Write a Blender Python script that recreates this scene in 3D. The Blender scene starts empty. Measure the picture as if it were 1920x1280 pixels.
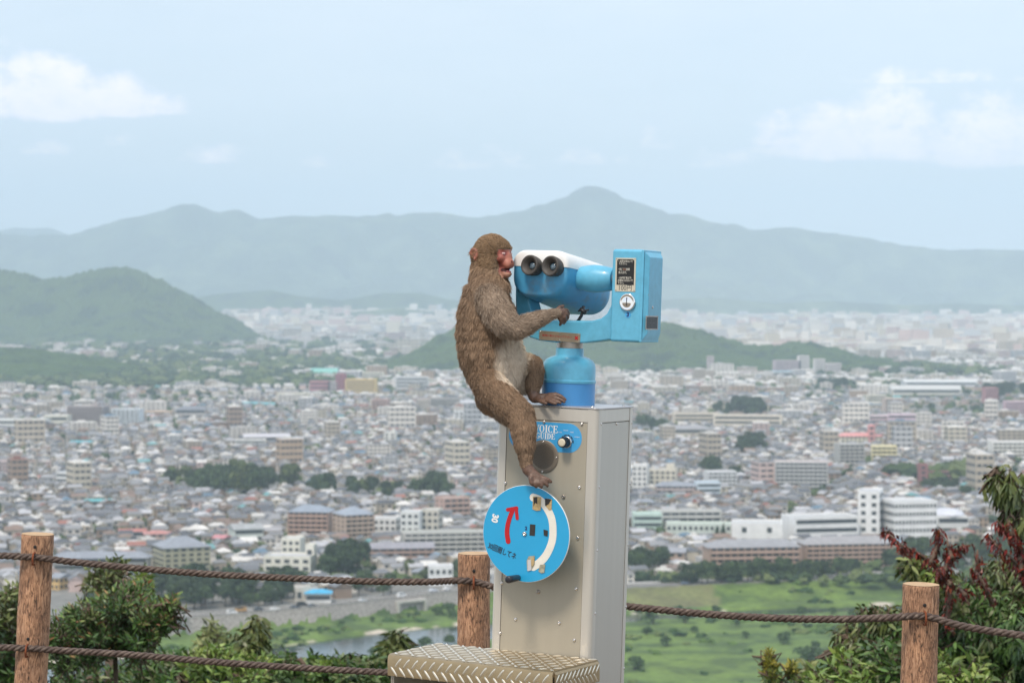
import bpy, math, random
import numpy as np
from mathutils import Vector, Matrix, Euler
# ------------------------------------------------------------------ camera, sky, sun
SC = bpy.context.scene
COL = SC.collection
F = 4250.0                      # focal length in units of 1/1920 of the frame width
HZ = 560.0                      # row of the horizon
PLAIN = -130.0                  # the plain lies 130 m below the eye (eye = world origin)
R = math.radians
rng = np.random.default_rng(7)
random.seed(7)

cam = bpy.data.cameras.new("camera"); camo = bpy.data.objects.new("camera", cam); COL.objects.link(camo)
SC.camera = camo
cam.sensor_width = 36.0; cam.lens = 36.0 * F / 1920.0
cam.shift_y = -(640.0 - HZ) / 1920.0
cam.clip_start = 0.5; cam.clip_end = 60000
camo.rotation_euler = (R(90), 0, 0)
cam.dof.use_dof = True; cam.dof.focus_distance = 6.15; cam.dof.aperture_fstop = 8.5

SUN_EL, SUN_AZ = R(58), R(208)      # azimuth clockwise from +Y
sun = bpy.data.lights.new("sun", 'SUN'); suno = bpy.data.objects.new("sun", sun); COL.objects.link(suno)
sun.energy = 2.4; sun.angle = R(12.0); sun.color = (1.0, 0.88, 0.74)
sd = Vector((math.sin(SUN_AZ) * math.cos(SUN_EL), math.cos(SUN_AZ) * math.cos(SUN_EL), math.sin(SUN_EL)))
suno.rotation_euler = sd.to_track_quat('Z', 'Y').to_euler()
SC.view_settings.view_transform = 'Standard'; SC.view_settings.look = 'None'
SC.view_settings.exposure = 0.20; SC.view_settings.gamma = 1.0
SC.cycles.volume_bounces = 2
SC.cycles.max_bounces = 6
SC.cycles.diffuse_bounces = 3
SC.cycles.glossy_bounces = 3
SC.cycles.use_denoising = True
SC.cycles.sample_clamp_indirect = 4.0

W = bpy.data.worlds.new("World"); SC.world = W; W.use_nodes = True
def build_world():
    nt = W.node_tree; N = nt.nodes; L = nt.links
    for n in list(N): N.remove(n)
    out = N.new('ShaderNodeOutputWorld'); bg = N.new('ShaderNodeBackground'); bg.inputs[1].default_value = 0.14
    sky = N.new('ShaderNodeTexSky'); sky.sky_type = 'NISHITA'; sky.sun_disc = False
    sky.sun_elevation = SUN_EL; sky.sun_rotation = SUN_AZ
    sky.air_density = 1.0; sky.dust_density = 1.5; sky.ozone_density = 1.0; sky.altitude = 200
    tc = N.new('ShaderNodeTexCoord'); sep = N.new('ShaderNodeSeparateXYZ'); L.new(tc.outputs['Generated'], sep.inputs[0])
    def m(op, a, b=None, c=None, clamp=False):
        n = N.new('ShaderNodeMath'); n.operation = op; n.use_clamp = clamp
        for i, v in enumerate((a, b, c)):
            if v is None: continue
            if hasattr(v, 'links'): L.new(v, n.inputs[i])
            else: n.inputs[i].default_value = v
        return n.outputs[0]
    yy = m('MAXIMUM', m('ABSOLUTE', sep.outputs[1]), 0.02)
    az = m('ARCTAN2', sep.outputs[0], sep.outputs[1])          # bearing
    hor = m('SQRT', m('ADD', m('MULTIPLY', sep.outputs[0], sep.outputs[0]), m('MULTIPLY', sep.outputs[1], sep.outputs[1])))
    el = m('ARCTAN2', sep.outputs[2], hor)                      # elevation
    comb = N.new('ShaderNodeCombineXYZ'); L.new(az, comb.inputs[0]); L.new(el, comb.inputs[1])
    def noise(scale, detail, rough, sy=1.0, off=0.0):
        mp = N.new('ShaderNodeMapping'); mp.inputs['Scale'].default_value = (1, sy, 1); mp.inputs['Location'].default_value = (off, off * .7, off)
        L.new(comb.outputs[0], mp.inputs[0])
        n = N.new('ShaderNodeTexNoise'); n.inputs['Scale'].default_value = scale; n.inputs['Detail'].default_value = detail
        n.inputs['Roughness'].default_value = rough; L.new(mp.outputs[0], n.inputs['Vector']); return n.outputs[0]
    nz = noise(34, 9, 0.62, 1.5); nb = noise(95, 5, .6, 1.2, 3.1); wisp = noise(9, 8, 0.6, 4.0, 1.7)
    # cumulus banks: (bearing px, flat base row px, half width px, height px, weight)
    total = None
    for (px, base, hw, hh, wt) in [(70, 214, 130, 105, 1.0), (-60, 205, 130, 100, 1.0), (215, 214, 95, 62, .95), (285, 214, 60, 36, .8), (1665, 286, 120, 100, 1.0), (1560, 288, 110, 82, .95), (1850, 300, 130, 98, 1.0), (1960, 300, 100, 90, 1.0),
                           (1240, 277, 36, 40, .62), (1480, 268, 60, 50, .8), (225, 275, 40, 22, .32), (395, 305, 55, 22, .36), (80, 292, 45, 22, .4),
                           (900, 312, 80, 36, .42), (1065, 305, 50, 28, .38), (575, 312, 45, 20, .36), (1300, 310, 90, 34, .35), (1760, 160, 160, 20, .42)]:
        ca = math.atan((px - 960) / F); cb = math.atan((HZ - base) / F)
        w_ = hw / F; h_ = hh / F
        dx = m('MULTIPLY', m('ADD', az, -ca), 1 / w_)
        dy = m('MULTIPLY', m('ADD', el, -cb), 1 / h_)
        up = m('MAXIMUM', dy, 0.0); dn = m('MULTIPLY', m('MINIMUM', dy, 0.0), 5.5)
        d2 = m('ADD', m('MULTIPLY', dx, dx), m('ADD', m('MULTIPLY', up, up), m('MULTIPLY', dn, dn)))
        g = m('MULTIPLY', m('SUBTRACT', 1.0, m('MULTIPLY', d2, 0.62)), wt)
        total = g if total is None else m('MAXIMUM', total, g)
    nn = m('ADD', m('MULTIPLY', m('SUBTRACT', nz, .5), 2.6), m('MULTIPLY', m('SUBTRACT', nb, .5), .9))
    cl = m('ADD', m('MAXIMUM', total, -1.0), nn)
    mr = N.new('ShaderNodeMapRange'); mr.interpolation_type = 'SMOOTHSTEP'; L.new(cl, mr.inputs[0])
    mr.inputs[1].default_value = 0.0; mr.inputs[2].default_value = 0.85
    cum = m('MULTIPLY', mr.outputs[0], 0.92)
    # thin high veil over the blue
    mr2 = N.new('ShaderNodeMapRange'); L.new(wisp, mr2.inputs[0]); mr2.inputs[1].default_value = .3; mr2.inputs[2].default_value = .75
    mr2.inputs[3].default_value = VEIL[0]; mr2.inputs[4].default_value = VEIL[1]
    mx = N.new('ShaderNodeMixRGB'); L.new(mr2.outputs[0], mx.inputs[0]); L.new(sky.outputs[0], mx.inputs[1]); mx.inputs[2].default_value = VEILC
    shade = N.new('ShaderNodeMixRGB'); shade.inputs[1].default_value = (8.3, 7.8, 8.4, 1); shade.inputs[2].default_value = (12.2, 10.3, 10.4, 1)
    L.new(m('ADD', m('MULTIPLY', nb, 1.2), -.1, None, True), shade.inputs[0])
    mx2 = N.new('ShaderNodeMixRGB'); L.new(cum, mx2.inputs[0]); L.new(mx.outputs[0], mx2.inputs[1]); L.new(shade.outputs[0], mx2.inputs[2])
    L.new(mx2.outputs[0], bg.inputs[0]); L.new(bg.outputs[0], out.inputs[0])
VEIL = (0.62, 0.86); VEILC = (6.4, 6.85, 7.4, 1)
build_world()

# ------------------------------------------------------------------ helpers
def P(x, y, Y):                 # world point seen at (x, y) of the 1920-wide photograph, Y metres away
    return Vector(((x - 960) / F * Y, Y, (HZ - y) / F * Y))
def G(x, y, z=PLAIN):           # world point on the level z
    Y = -z * F / (y - HZ); return Vector(((x - 960) / F * Y, Y, z))

MATS = {}
def mat(name, col, rough=.6, metal=0.0, var=0.0, scale=8.0, bump=0.0, bscale=None, attr=False, coat=0.0, spec=.5, stretch=None, col2=None, thr=(.4, .6), detail=5, emit=None, coords='Object', dist=.01):
    if name in MATS: return MATS[name]
    mt = bpy.data.materials.new(name); mt.use_nodes = True; MATS[name] = mt
    nt = mt.node_tree; N = nt.nodes; L = nt.links
    b = N['Principled BSDF']; b.inputs['Roughness'].default_value = rough; b.inputs['Metallic'].default_value = metal
    b.inputs['Specular IOR Level'].default_value = spec; b.inputs['Coat Weight'].default_value = coat
    c4 = (*col, 1)
    src = None
    if attr:
        a = N.new('ShaderNodeAttribute'); a.attribute_name = 'Col'; src = a.outputs['Color']
    tc = N.new('ShaderNodeTexCoord'); mp = N.new('ShaderNodeMapping'); L.new(tc.outputs[coords], mp.inputs[0])
    if stretch: mp.inputs['Scale'].default_value = stretch
    if var > 0 or col2 is not None:
        n = N.new('ShaderNodeTexNoise'); n.inputs['Scale'].default_value = scale; n.inputs['Detail'].default_value = detail; n.inputs['Roughness'].default_value = .6
        L.new(mp.outputs[0], n.inputs['Vector'])
        if col2 is not None:
            mr = N.new('ShaderNodeMapRange'); L.new(n.outputs[0], mr.inputs[0]); mr.inputs[1].default_value = thr[0]; mr.inputs[2].default_value = thr[1]
            mx = N.new('ShaderNodeMixRGB'); L.new(mr.outputs[0], mx.inputs[0])
            if src: L.new(src, mx.inputs[1])
            else: mx.inputs[1].default_value = c4
            mx.inputs[2].default_value = (*col2, 1); src = mx.outputs[0]
        if var > 0:
            mr = N.new('ShaderNodeMapRange'); L.new(n.outputs[0], mr.inputs[0]); mr.inputs[1].default_value = .25; mr.inputs[2].default_value = .75
            mr.inputs[3].default_value = 1 - var; mr.inputs[4].default_value = 1 + var
            mx = N.new('ShaderNodeMixRGB'); mx.blend_type = 'MULTIPLY'; mx.inputs[0].default_value = 1
            if src: L.new(src, mx.inputs[1])
            else: mx.inputs[1].default_value = c4
            L.new(mr.outputs[0], mx.inputs[2]); src = mx.outputs[0]
    if src: L.new(src, b.inputs['Base Color'])
    else: b.inputs['Base Color'].default_value = c4
    if bump > 0:
        n = N.new('ShaderNodeTexNoise'); n.inputs['Scale'].default_value = bscale or scale * 3; n.inputs['Detail'].default_value = 6
        L.new(mp.outputs[0], n.inputs['Vector'])
        bp = N.new('ShaderNodeBump'); bp.inputs['Strength'].default_value = bump; bp.inputs['Distance'].default_value = dist; L.new(n.outputs[0], bp.inputs['Height']); L.new(bp.outputs[0], b.inputs['Normal'])
    if emit: b.inputs['Emission Color'].default_value = (*emit, 1)
    return mt

def tag(o, label=None, cat=None, group=None, kind=None):
    if label: o['label'] = label
    if cat: o['category'] = cat
    if group: o['group'] = group
    if kind: o['kind'] = kind
    return o
def empty(name, loc=(0, 0, 0), rz=0.0, parent=None):
    o = bpy.data.objects.new(name, None); COL.objects.link(o); o.location = loc; o.rotation_euler = (0, 0, rz)
    o.empty_display_size = .1
    if parent: o.parent = parent
    return o
def mesh_from(name, V, faces, m=None, parent=None, smooth=False, mi=None, col=None, loc=None):
    """faces: list of index tuples, or an (n,k) int array"""
    me = bpy.data.meshes.new(name)
    if isinstance(faces, np.ndarray):
        V = np.asarray(V, np.float32); n, k = faces.shape
        me.vertices.add(len(V)); me.vertices.foreach_set('co', V.ravel())
        me.loops.add(n * k); me.loops.foreach_set('vertex_index', faces.astype(np.int32).ravel())
        me.polygons.add(n); me.polygons.foreach_set('loop_start', np.arange(0, n * k, k, dtype=np.int32))
        me.polygons.foreach_set('loop_total', np.full(n, k, np.int32)); me.update(calc_edges=True)
    else:
        me.from_pydata([tuple(v) for v in V], [], faces); me.update()
    me.polygons.foreach_set('use_smooth', np.full(len(me.polygons), bool(smooth)))
    if m is not None:
        for q in (m if isinstance(m, (list, tuple)) else [m]): me.materials.append(q)
    if mi is not None: me.polygons.foreach_set('material_index', np.asarray(mi, np.int32))
    if col is not None:
        a = me.color_attributes.new('Col', 'FLOAT_COLOR', 'POINT')
        c = np.ones((len(me.vertices), 4), np.float32); c[:, :3] = np.asarray(col, np.float32); a.data.foreach_set('color', c.ravel())
    o = bpy.data.objects.new(name, me); COL.objects.link(o)
    if parent: o.parent = parent
    if loc is not None: o.location = loc
    return o
class MB:
    def __init__(s): s.v = []; s.f = []; s.m = []; s.c = []; s.cur = 0; s.cc = (1, 1, 1)
    def add(s, V, Fc, M=None):
        n = len(s.v)
        for p in V:
            p = Vector(p)
            if M is not None: p = M @ p
            s.v.append(p); s.c.append(s.cc)
        for f in Fc: s.f.append(tuple(i + n for i in f)); s.m.append(s.cur)
        return s
    def box(s, a, b, M=None):
        x0, y0, z0 = a; x1, y1, z1 = b
        V = [(x0, y0, z0), (x1, y0, z0), (x1, y1, z0), (x0, y1, z0), (x0, y0, z1), (x1, y0, z1), (x1, y1, z1), (x0, y1, z1)]
        return s.add(V, [(0, 3, 2, 1), (4, 5, 6, 7), (0, 1, 5, 4), (1, 2, 6, 5), (2, 3, 7, 6), (3, 0, 4, 7)], M)
    def loft(s, rings, M=None, cap0=True, cap1=True):
        n = len(rings[0]); V = [p for r in rings for p in r]; Fc = []
        for i in range(len(rings) - 1):
            for j in range(n):
                k = (j + 1) % n; Fc.append((i * n + j, i * n + k, (i + 1) * n + k, (i + 1) * n + j))
        if cap0: Fc.append(tuple(reversed(range(n))))
        if cap1: Fc.append(tuple((len(rings) - 1) * n + j for j in range(n)))
        return s.add(V, Fc, M)
    def lathe(s, prof, n=32, M=None, cap=True):            # prof: (r, z) going up
        rings = [[(r * math.cos(2 * math.pi * j / n), r * math.sin(2 * math.pi * j / n), z) for j in range(n)] for r, z in prof]
        return s.loft(rings, M, cap, cap)
    def tube(s, pts, rad, n=8, cap=True):
        pts = [Vector(p) for p in pts]; rings = []
        up = Vector((0, 0, 1)); prev = None
        for i, p in enumerate(pts):
            t = (pts[min(i + 1, len(pts) - 1)] - pts[max(i - 1, 0)]).normalized()
            if prev is None:
                a = t.cross(up);
                if a.length < .1: a = t.cross(Vector((1, 0, 0)))
                a.normalize()
            else:
                a = (prev - t * prev.dot(t)).normalized()
            prev = a; b = t.cross(a)
            r = rad[i] if hasattr(rad, '__len__') else rad
            rings.append([p + a * (r * math.cos(2 * math.pi * j / n)) + b * (r * math.sin(2 * math.pi * j / n)) for j in range(n)])
        rings = [list(reversed(q)) for q in rings]
        return s.loft(rings, None, cap, cap)
    def prism(s, poly, z0, z1, M=None):                     # polygon ccw in xy
        n = len(poly); V = [(x, y, z0) for x, y in poly] + [(x, y, z1) for x, y in poly]
        Fc = [tuple(reversed(range(n))), tuple(range(n, 2 * n))] + [(j, (j + 1) % n, n + (j + 1) % n, n + j) for j in range(n)]
        return s.add(V, Fc, M)
    def build(s, name, m=None, parent=None, smooth=False, col=False, loc=None, bevel=0.0, seg=3, auto=False):
        o = mesh_from(name, s.v, s.f, m, parent, smooth or auto or bevel > 0, s.m if any(s.m) else None, s.c if col else None, loc)
        if bevel > 0:
            b = o.modifiers.new('b', 'BEVEL'); b.width = bevel; b.segments = seg; b.limit_method = 'ANGLE'; b.angle_limit = R(35); b.harden_normals = True
        if auto:
            o.data.polygons.foreach_set('use_smooth', np.ones(len(o.data.polygons), bool))
            smooth_by_angle(o.data, R(38))
        return o
def smooth_by_angle(me, ang):
    import bmesh
    bm = bmesh.new(); bm.from_mesh(me)
    for e in bm.edges:
        e.smooth = (len(e.link_faces) != 2) or e.calc_face_angle(0) < ang
    bm.to_mesh(me); bm.free()
def text_mesh(body, size, bold=0.0, spacing=1.0, squeeze=1.0, align='CENTER', line=1.0):
    """vertices (x,y) and faces of flat lettering, centred"""
    c = bpy.data.curves.new('lettering', 'FONT'); c.body = body; c.size = size; c.align_x = align; c.align_y = 'CENTER'
    c.offset = bold; c.space_character = spacing; c.resolution_u = 3; c.space_line = line
    o = bpy.data.objects.new('lettering', c); COL.objects.link(o)
    bpy.context.view_layer.update()
    me = bpy.data.meshes.new_from_object(o.evaluated_get(bpy.context.evaluated_depsgraph_get()))
    V = [(v.co.x * squeeze, v.co.y, 0) for v in me.vertices]; Fc = [tuple(p.vertices) for p in me.polygons]
    bpy.data.objects.remove(o); bpy.data.curves.remove(c); bpy.data.meshes.remove(me)
    return V, Fc
def text_on(name, body, size, M, m, parent, **k):
    V, Fc = text_mesh(body, size, **k)
    b = MB(); b.add(V, Fc, M); return b.build(name, m, parent)
def copy_tree(o, parent=None):
    c = o.copy(); COL.objects.link(c); c.parent = parent
    for ch in KIDS.get(o, ()): copy_tree(ch, c)
    return c
KIDS = {}
def reg(o, *kids): KIDS[o] = list(kids); return o
def interp(x, pts): return np.interp(x, [p[0] for p in pts], [p[1] for p in pts])
# value noise in numpy
def vnoise(x, y, seed=0):
    xi = np.floor(x).astype(np.int64); yi = np.floor(y).astype(np.int64); fx = x - xi; fy = y - yi
    fx = fx * fx * (3 - 2 * fx); fy = fy * fy * (3 - 2 * fy)
    def h(a, b):
        n = (a * 374761393 + b * 668265263 + seed * 1274126177) & 0x7fffffff
        n = ((n ^ (n >> 13)) * 1274126177) & 0x7fffffff
        n = n ^ (n >> 16)
        return (n & 0xffff) / 65535.0
    return (h(xi, yi) * (1 - fx) + h(xi + 1, yi) * fx) * (1 - fy) + (h(xi, yi + 1) * (1 - fx) + h(xi + 1, yi + 1) * fx) * fy
def fbm(x, y, seed=0, oct=4):
    t = 0; a = .5
    for i in range(oct): t = t + a * vnoise(x * 2 ** i, y * 2 ** i, seed + i * 17); a *= .5
    return t / (1 - .5 ** oct)
# ------------------------------------------------------------------ land
ROADX = [(-600, 760), (-260, 868), (-137, 924), (-82, 960), (-24, 1012), (55, 1027), (95, 1040), (186, 1068), (400, 1130), (700, 1220)]
WAT_UP = [(-300, 800), (-140, 868), (-94, 889), (-60, 925), (-22, 952), (40, 975), (56, 987), (75, 986), (110, 1000), (150, 1008), (260, 1035), (500, 1090)]
WAT_LO = [(-300, 740), (-140, 815), (-94, 852), (-60, 868), (-22, 900), (40, 955), (56, 966), (75, 972), (110, 984), (150, 994), (260, 1020), (500, 1070)]
def plain_z(X, Y):                                  # the far plain climbs gently to the north
    X = np.asarray(X, float); Y = np.asarray(Y, float); t = np.clip((Y - 6500) / 5000, 0, 1.3)
    px = 960 + F * X / np.maximum(Y, 1)
    return PLAIN + t * t * (3 - 2 * np.clip(t, 0, 1)) * np.interp(px, [900, 1250], [66, 30])
def road_d(X, Y): return Y - interp(X, ROADX)
WATER_Z = -137.2
def land_z(X, Y):
    X = np.asarray(X, float); Y = np.asarray(Y, float)
    d = road_d(X, Y)
    w = np.interp(X, [-20, 50], [2.0, 26.0])                       # stone wall on the left, grass levee on the right
    z = np.where(d > -5, plain_z(X, Y), np.where(d < -5 - w, -136.0, PLAIN - 6 * np.clip((-5 - d) / w, 0, 1)))
    up = interp(X, WAT_UP); lo = interp(X, WAT_LO)
    inside = np.minimum(up - Y, Y - lo)
    z = np.where(d < -5 - w, z - np.clip((inside + 5) / 6.0, 0, 1) * 2.4 + (fbm(X / 9, Y / 9, 5) - .5) * 1.0, z)
    # hillside below the lookout
    plat = -1.40 - 0.10 * np.clip(Y - 6.5, 0, None)
    slope = -1.62 - 0.62 * (Y - 8.6) + (fbm(X / 12, Y / 12, 9) - .5) * 1.5 * np.clip((Y - 9) / 20, 0, 1)
    hs = np.where(Y < 8.6, plat, slope)
    return np.where(Y < 240, np.maximum(hs, z), z)
def build_ground():
    Y = np.concatenate([np.arange(-12, 9, 1.5), np.arange(9, 60, 3), np.arange(60, 260, 10), np.arange(260, 700, 30), np.arange(700, 1160, 2.4),
                        np.geomspace(1160, 17000, 90)])
    a = np.linspace(-1, 1, 281); a = np.sign(a) * (0.62 * np.abs(a) + .38 * np.abs(a) ** 3)
    Wd = np.maximum(70, 0.5 * Y)
    X = a[None, :] * Wd[:, None]; YY = np.repeat(Y[:, None], len(a), 1)
    Z = land_z(X, YY)
    V = np.stack([X, YY, Z], -1).reshape(-1, 3)
    ny, nx = X.shape; i = np.arange(ny - 1)[:, None] * nx + np.arange(nx - 1)[None, :]
    Fc = np.stack([i, i + 1, i + nx + 1, i + nx], -1).reshape(-1, 4)
    d = road_d(X, YY)
    n1 = fbm(X / 14, YY / 14, 3); n2 = fbm(X / 60, YY / 40, 11)
    n3 = fbm(X / 9, YY / 9, 71); gm = np.clip((n3 - .36) * 4.5, 0, 1)
    grass = np.stack([0.035 + .05 * n2 + .06 * gm, 0.075 + .06 * n2 + .085 * gm, 0.022 + .012 * gm], -1)
    city = np.stack([.15 + .10 * n1, .145 + .10 * n1, .135 + .09 * n1], -1)
    dry = np.array([.20, .16, .09])[None, None]
    hill = np.array([.07, .10, .04])[None, None]
    c = np.where((d > -5)[..., None], city, grass)
    md = ((d < -5) & (d > -34) & (X > 50) & (X < 92))[..., None]
    c = np.where(md, dry * (.45 + .25 * n1[..., None]) + c * .5, c)
    up = interp(X, WAT_UP); lo = interp(X, WAT_LO)
    bar = (np.abs(YY - up - 2) < 1 + 16 * (n1 - .52)) | (np.abs(YY - lo + 1) < 7 * (n1 - .45))
    c = np.where((bar & (d < -8))[..., None], np.array([.50, .44, .36])[None, None] * (.75 + .5 * n1[..., None]), c)
    c = np.where((YY < 300)[..., None], hill, c)
    c = np.where((YY < 9)[..., None], np.array([.17, .14, .10])[None, None], c)
    far = fbm(X / 700, YY / 500, 21)
    c = np.where(((YY > 2600) & (far > .56))[..., None], np.array([.10, .14, .06])[None, None], c)
    g = mat('ground', (.2, .2, .2), rough=.95, attr=True, var=.35, scale=.35, detail=8, bump=.4, bscale=1.2, dist=.3)
    o = mesh_from('ground', V, Fc, g, smooth=True, col=c.reshape(-1, 3)); tag(o, kind='structure')
build_ground()

def ribbon(name, x0, x1, o0, o1, z, m, step=6, kind='structure'):
    xs = np.arange(x0, x1 + step, step); V = []; Fc = []
    for i, x in enumerate(xs):
        y = float(interp(x, ROADX)); V += [(x, y + o0, z), (x, y + o1, z)]
        if i: k = 2 * i; Fc.append((k - 2, k, k + 1, k - 1))
    o = mesh_from(name, V, Fc, m); tag(o, kind=kind); return o
ribbon('road', -320, 420, -4.4, 3.6, PLAIN + .02, mat('asphalt', (.17, .165, .16), rough=.9, var=.15, scale=.4))
ribbon('pavement', -320, 420, 3.6, 6.2, PLAIN + .14, mat('pavement', (.36, .34, .32), rough=.9, var=.12, scale=.5))
# centre line and edge line
for nm, o0, o1 in (('lane_marking', -.5, -.35), ('edge_marking', 3.1, 3.25)):
    ribbon(nm, -320, 420, o0, o1, PLAIN + .026, mat('road_paint', (.75, .74, .7), rough=.7))
# river
xs = np.arange(-420, 640, 8.0); V = []; Fc = []
for i, x in enumerate(xs):
    V += [(x, float(interp(x, WAT_LO)) - 9, WATER_Z), (x, float(interp(x, WAT_UP)) + 7, WATER_Z)]
    if i: k = 2 * i; Fc.append((k - 2, k, k + 1, k - 1))
wm = mat('river_water', (.035, .05, .045), rough=.09, bump=.35, bscale=.9, scale=1, spec=.5, dist=.08, stretch=(.5, 1.2, 1))
tag(mesh_from('river', V, Fc, wm), kind='structure')
# stone retaining wall along the left embankment
def stone_wall():
    xs = np.arange(-320, 10, 3.0); V = []; Fc = []; m_ = []
    prof = [(-4.9, PLAIN + .55), (-5.25, PLAIN + .55), (-5.3, PLAIN - .3), (-6.3, PLAIN - 2.8), (-7.6, PLAIN - 5.9), (-5.2, PLAIN - 6.2), (-4.9, PLAIN - .5)]
    n = len(prof)
    for i, x in enumerate(xs):
        y = float(interp(x, ROADX))
        for q, (o, z) in enumerate(prof): V.append((x, y + o + (random.uniform(-.12, .12) if q in (3, 4) else 0), z + (random.uniform(-.5, .3) if q == 4 else 0)))
        if i:
            for j in range(n):
                k = (j + 1) % n; a = (i - 1) * n; b = i * n; Fc.append((a + j, b + j, b + k, a + k))
    o = mesh_from('embankment_wall', V, Fc, mat('river_stone', (.30, .27, .25), rough=.9, var=.35, scale=1.6, bump=.8, bscale=2.2, detail=3, dist=.3, col2=(.40, .37, .35)), smooth=False)
    tag(o, 'long grey stone embankment wall below the riverside road', 'wall')
stone_wall()
def culvert():
    t = empty('drain_outlet', (-44, 985, PLAIN - 4)); tag(t, 'pale concrete slab bridge over a drain outlet in the embankment wall', 'bridge')
    y = float(interp(-44, ROADX)); t.location = (-44, y - 7, PLAIN - 6)
    t.rotation_euler = (0, 0, R(38))
    c = mat('pale_concrete', (.50, .48, .44), rough=.9, var=.2, scale=.8)
    b = MB(); b.box((-8, -1.2, 4.0), (8, 1.6, 5.0)); b.build('deck', c, t, bevel=.05)
    for s in (-1, 1):
        b = MB(); b.box((s * 7.2 - .7, -1.4, -.5), (s * 7.2 + .7, 1.4, 3.997)); b.build('abutment', c, t, bevel=.05)
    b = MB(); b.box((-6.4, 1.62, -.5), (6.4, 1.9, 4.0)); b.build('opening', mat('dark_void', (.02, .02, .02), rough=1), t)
culvert()
def guardrail():
    t = empty('guardrail', (120, 1046, PLAIN)); tag(t, 'white railing running along the riverside road on the right', 'railing')
    m_ = mat('rail_paint', (.74, .75, .74), rough=.5)
    for h in (.35, .62, .9):
        b = MB(); b.tube([(x - 120, float(interp(x, ROADX)) + 6.6 - 1046, h) for x in np.arange(46, 330, 7.0)], .07, 5); b.build('rail', m_, t)
    bm = MB()
    for x in np.arange(46, 330, 2.5):
        y = float(interp(x, ROADX)) + 6.6 - 1046; bm.box((x - 120 - .07, y - .07, -.2), (x - 120 + .07, y + .07, 1.0))
    o = bm.build('railing_post', m_, t); o['kind'] = 'stuff'
guardrail()
def railing_left():
    t = empty('parapet_railing', (-100, 945, PLAIN)); tag(t, 'grey railing along the kerb above the stone embankment', 'railing')
    m_ = mat('rail_grey', (.45, .46, .46), rough=.5)
    for h in (.45, 1.0):
        b = MB(); b.tube([(x + 100, float(interp(x, ROADX)) + 6.6 - 945, h) for x in np.arange(-200, 0, 7.0)], .07, 5); b.build('rail', m_, t)
    bm = MB()
    for x in np.arange(-200, 0, 2.5):
        y = float(interp(x, ROADX)) + 6.6 - 945; bm.box((x + 100 - .07, y - .07, -.2), (x + 100 + .07, y + .07, 1.1))
    o = bm.build('railing_post', m_, t); o['kind'] = 'stuff'
railing_left()

# ------------------------------------------------------------------ hills and mountains: height fields in their own places
def heightfield(name, ridge, Yc, wf, wb, rough, mtl, x_pad=60, nx=260, ny=90, base=PLAIN, seed=1, canopy=0.0, pw=1.25, asym=0.0):
    """ridge: list of (photo column, photo row) of the skyline as it stands Yc metres away"""
    x0 = ridge[0][0] - x_pad; x1 = ridge[-1][0] + x_pad
    px = np.linspace(x0, x1, nx); t = np.linspace(-1, 1, ny)
    PX, T = np.meshgrid(px, t)
    Yv = Yc + np.where(T < 0, T * wf, T * wb)
    Xv = (PX - 960) / F * Yc + 0 * T
    rz = (HZ - np.interp(PX, [p[0] for p in ridge], [p[1] for p in ridge])) / F * Yc - base
    edge = np.clip((PX - x0) / (x_pad + 1e-6), 0, 1) * np.clip((x1 - PX) / (x_pad + 1e-6), 0, 1)
    rz = np.maximum(rz, 0) * edge
    env = np.clip(1 - np.abs(T), 0, 1) ** pw
    s = rough['s']
    spur = np.abs(2 * fbm(Xv / s, Yv / (s * 1.6), seed, 5) - 1)
    spur2 = fbm(Xv / (s * .3), Yv / (s * .35), seed + 5, 4)
    H = rz * env * (1 - rough['a'] * (1 - env) * (1 - spur * 1.6)) + rough['b'] * (spur2 - .5) * np.clip(env * 3, 0, 1) * np.clip(rz / 60, 0, 1) * np.clip((1 - env) * 6, .10, 1)
    H = H + rough.get('f', 0) * (fbm(Xv / 150, Yv / 260, seed + 40, 4) - .5) * np.clip(env * 4, 0, 1) * np.clip(rz / 60, 0, 1)
    if canopy > 0:
        H = H + canopy * (vnoise(Xv / 11, Yv / 11, seed + 9) ** .7 + .6 * vnoise(Xv / 5, Yv / 5, seed + 12)) * np.clip(env * 12, 0, 1)
    Z = base - 3 + H
    V = np.stack([Xv, Yv, Z], -1).reshape(-1, 3)
    i = np.arange(ny - 1)[:, None] * nx + np.arange(nx - 1)[None, :]
    Fc = np.stack([i, i + 1, i + nx + 1, i + nx], -1).reshape(-1, 4)
    o = mesh_from(name, V, Fc, mtl, smooth=True); tag(o, kind='structure'); return o
forest = mat('forest_cover', (.060, .095, .035), rough=1, var=.6, scale=.0035, detail=12, col2=(.12, .15, .07), thr=(.46, .72), bump=1.0, bscale=.03, dist=20.0, spec=.1)
forest2 = mat('near_forest_cover', (.085, .14, .038), rough=1, var=.7, scale=.014, detail=12, col2=(.020, .040, .018), thr=(.42, .60), bump=1.0, bscale=.12, dist=4.0, spec=.1)
MAIN = [(-260, 440), (-120, 436), (0, 436), (60, 438), (130, 437), (165, 430), (200, 424), (235, 412), (270, 402), (310, 392), (345, 382), (368, 381), (400, 394), (425, 390), (447, 387), (470, 396), (490, 404), (530, 403), (560, 400), (600, 402),
        (640, 403), (690, 408), (715, 405), (760, 398), (800, 396), (830, 395), (870, 400), (900, 404), (935, 400), (970, 394), (1000, 384), (1030, 376), (1060, 370), (1085, 358), (1105, 352), (1130, 352), (1155, 357), (1180, 368), (1200, 378), (1235, 387), (1260, 396), (1290, 402),
        (1330, 413), (1380, 420), (1420, 431), (1460, 429), (1500, 429), (1540, 435), (1580, 437), (1640, 447), (1680, 455), (1740, 464), (1800, 468), (1860, 472), (1920, 471), (2050, 480), (2200, 500)]
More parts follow.
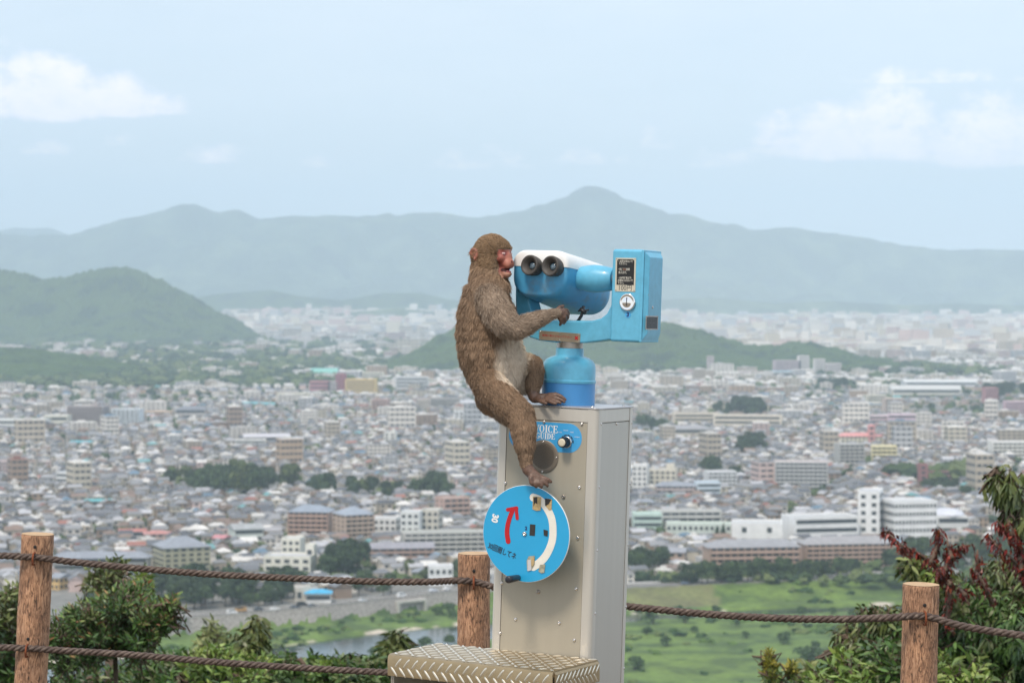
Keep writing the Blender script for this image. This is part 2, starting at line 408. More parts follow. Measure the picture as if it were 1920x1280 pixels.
heightfield('mountains', MAIN, 15200, 2100, 1500, dict(s=1500, a=1.15, b=420, f=55), forest, nx=640, ny=190, seed=3, pw=1.0)
heightfield('far_mountains', [(-300, 420), (-100, 426), (0, 426), (30, 420), (60, 423), (95, 421), (130, 436), (170, 470)], 19500, 1500, 1000, dict(s=1500, a=.4, b=80), forest, nx=120, ny=40, seed=8)
heightfield('foothills', [(360, 556), (420, 547), (510, 541), (560, 552), (640, 560), (720, 546), (790, 546), (840, 558), (900, 566), (980, 560), (1060, 566)], 10500, 420, 500, dict(s=900, a=.5, b=30), forest2, nx=200, ny=60, seed=12)
heightfield('foothills', [(1240, 560), (1330, 555), (1450, 566), (1560, 562), (1700, 570), (1800, 566), (1960, 572)], 11300, 500, 500, dict(s=900, a=.5, b=30), forest, nx=200, ny=60, seed=15)
heightfield('hill', [(560, 590), (620, 588), (680, 582), (740, 576), (800, 582), (850, 588), (900, 594)], 9300, 500, 400, dict(s=500, a=.4, b=10), forest, nx=120, ny=40, seed=13, canopy=3)
heightfield('hill', [(-220, 498), (-60, 500), (0, 505), (40, 514), (80, 522), (115, 526), (145, 515), (175, 508), (215, 505), (250, 508), (280, 517), (310, 531), (340, 548), (365, 562), (400, 582), (440, 600)], 6400, 560, 600, dict(s=420, a=.9, b=50, f=16), forest2, nx=420, ny=150, seed=21, canopy=11, pw=1.1)
heightfield('hill', [(745, 682), (770, 668), (795, 652), (822, 634), (850, 621), (900, 606), (960, 600), (1050, 604), (1120, 612), (1190, 612), (1243, 611), (1280, 618), (1320, 628), (1360, 640), (1400, 652), (1430, 655), (1480, 647), (1525, 651), (1570, 662), (1620, 677), (1680, 690)], 4350, 400, 300, dict(s=260, a=.8, b=24, f=10), forest2, nx=460, ny=130, seed=31, canopy=11, pw=.95)
heightfield('hill', [(-140, 646), (-40, 652), (0, 655), (50, 656), (100, 664), (150, 671), (200, 679), (250, 690), (300, 706)], 3800, 520, 300, dict(s=260, a=.5, b=12), forest2, nx=240, ny=100, seed=41, canopy=7, pw=.8)

def haze():
    b = MB(); b.box((-14000, -150, -150), (14000, 24000, 1150))
    o = b.build('haze'); tag(o, kind='stuff')
    mt = bpy.data.materials.new('haze'); mt.use_nodes = True; N = mt.node_tree.nodes; N.remove(N['Principled BSDF'])
    v = N.new('ShaderNodeVolumePrincipled'); v.inputs['Color'].default_value = HAZE_C; v.inputs['Density'].default_value = HAZE_D; v.inputs['Anisotropy'].default_value = -.35
    mt.node_tree.links.new(v.outputs[0], N['Material Output'].inputs['Volume']); o.data.materials.append(mt)
HAZE_C = (.70, .865, 1.0, 1); HAZE_D = 1.0e-4
haze()
# ------------------------------------------------------------------ coin operated viewer
PH = 1.05                                        # pedestal height
PW, PD = .303, .243
TH = R(-27); ROLL = R(1.9)
RM = Matrix.Rotation(ROLL, 4, 'Y') @ Matrix.Rotation(TH, 4, 'Z')
CORN = P(1121, 768, 6.1)
BASE = CORN - (RM @ Vector((PW / 2, -PD / 2, PH)))
VM = Matrix.Translation(BASE) @ RM; VMI = VM.inverted()
def pick(x, y, axis, val):                       # where the sight line through (x, y) meets a local plane of the viewer
    o = VMI @ Vector((0, 0, 0)); d = (VMI.to_3x3() @ Vector(((x - 960) / F, 1, (HZ - y) / F)))
    t = (val - o[axis]) / d[axis]; return o + d * t
def pv(x, y, v=-PD / 2): return pick(x, y, 1, v)
def pu(x, y, u=PW / 2): return pick(x, y, 0, u)
FR = Matrix(((1, 0, 0, 0), (0, 0, 1, 0), (0, 1, 0, 0), (0, 0, 0, 1)))      # maps (x, y, z) -> (x, z, y)
def face(u, w, v, rot=0.0):                       # frame for things laid on a front (-v) face: x -> u, y -> w, z -> -v
    M = Matrix(((1, 0, 0, u), (0, 0, -1, v), (0, 1, 0, w), (0, 0, 0, 1)))
    return M @ Matrix.Rotation(rot, 4, 'Z')
def side(v, w, u, rot=0.0):                       # frame on a right (+u) face: x -> v, y -> w, z -> +u
    M = Matrix(((0, 0, 1, u), (1, 0, 0, v), (0, 1, 0, w), (0, 0, 0, 1)))
    return M @ Matrix.Rotation(rot, 4, 'Z')
def rrect(w, h, r, n=6, cx=0, cy=0):
    pts = []
    for (sx, sy, a0) in ((1, -1, -90), (1, 1, 0), (-1, 1, 90), (-1, -1, 180)):
        for i in range(n + 1):
            a = R(a0 + 90 * i / n); pts.append((cx + sx * (w / 2 - r) + r * math.cos(a), cy + sy * (h / 2 - r) + r * math.sin(a)))
    return pts
blue = mat('viewer_blue_paint', (.115, .43, .62), rough=.36, var=.12, scale=48, bump=.03, bscale=160, coat=.2, col2=(.20, .24, .24), thr=(.68, .75), detail=8)
blue_d = mat('viewer_housing_blue', (.075, .35, .60), rough=.42, var=.10, scale=16, bump=.04, bscale=120, coat=.05, col2=(.13, .22, .29), thr=(.54, .74))
bandblue = mat('band_blue', (.06, .26, .56), rough=.4, var=.10, scale=20, stretch=(1, 1, .3))
white_p = mat('viewer_white_paint', (.80, .80, .78), rough=.38, var=.05, scale=40, coat=.15, col2=(.55, .50, .42), thr=(.66, .78), detail=8)
panel_m = mat('champagne_panel', (.395, .36, .285), rough=.5, metal=.15, var=.035, scale=40, stretch=(1, 1, .04), bump=.02, bscale=300)
alu = mat('anodised_aluminium', (.58, .55, .49), rough=.38, metal=.35, var=.04, scale=60, stretch=(1, 1, .03))
sidem = mat('side_panel_grey', (.50, .48, .43), rough=.42, metal=.35, var=.035, scale=50, stretch=(1, 1, .03))
steel = mat('polished_steel', (.72, .69, .66), rough=.16, metal=1.0)
steel_d = mat('worn_steel', (.36, .32, .28), rough=.35, metal=.9, var=.25, scale=60)
black = mat('black_plastic', (.018, .018, .02), rough=.45)
rubber = mat('worn_black_rubber', (.06, .054, .048), rough=.55, var=.3, scale=70)
ink = mat('black_ink', (.02, .025, .035), rough=.6)
white_i = mat('white_ink', (.82, .82, .80), rough=.6)
cream = mat('cream_plate', (.62, .57, .45), rough=.4, metal=.2, var=.08, scale=60)
red = mat('red_ink', (.48, .008, .014), rough=.5)
signblue = mat('sign_blue', (.055, .36, .70), rough=.35, var=.03, scale=30, coat=.2)
discblue = mat('disc_blue', (.022, .36, .66), rough=.32, var=.03, scale=25, coat=.3)

VR = empty('binocular_viewer'); VR.matrix_world = VM
tag(VR, 'coin operated binocular viewer, sky blue head on a tall beige metal pedestal', 'binocular viewer')

def screw(parent, M, r=.0042, h=.003, m_=None):
    if r > .003: r *= 1.18; h *= 1.2
    b = MB(); b.lathe([(r, 0), (r * .96, h * .35), (r * .75, h * .75), (r * .35, h), (r * .3, h * .55)], 12, M); return b.build('screw', m_ or steel, parent, smooth=True)
def cabinet():
    t = .022
    b = MB()                                                            # core box a little inside the panels
    b.box((-PW / 2 + .012, -PD / 2 + .006, 0), (PW / 2 - .008, PD / 2 - .006, PH - .010)); core = b.build('cabinet', sidem, VR)
    # corner profiles with rounded outer edges
    for sx in (-1, 1):
        for sy in (-1, 1):
            b = MB(); ww = .029; r = .014
            cx = sx * (PW / 2 - ww / 2); cy = sy * (PD / 2 - .0145)
            poly = rrect(ww, .029, .004, 2, cx, cy)
            # round only the outer corner strongly
            poly2 = []
            for (x, y) in rrect(ww, .029, r, 6, cx, cy):
                inner = (x - cx) * sx < -.003 or (y - cy) * sy < -.003
                poly2.append((x, y))
            q = []
            ox, oy = sx * PW / 2, sy * PD / 2
            q = [(ox - sx * ww, oy), (ox - sx * r, oy)]
            for i in range(1, 6):
                a = math.pi / 2 * i / 6; q.append((ox - sx * r + sx * r * math.sin(a), oy - sy * r + sy * r * math.cos(a)))
            q += [(ox, oy - sy * r), (ox, oy - sy * .029), (ox - sx * .008, oy - sy * .029), (ox - sx * .008, oy - sy * .011), (ox - sx * ww, oy - sy * .011)]
            if sx * sy > 0: q = q[::-1]
            b.prism(q, 0, PH - .0005); b.build('corner_profile', alu, VR, smooth=False, auto=True)
    # top rails and lid
    fw = PW - .058
    b = MB(); b.box((-fw / 2, -PD / 2 + .001, PH - .036), (fw / 2, -PD / 2 + .011, PH - .0008)); b.build('top_rail', alu, VR, bevel=.001)
    b = MB(); b.box((PW / 2 - .011, -PD / 2 + .0292, PH - .036), (PW / 2 - .001, PD / 2 - .0292, PH - .0008)); b.build('top_rail', alu, VR, bevel=.001)
    b = MB(); b.prism(rrect(PW + .003, PD + .003, .013), PH, PH + .004); b.build('lid', mat('lid_metal', (.52, .50, .50), rough=.3, metal=.6), VR, bevel=.0012)
    # front panel, with a dark gap round it
    b = MB(); b.box((-fw / 2 + .0012, -PD / 2 + .0015, .02), (fw / 2 - .0012, -PD / 2 + .008, PH - .0385)); fp = b.build('front_panel', panel_m, VR, bevel=.0006)
    b = MB(); b.box((PW / 2 - .009, -PD / 2 + .0302, .02), (PW / 2 - .0015, PD / 2 - .0302, PH - .0385)); sp = b.build('side_panel', sidem, VR, bevel=.0006)
    vf = -PD / 2 + .0015
    def sc(x, y, m_=None, r=.0042):
        p = pv(x, y, vf); screw(fp, face(p.x, p.z, vf), r, .0034, m_)
    for (x, y) in [(1020.5, 791), (1091, 794.5), (948, 905), (1086.5, 913), (941, 1092), (1080.5, 1103), (938, 1186), (1077, 1199), (1083.5, 1008), (967, 1160), (1049, 1167)]: sc(x, y)
    for (x, y) in [(1056.5, 931), (1009, 1109)]: sc(x, y, steel_d, .005)
    us = PW / 2 - .0015
    for (x, y) in [(1127, 794.5), (1156, 794), (1184, 792.5), (1123, 912.5), (1180.5, 906.5), (1119, 1031), (1176.5, 1021), (1115, 1149), (1173, 1136.5), (1169, 1252)]:
        p = pu(x, y, us); screw(sp, side(p.y, p.z, us), .0032, .003)
    p = pv(1102, 761.5); 
    for (x, y) in [(.118, -.085), (.135, .085), (-.135, .085)]:
        screw(VR, Matrix.Translation((x, y, PH + .004)), .004, .003)
    # voice guide decal: a stadium of blue film
    rr = .0395; cr = pv(1091, 823, vf); cx0 = -.115
    b = MB(); b.prism(rrect(cr.x - cx0, rr * 2, rr * .999, 14, (cr.x + cx0) / 2, 0), 0, .0006, face(0, cr.z + .0005, vf))
    dec = b.build('voice_guide_label', signblue, VR)
    vd = vf - .0009
    serif_text('VOICE', pv(1029.5, 803.8, vd), .0200, vd, dec)
    serif_text('GUIDE', pv(1028.5, 817.4, vd), .0158, vd, dec)
    for (s, x, y, z) in (('日本語', 1050, 810, .0032), ('ENGLISH', 1061, 806.5, .0032), ('中国語', 1072, 810, .0032), ('한국어', 1082, 819, .0032)):
        if s == '한국어': s = 'KOREAN'
        p = pv(x, y, vd); text_on('lettering', s, z * 1.15, face(p.x, p.z, vd), white_i, dec)
    # selector knob
    k = pv(1063, 828.5, vf); M = face(k.x, k.z, vf)
    b = MB()
    for i in range(5):
        a0 = R(150 - i * 32); a1 = R(150 - i * 32 - 26); pts = []
        for j in range(5):
            a_ = a0 + (a1 - a0) * j / 4; pts.append((math.cos(a_) * .0205, math.sin(a_) * .0205))
        for j in range(4, -1, -1):
            a_ = a0 + (a1 - a0) * j / 4; pts.append((math.cos(a_) * .0172, math.sin(a_) * .0172))
        b.prism(pts, .0008, .0012, M)
    b.build('dial_mark', ink, dec)
    b = MB(); b.lathe([(.0158, 0), (.0160, .004), (.0148, .0052)], 32, M); kn = b.build('selector_knob', steel, VR, smooth=True)
    M2 = M @ Matrix.Rotation(R(0), 4, 'Z')
    rings = []
    for (r, z) in ((.0142, .005), (.0138, .030), (.0132, .0322), (.0122, .0325)):
        rings.append([(math.cos(2 * math.pi * j / 64) * (r - (.0007 if j % 2 else 0)), math.sin(2 * math.pi * j / 64) * (r - (.0007 if j % 2 else 0)), z) for j in range(64)])
    b = MB(); b.loft(rings, M2, False, True); b.build('grip', black, kn)
    b = MB(); b.lathe([(.0108, .0326), (.0106, .0336), (.007, .0339)], 28, M2); b.build('knob_cap', mat('ivory_cap', (.66, .60, .46), rough=.3), kn, smooth=True)
    # loudspeaker grille
    g = pv(1019, 855.5, vf); M = face(g.x, g.z, vf)
    b = MB(); b.lathe([(.0455, 0), (.0455, .002), (.044, .003), (.036, .003), (.035, .0018)], 48, M); gr = b.build('speaker_grille', mat('grille_bronze', (.24, .205, .165), rough=.45, metal=.5), VR, smooth=False, auto=True)
    b = MB()
    for i in range(-17, 18):
        for j in range(-18, 19):
            x = i * .0021 + (j % 2) * .00105; y = j * .0019
            if x * x + y * y < .0335 ** 2:
                b.add([(x + .00075 * math.cos(q * math.pi / 3), y + .00075 * math.sin(q * math.pi / 3), .0034) for q in range(6)], [(0, 1, 2, 3, 4, 5)], M)
    b.build('grille_hole', mat('grille_shade', (.05, .045, .04), rough=1), gr)
    for a_ in (0, 90, 180, 270):
        screw(gr, M @ Matrix.Translation((.0408 * math.cos(R(a_)), .0408 * math.sin(R(a_)), .003)), .0028, .0026)

STROKES = {  # serif capitals on a unit square: polygons of strokes (x, y)
 'V': [[(.05, 1), (.2, 1), (.52, .18), (.5, 0), (.42, 0)], [(.8, 1), (.88, 1), (.52, 0), (.44, 0)], [(-.04, .94), (.32, .94), (.32, 1), (-.04, 1)], [(.66, .94), (.98, .94), (.98, 1), (.66, 1)]],
 'I': [[(.38, 0), (.62, 0), (.62, 1), (.38, 1)], [(.24, 0), (.76, 0), (.76, .06), (.24, .06)], [(.24, .94), (.76, .94), (.76, 1), (.24, 1)]],
 'E': [[(.12, 0), (.34, 0), (.34, 1), (.12, 1)], [(.02, 0), (.84, 0), (.9, .27), (.84, .27), (.72, .08), (.02, .07)], [(.02, .93), (.72, .92), (.8, .74), (.86, .74), (.82, 1), (.02, 1)], [(.34, .47), (.58, .47), (.62, .36), (.67, .36), (.67, .68), (.62, .68), (.58, .54), (.34, .54)]],
 'U': [[(.08, .35), (.3, .3), (.3, 1), (.08, 1)], [(.74, .3), (.82, .3), (.82, 1), (.74, 1)], [(-.02, .94), (.42, .94), (.42, 1), (-.02, 1)], [(.62, .94), (.96, .94), (.96, 1), (.62, 1)], [(.08, .35), (.12, .14), (.28, .0), (.52, -.03), (.7, .04), (.82, .3), (.74, .3), (.66, .12), (.52, .06), (.38, .1), (.3, .3)]],
}
def arc_poly(cx, cy, rx, ry, rx2, ry2, a0, a1, n=22):
    out = [(cx + rx * math.cos(R(a0 + (a1 - a0) * i / n)), cy + ry * math.sin(R(a0 + (a1 - a0) * i / n))) for i in range(n + 1)]
    inn = [(cx + rx2 * math.cos(R(a0 + (a1 - a0) * i / n)), cy + ry2 * math.sin(R(a0 + (a1 - a0) * i / n))) for i in range(n + 1)]
    return out, inn
def serif_text(s, p, h, v, parent):
    b = MB(); wch = h * .82; tot = {'V': .95, 'O': .98, 'I': .62, 'C': .9, 'E': .86, 'G': 1.0, 'U': .95, 'D': .98}
    ws = [tot[c] * wch for c in s]; x = p.x - sum(ws) / 2 - (.0095 if len(s) else 0)
    for c, w_ in zip(s, ws):
        M = face(x, p.z - h / 2, v) @ Matrix.Diagonal((wch, h, 1, 1))
        if c in STROKES:
            off = -.2 if c == 'I' else 0
            for k, q in enumerate(STROKES[c]): b.add([(a + off, d, .00002 * k) for a, d in q], [tuple(range(len(q)))], M)
        else:
            spans = {'O': [(0, 360)], 'C': [(42, 322)], 'G': [(42, 322)], 'D': [(-90, 90)]}[c]
            for (a0, a1) in spans:
                if c == 'D': o_, i_ = arc_poly(.34, .5, .56, .5, .33, .43, a0, a1)
                else: o_, i_ = arc_poly(.46, .5, .46, .52, .25, .46, a0, a1)
                n = len(o_)
                b.add([(a, d, 0) for a, d in o_ + i_], [(j, j + 1, n + j + 1, n + j) for j in range(n - 1)], M)
            if c == 'D':
                b.add([(.12, 0, .00003), (.34, 0, .00003), (.34, 1, .00003), (.12, 1, .00003)], [(0, 1, 2, 3)], M)
                b.add([(.02, 0, 0), (.12, 0, 0), (.12, .07, 0), (.02, .07, 0), (.02, .93, 0), (.12, .93, 0), (.12, 1, 0), (.02, 1, 0)], [(0, 1, 2, 3), (4, 5, 6, 7)], M)
            if c == 'G': b.add([(.62, .1, .00003), (.84, .1, .00003), (.84, .45, .00003), (.62, .45, .00003), (.5, .42, 0), (.95, .42, 0), (.95, .48, 0), (.5, .48, 0)], [(0, 1, 2, 3), (4, 5, 6, 7)], M)
            if c in 'CG': b.add([(.76, .66, .00003), (.82, .66, .00003), (.82, .99, .00003), (.74, .86, .00003)], [(0, 1, 2, 3)], M)
        x += w_
    return b.build('lettering', white_i, parent)

def disc():
    vd = -PD / 2 - .075
    c = pv(986, 1000, vd); rad = .1305
    M = face(c.x, c.z, vd)
    b = MB(); b.lathe([(rad - .0012, -.005), (rad, -.004), (rad, -.001), (rad - .001, 0)], 96, M)
    d = b.build('crank_disc', [discblue, white_p], VR, auto=True)
    mi = [1 if abs((M.inverted().to_3x3() @ p.normal).z) < .9 else 0 for p in d.data.polygons]; d.data.polygons.foreach_set('material_index', mi)
    b = MB(); b.lathe([(.018, -.078), (.018, -.0055)], 24, M); b.build('axle', steel_d, VR, smooth=False, auto=True)
    z0 = .0006
    def D(x, y):                                            # photo pixel -> disc coordinates
        p = pv(x, y, vd); return (p.x - c.x, p.z - c.z)
    def strip(pts, wid, m_, name, z=.0006, parent=d, cap=True):
        P2 = [Vector((*D(*q), 0)) for q in pts]; b = MB(); L_ = []; R_ = []
        # smooth with catmull-rom
        sm = []
        for i in range(len(P2) - 1):
            p0 = P2[max(i - 1, 0)]; p1 = P2[i]; p2 = P2[i + 1]; p3 = P2[min(i + 2, len(P2) - 1)]
            for k in range(8):
                t_ = k / 8; sm.append(.5 * ((2 * p1) + (p2 - p0) * t_ + (2 * p0 - 5 * p1 + 4 * p2 - p3) * t_ ** 2 + (3 * p1 - p0 - 3 * p2 + p3) * t_ ** 3))
        sm.append(P2[-1]); n = len(sm)
        ww = wid if hasattr(wid, '__call__') else (lambda s_: wid)
        for i, p in enumerate(sm):
            t_ = (sm[min(i + 1, n - 1)] - sm[max(i - 1, 0)]).normalized(); nn = Vector((-t_.y, t_.x, 0)); w_ = ww(i / (n - 1)) / 2
            L_.append(p + nn * w_); R_.append(p - nn * w_)
        V_ = [(q.x, q.y, z) for q in L_ + R_]; b.add(V_, [(i, n + i, n + i + 1, i + 1) for i in range(n - 1)], M)
        if cap:
            for e, q in ((0, sm[0]), (n - 1, sm[-1])):
                w_ = ww(e / (n - 1)) / 2
                b.add([(q.x + w_ * math.cos(R(a)), q.y + w_ * math.sin(R(a)), z + .00003) for a in range(0, 360, 20)], [tuple(range(18))], M)
        return b.build(name, m_, parent)
    cw = mat('cream_band', (.78, .75, .66), rough=.5, var=.06, scale=50)
    strip([(1000, 932), (1012, 937), (1024, 950), (1034, 970), (1037, 993), (1035, 1015), (1026, 1037), (1014, 1052), (1000, 1062)], lambda s_: .0215 if s_ > .12 else .0215, cw, 'white_band')
    strip([(953, 1014), (951, 1000), (952, 985), (956, 970), (961, 957)], lambda s_: .0145 - .002 * s_, red, 'red_arrow', z=.0009)
    # arrow head (outlined chevron)
    strip([(952, 955), (969, 952)], .0100, red, 'red_arrow', z=.00105)
    strip([(968, 952), (970, 971)], .0100, red, 'red_arrow', z=.0011)
    q = D(928, 971); text_on('lettering', '30', .0255, M @ Matrix.Translation((q[0], q[1], .0008)) @ Matrix.Rotation(R(-100), 4, 'Z'), white_i, d, bold=.0012, squeeze=.9)
    q = D(941.5, 1033); text_on('lettering', '30回廻してネ', .0200, M @ Matrix.Translation((q[0], q[1], .0008)) @ Matrix.Rotation(R(-16.5), 4, 'Z'), ink, d, bold=.0003, squeeze=.75)
    q = D(986.5, 990); text_on('lettering', '2', .013, M @ Matrix.Translation((q[0], q[1], .0008)), mat('navy_ink', (.01, .03, .14), rough=.5), d, bold=.0006)
    q = D(984, 1000); b = MB(); b.lathe([(.0062, .0004), (.006, .003), (.0042, .0046), (.0022, .0046), (.002, .003)], 16, M @ Matrix.Translation((q[0], q[1], 0))); b.build('centre_bolt', steel, d, smooth=True)
    tape = mat('old_tape', (.50, .36, .17), rough=.7, var=.3, scale=90); tapeg = mat('tape_residue', (.34, .33, .24), rough=.8, var=.4, scale=120)
    blk = mat('black_tape', (.03, .027, .025), rough=.6, var=.3, scale=80)
    def patch(poly, z, m_, nm='tape_remnant'):
        b = MB(); pp = [D(*q) for q in poly]; b.prism(pp[::-1], z, z + .0004, M); b.build(nm, m_, d)
    patch([(994, 991 - 9), (1004, 983), (1003, 1004), (993, 1003)], .0006, blk)
    patch([(1019.5, 992), (1027.5, 994), (1027, 1005), (1020, 1003)], .0013, blk)
    patch([(1000, 930), (1015, 931.5), (1014, 956), (1006, 957), (999, 954)], .0015, tape)
    patch([(1001, 932), (1008, 931), (1008, 944), (1004, 942), (1001, 949)], .0021, blk)
    patch([(1022.5, 933.5), (1035.5, 935.5), (1034.5, 955), (1030, 956), (1023, 947)], .0015, tape)
    patch([(1022.5, 933.5), (1034, 936), (1030, 944), (1023, 948)], .0021, blk)
    patch([(992, 1042), (1003, 1041), (1003, 1057), (996, 1068), (989, 1069), (988, 1050)], .0015, tapeg)
    patch([(990, 1049), (996, 1048), (997, 1068), (990, 1070)], .0021, mat('grey_tape', (.55, .55, .56), rough=.6))
    patch([(997, 1046), (1003, 1045), (1001, 1060), (997, 1061)], .0024, tape)
    patch([(1013, 1058), (1023, 1057), (1021, 1073), (1015, 1074), (1010, 1070)], .0015, tapeg)
    # crank handle standing out from the rim
    q = D(972, 1082); b = MB()
    b.lathe([(.0072, .0), (.0075, .004), (.0085, .008), (.0098, .045), (.0102, .056), (.0095, .061), (.006, .063)], 24, M @ Matrix.Translation((q[0], q[1], 0)))
    b.build('crank_handle', mat('crank_black', (.02, .022, .03), rough=.35), d, smooth=True)
disc_fn = disc

def head():
    # round column on the lid
    top = PH + .004
    hcol = (pv(1069, 655, -.01).z)
    z1 = pv(1069, 655, 0).z
    def zz(y): return pv(1069, y, -.03).z
    cx = 0.004; RC = .0735
    b = MB(); b.lathe([(RC, top), (RC, zz(718))], 64, Matrix.Translation((cx, 0, 0))); b.build('column_band', bandblue, VR, auto=True)
    b = MB(); prof = [(RC + .0015, zz(718)), (RC + .0022, zz(717)), (RC + .0022, zz(713)), (RC, zz(711.5)), (RC, zz(690)), (RC - .002, zz(682)), (RC - .0085, zz(675)), (RC - .020, zz(670.5)), (RC - .031, zz(668)), (.0395, zz(667)), (.0385, zz(665)), (.0385, zz(653))]
    b.lathe(prof, 64, Matrix.Translation((cx, 0, 0))); b.build('column', blue, VR, auto=True)
    b = MB(); b.lathe([(.036, zz(653) + .0005), (.036, zz(641.5))], 48, Matrix.Translation((cx, 0, 0))); b.build('swivel_ring', steel_d, VR, auto=True)
    # yoke
    v0, v1 = -.034, .034
    def Y(x, y): p = pv(x, y, v0); return (p.x, p.z)
    outer = [Y(966, 520), Y(966, 560), Y(967, 590), Y(972, 608), Y(981, 622), Y(993, 632), Y(1010, 638), Y(1040, 642), Y(1095, 643), Y(1120, 640), Y(1150, 636)]
    inner = [Y(1150, 560), Y(1144, 575), Y(1137, 588), Y(1126, 597), Y(1110, 601), Y(1060, 601), Y(1020, 600), Y(1005, 594), Y(996, 582), Y(992, 566), Y(991, 545), Y(991, 520)]
    poly = outer + inner
    Mf = Matrix(((1, 0, 0, 0), (0, 0, -1, v0), (0, 1, 0, 0), (0, 0, 0, 1)))
    b = MB(); b.prism(poly, -(v1 - v0), 0, Mf); yk = b.build('yoke', blue, VR, bevel=.006, seg=3)
    a = pv(1049.5, 631, v0); Mp = face(a.x, a.z, v0, R(-2.0)); w_ = (pv(1088, 630, v0).x - pv(1011, 630, v0).x)
    b = MB(); b.prism(rrect(w_, .0255, .002, 3), -.0002, .0012, Mp); pl = b.build('warning_plate', mat('bronze_plate', (.36, .30, .22), rough=.4, metal=.5, var=.15, scale=50), yk)
    text_on('lettering', '無理に動かさないで下さい', .0072, Mp @ Matrix.Translation((-.008, .0, .0015)), mat('dull_red_ink', (.35, .04, .03), rough=.6), pl, bold=.0001, squeeze=1.05)
    b = MB()
    for rr_ in (45, -45): b.prism([(-.006, -.0017), (.006, -.0017), (.006, .0017), (-.006, .0017)], .0013, .0017 + (.0002 if rr_ > 0 else 0), Mp @ Matrix.Translation((w_ / 2 - .011, 0, 0)) @ Matrix.Rotation(R(rr_), 4, 'Z'))
    b.build('red_mark', red, pl)
    for sx in (-1, 0, 1):
        for sy in (-1, 1): screw(pl, Mp @ Matrix.Translation((sx * (w_ / 2 - .003), sy * .0095, .0012)), .0021, .002)
    # coin box
    vb0, vb1 = -.060, .060
    A = pv(1148, 468, vb0); B_ = pv(1145.5, 640, vb0); Cc = pv(1205, 468, vb0)
    u0, u1 = A.x, Cc.x + .001; w1, w0 = A.z + .002, B_.z
    b = MB(); b.box((u0, vb0, w0), (u1, vb1, w1)); cb = b.build('coin_box', blue, VR, bevel=.008, seg=4)
    # raised side cover with chamfers
    def rect(s_, du): return [(u1 + du, vb0 + s_[0], w0 + s_[1]), (u1 + du, vb1 - s_[0], w0 + s_[1]), (u1 + du, vb1 - s_[0], w1 - s_[2]), (u1 + du, vb0 + s_[0], w1 - s_[2])]
    b = MB(); b.loft([rect((.0015, .0015, .0015), -.004), rect((.0015, .0015, .0015), .003), rect((.004, .004, .004), .003)], None, False, True); b.build('side_flange', blue, cb, bevel=.001)
    b = MB(); b.loft([rect((.006, .006, .006), .0035), rect((.016, .026, .020), .0145)], None, False, True); sc_ = b.build('side_cover', blue, cb, bevel=.0012)
    us = u1 + .0145
    k = pick(1223.5, 576, 0, us); b = MB(); b.lathe([(.0042, 0), (.004, .001), (.002, .001)], 16, side(k.y, k.z, us)); kh = b.build('keyhole', steel, sc_, smooth=True)
    b = MB(); b.prism([(-.0008, -.003), (.0008, -.003), (.0008, .003), (-.0008, .003)], .001, .0014, side(k.y, k.z, us)); b.build('key_slot', ink, kh)
    k = pick(1222, 605, 0, us); Ms = side(k.y, k.z, us); hw = abs(pick(1233.5, 605, 0, us).y - pick(1211, 605, 0, us).y) / 2
    b = MB(); b.prism(rrect(hw * 2, .0375, .002, 3), -.0002, .001, Ms); mk = b.build('maker_plate', steel_d, sc_)
    b = MB(); b.prism(rrect(hw * 2 * .9, .0320, .003, 3), .0011, .0014, Ms); b.build('plate_face', mat('plate_dark', (.035, .04, .045), rough=.5), mk)
    gi = mat('grey_ink', (.14, .14, .14), rough=.6)
    for (s, dy, z) in (('TOYO  KOGAKU', .0105, .0040), ('TYPE  No.', .0045, .0032), ('MADE IN JAPAN', -.0010, .0036), ('TEL 075', -.0060, .0028), ('KYOTO', -.010, .0026)):
        if s.startswith('TOYO'): s = 'TELESCOPE'
        text_on('lettering', s, z * 1.35, Ms @ Matrix.Translation((0, dy, .0016)), gi, mk)
    for sx in (-1, 1):
        for sy in (-1, 1): screw(mk, Ms @ Matrix.Translation((sx * (hw - .002), sy * .0168, .001)), .0016, .0015)
    # instruction plate
    a = pv(1173, 515, vb0); Mp = face(a.x, a.z, vb0, R(.4)); hw = (pv(1192, 515, vb0).x - pv(1154, 515, vb0).x) / 2; hh = (pv(1173, 483.5, vb0).z - pv(1173, 546.5, vb0).z) / 2
    b = MB(); b.prism(rrect(hw * 2, hh * 2, .0015, 3), -.0002, .0012, Mp); ip = b.build('instruction_plate', cream, cb)
    bh = hh * 2 * .765; yb = hh - .0035 - bh / 2
    b = MB(); b.prism([(-hw + .0045, -bh / 2 + 0), (hw - .0045, -bh / 2), (hw - .0045, bh / 2 - .004), (hw - .0085, bh / 2), (-hw + .0085, bh / 2), (-hw + .0045, bh / 2 - .004)], .0013, .0016, Mp @ Matrix.Translation((0, yb, 0)))
    b.build('plate_face', mat('plate_black', (.012, .012, .012), rough=.45), ip)
    lines = [('・太陽を見ないで', .90), ('  ください。', .80), ('・約         分間', .56), ('  見えます。', .42), ('・100円硬貨以外', .20), (' の物は入れないで', .09), (' 下さい。', -.02)]
    off = mat('plate_lettering', (.62, .60, .52), rough=.5)
    for s, f in lines:
        text_on('lettering', s, .0070, Mp @ Matrix.Translation((-hw + .0062, yb - bh / 2 + bh * (.085 + .92 * f) , .0018)), off, ip, align='LEFT', squeeze=.80, bold=.00012)
    b = MB(); yy_ = yb - bh / 2 + bh * (.085 + .92 * .56)
    for (x0, y0, x1, y1) in ((-.013, -.0032, .006, -.0027), (-.013, .0027, .006, .0032), (-.013, -.0032, -.0125, .0032), (.0055, -.0032, .006, .0032)):
        b.box((x0, y0, .0017), (x1, y1, .0019), Mp @ Matrix.Translation((0, yy_, 0)))
    b.build('printed_box', off, ip)
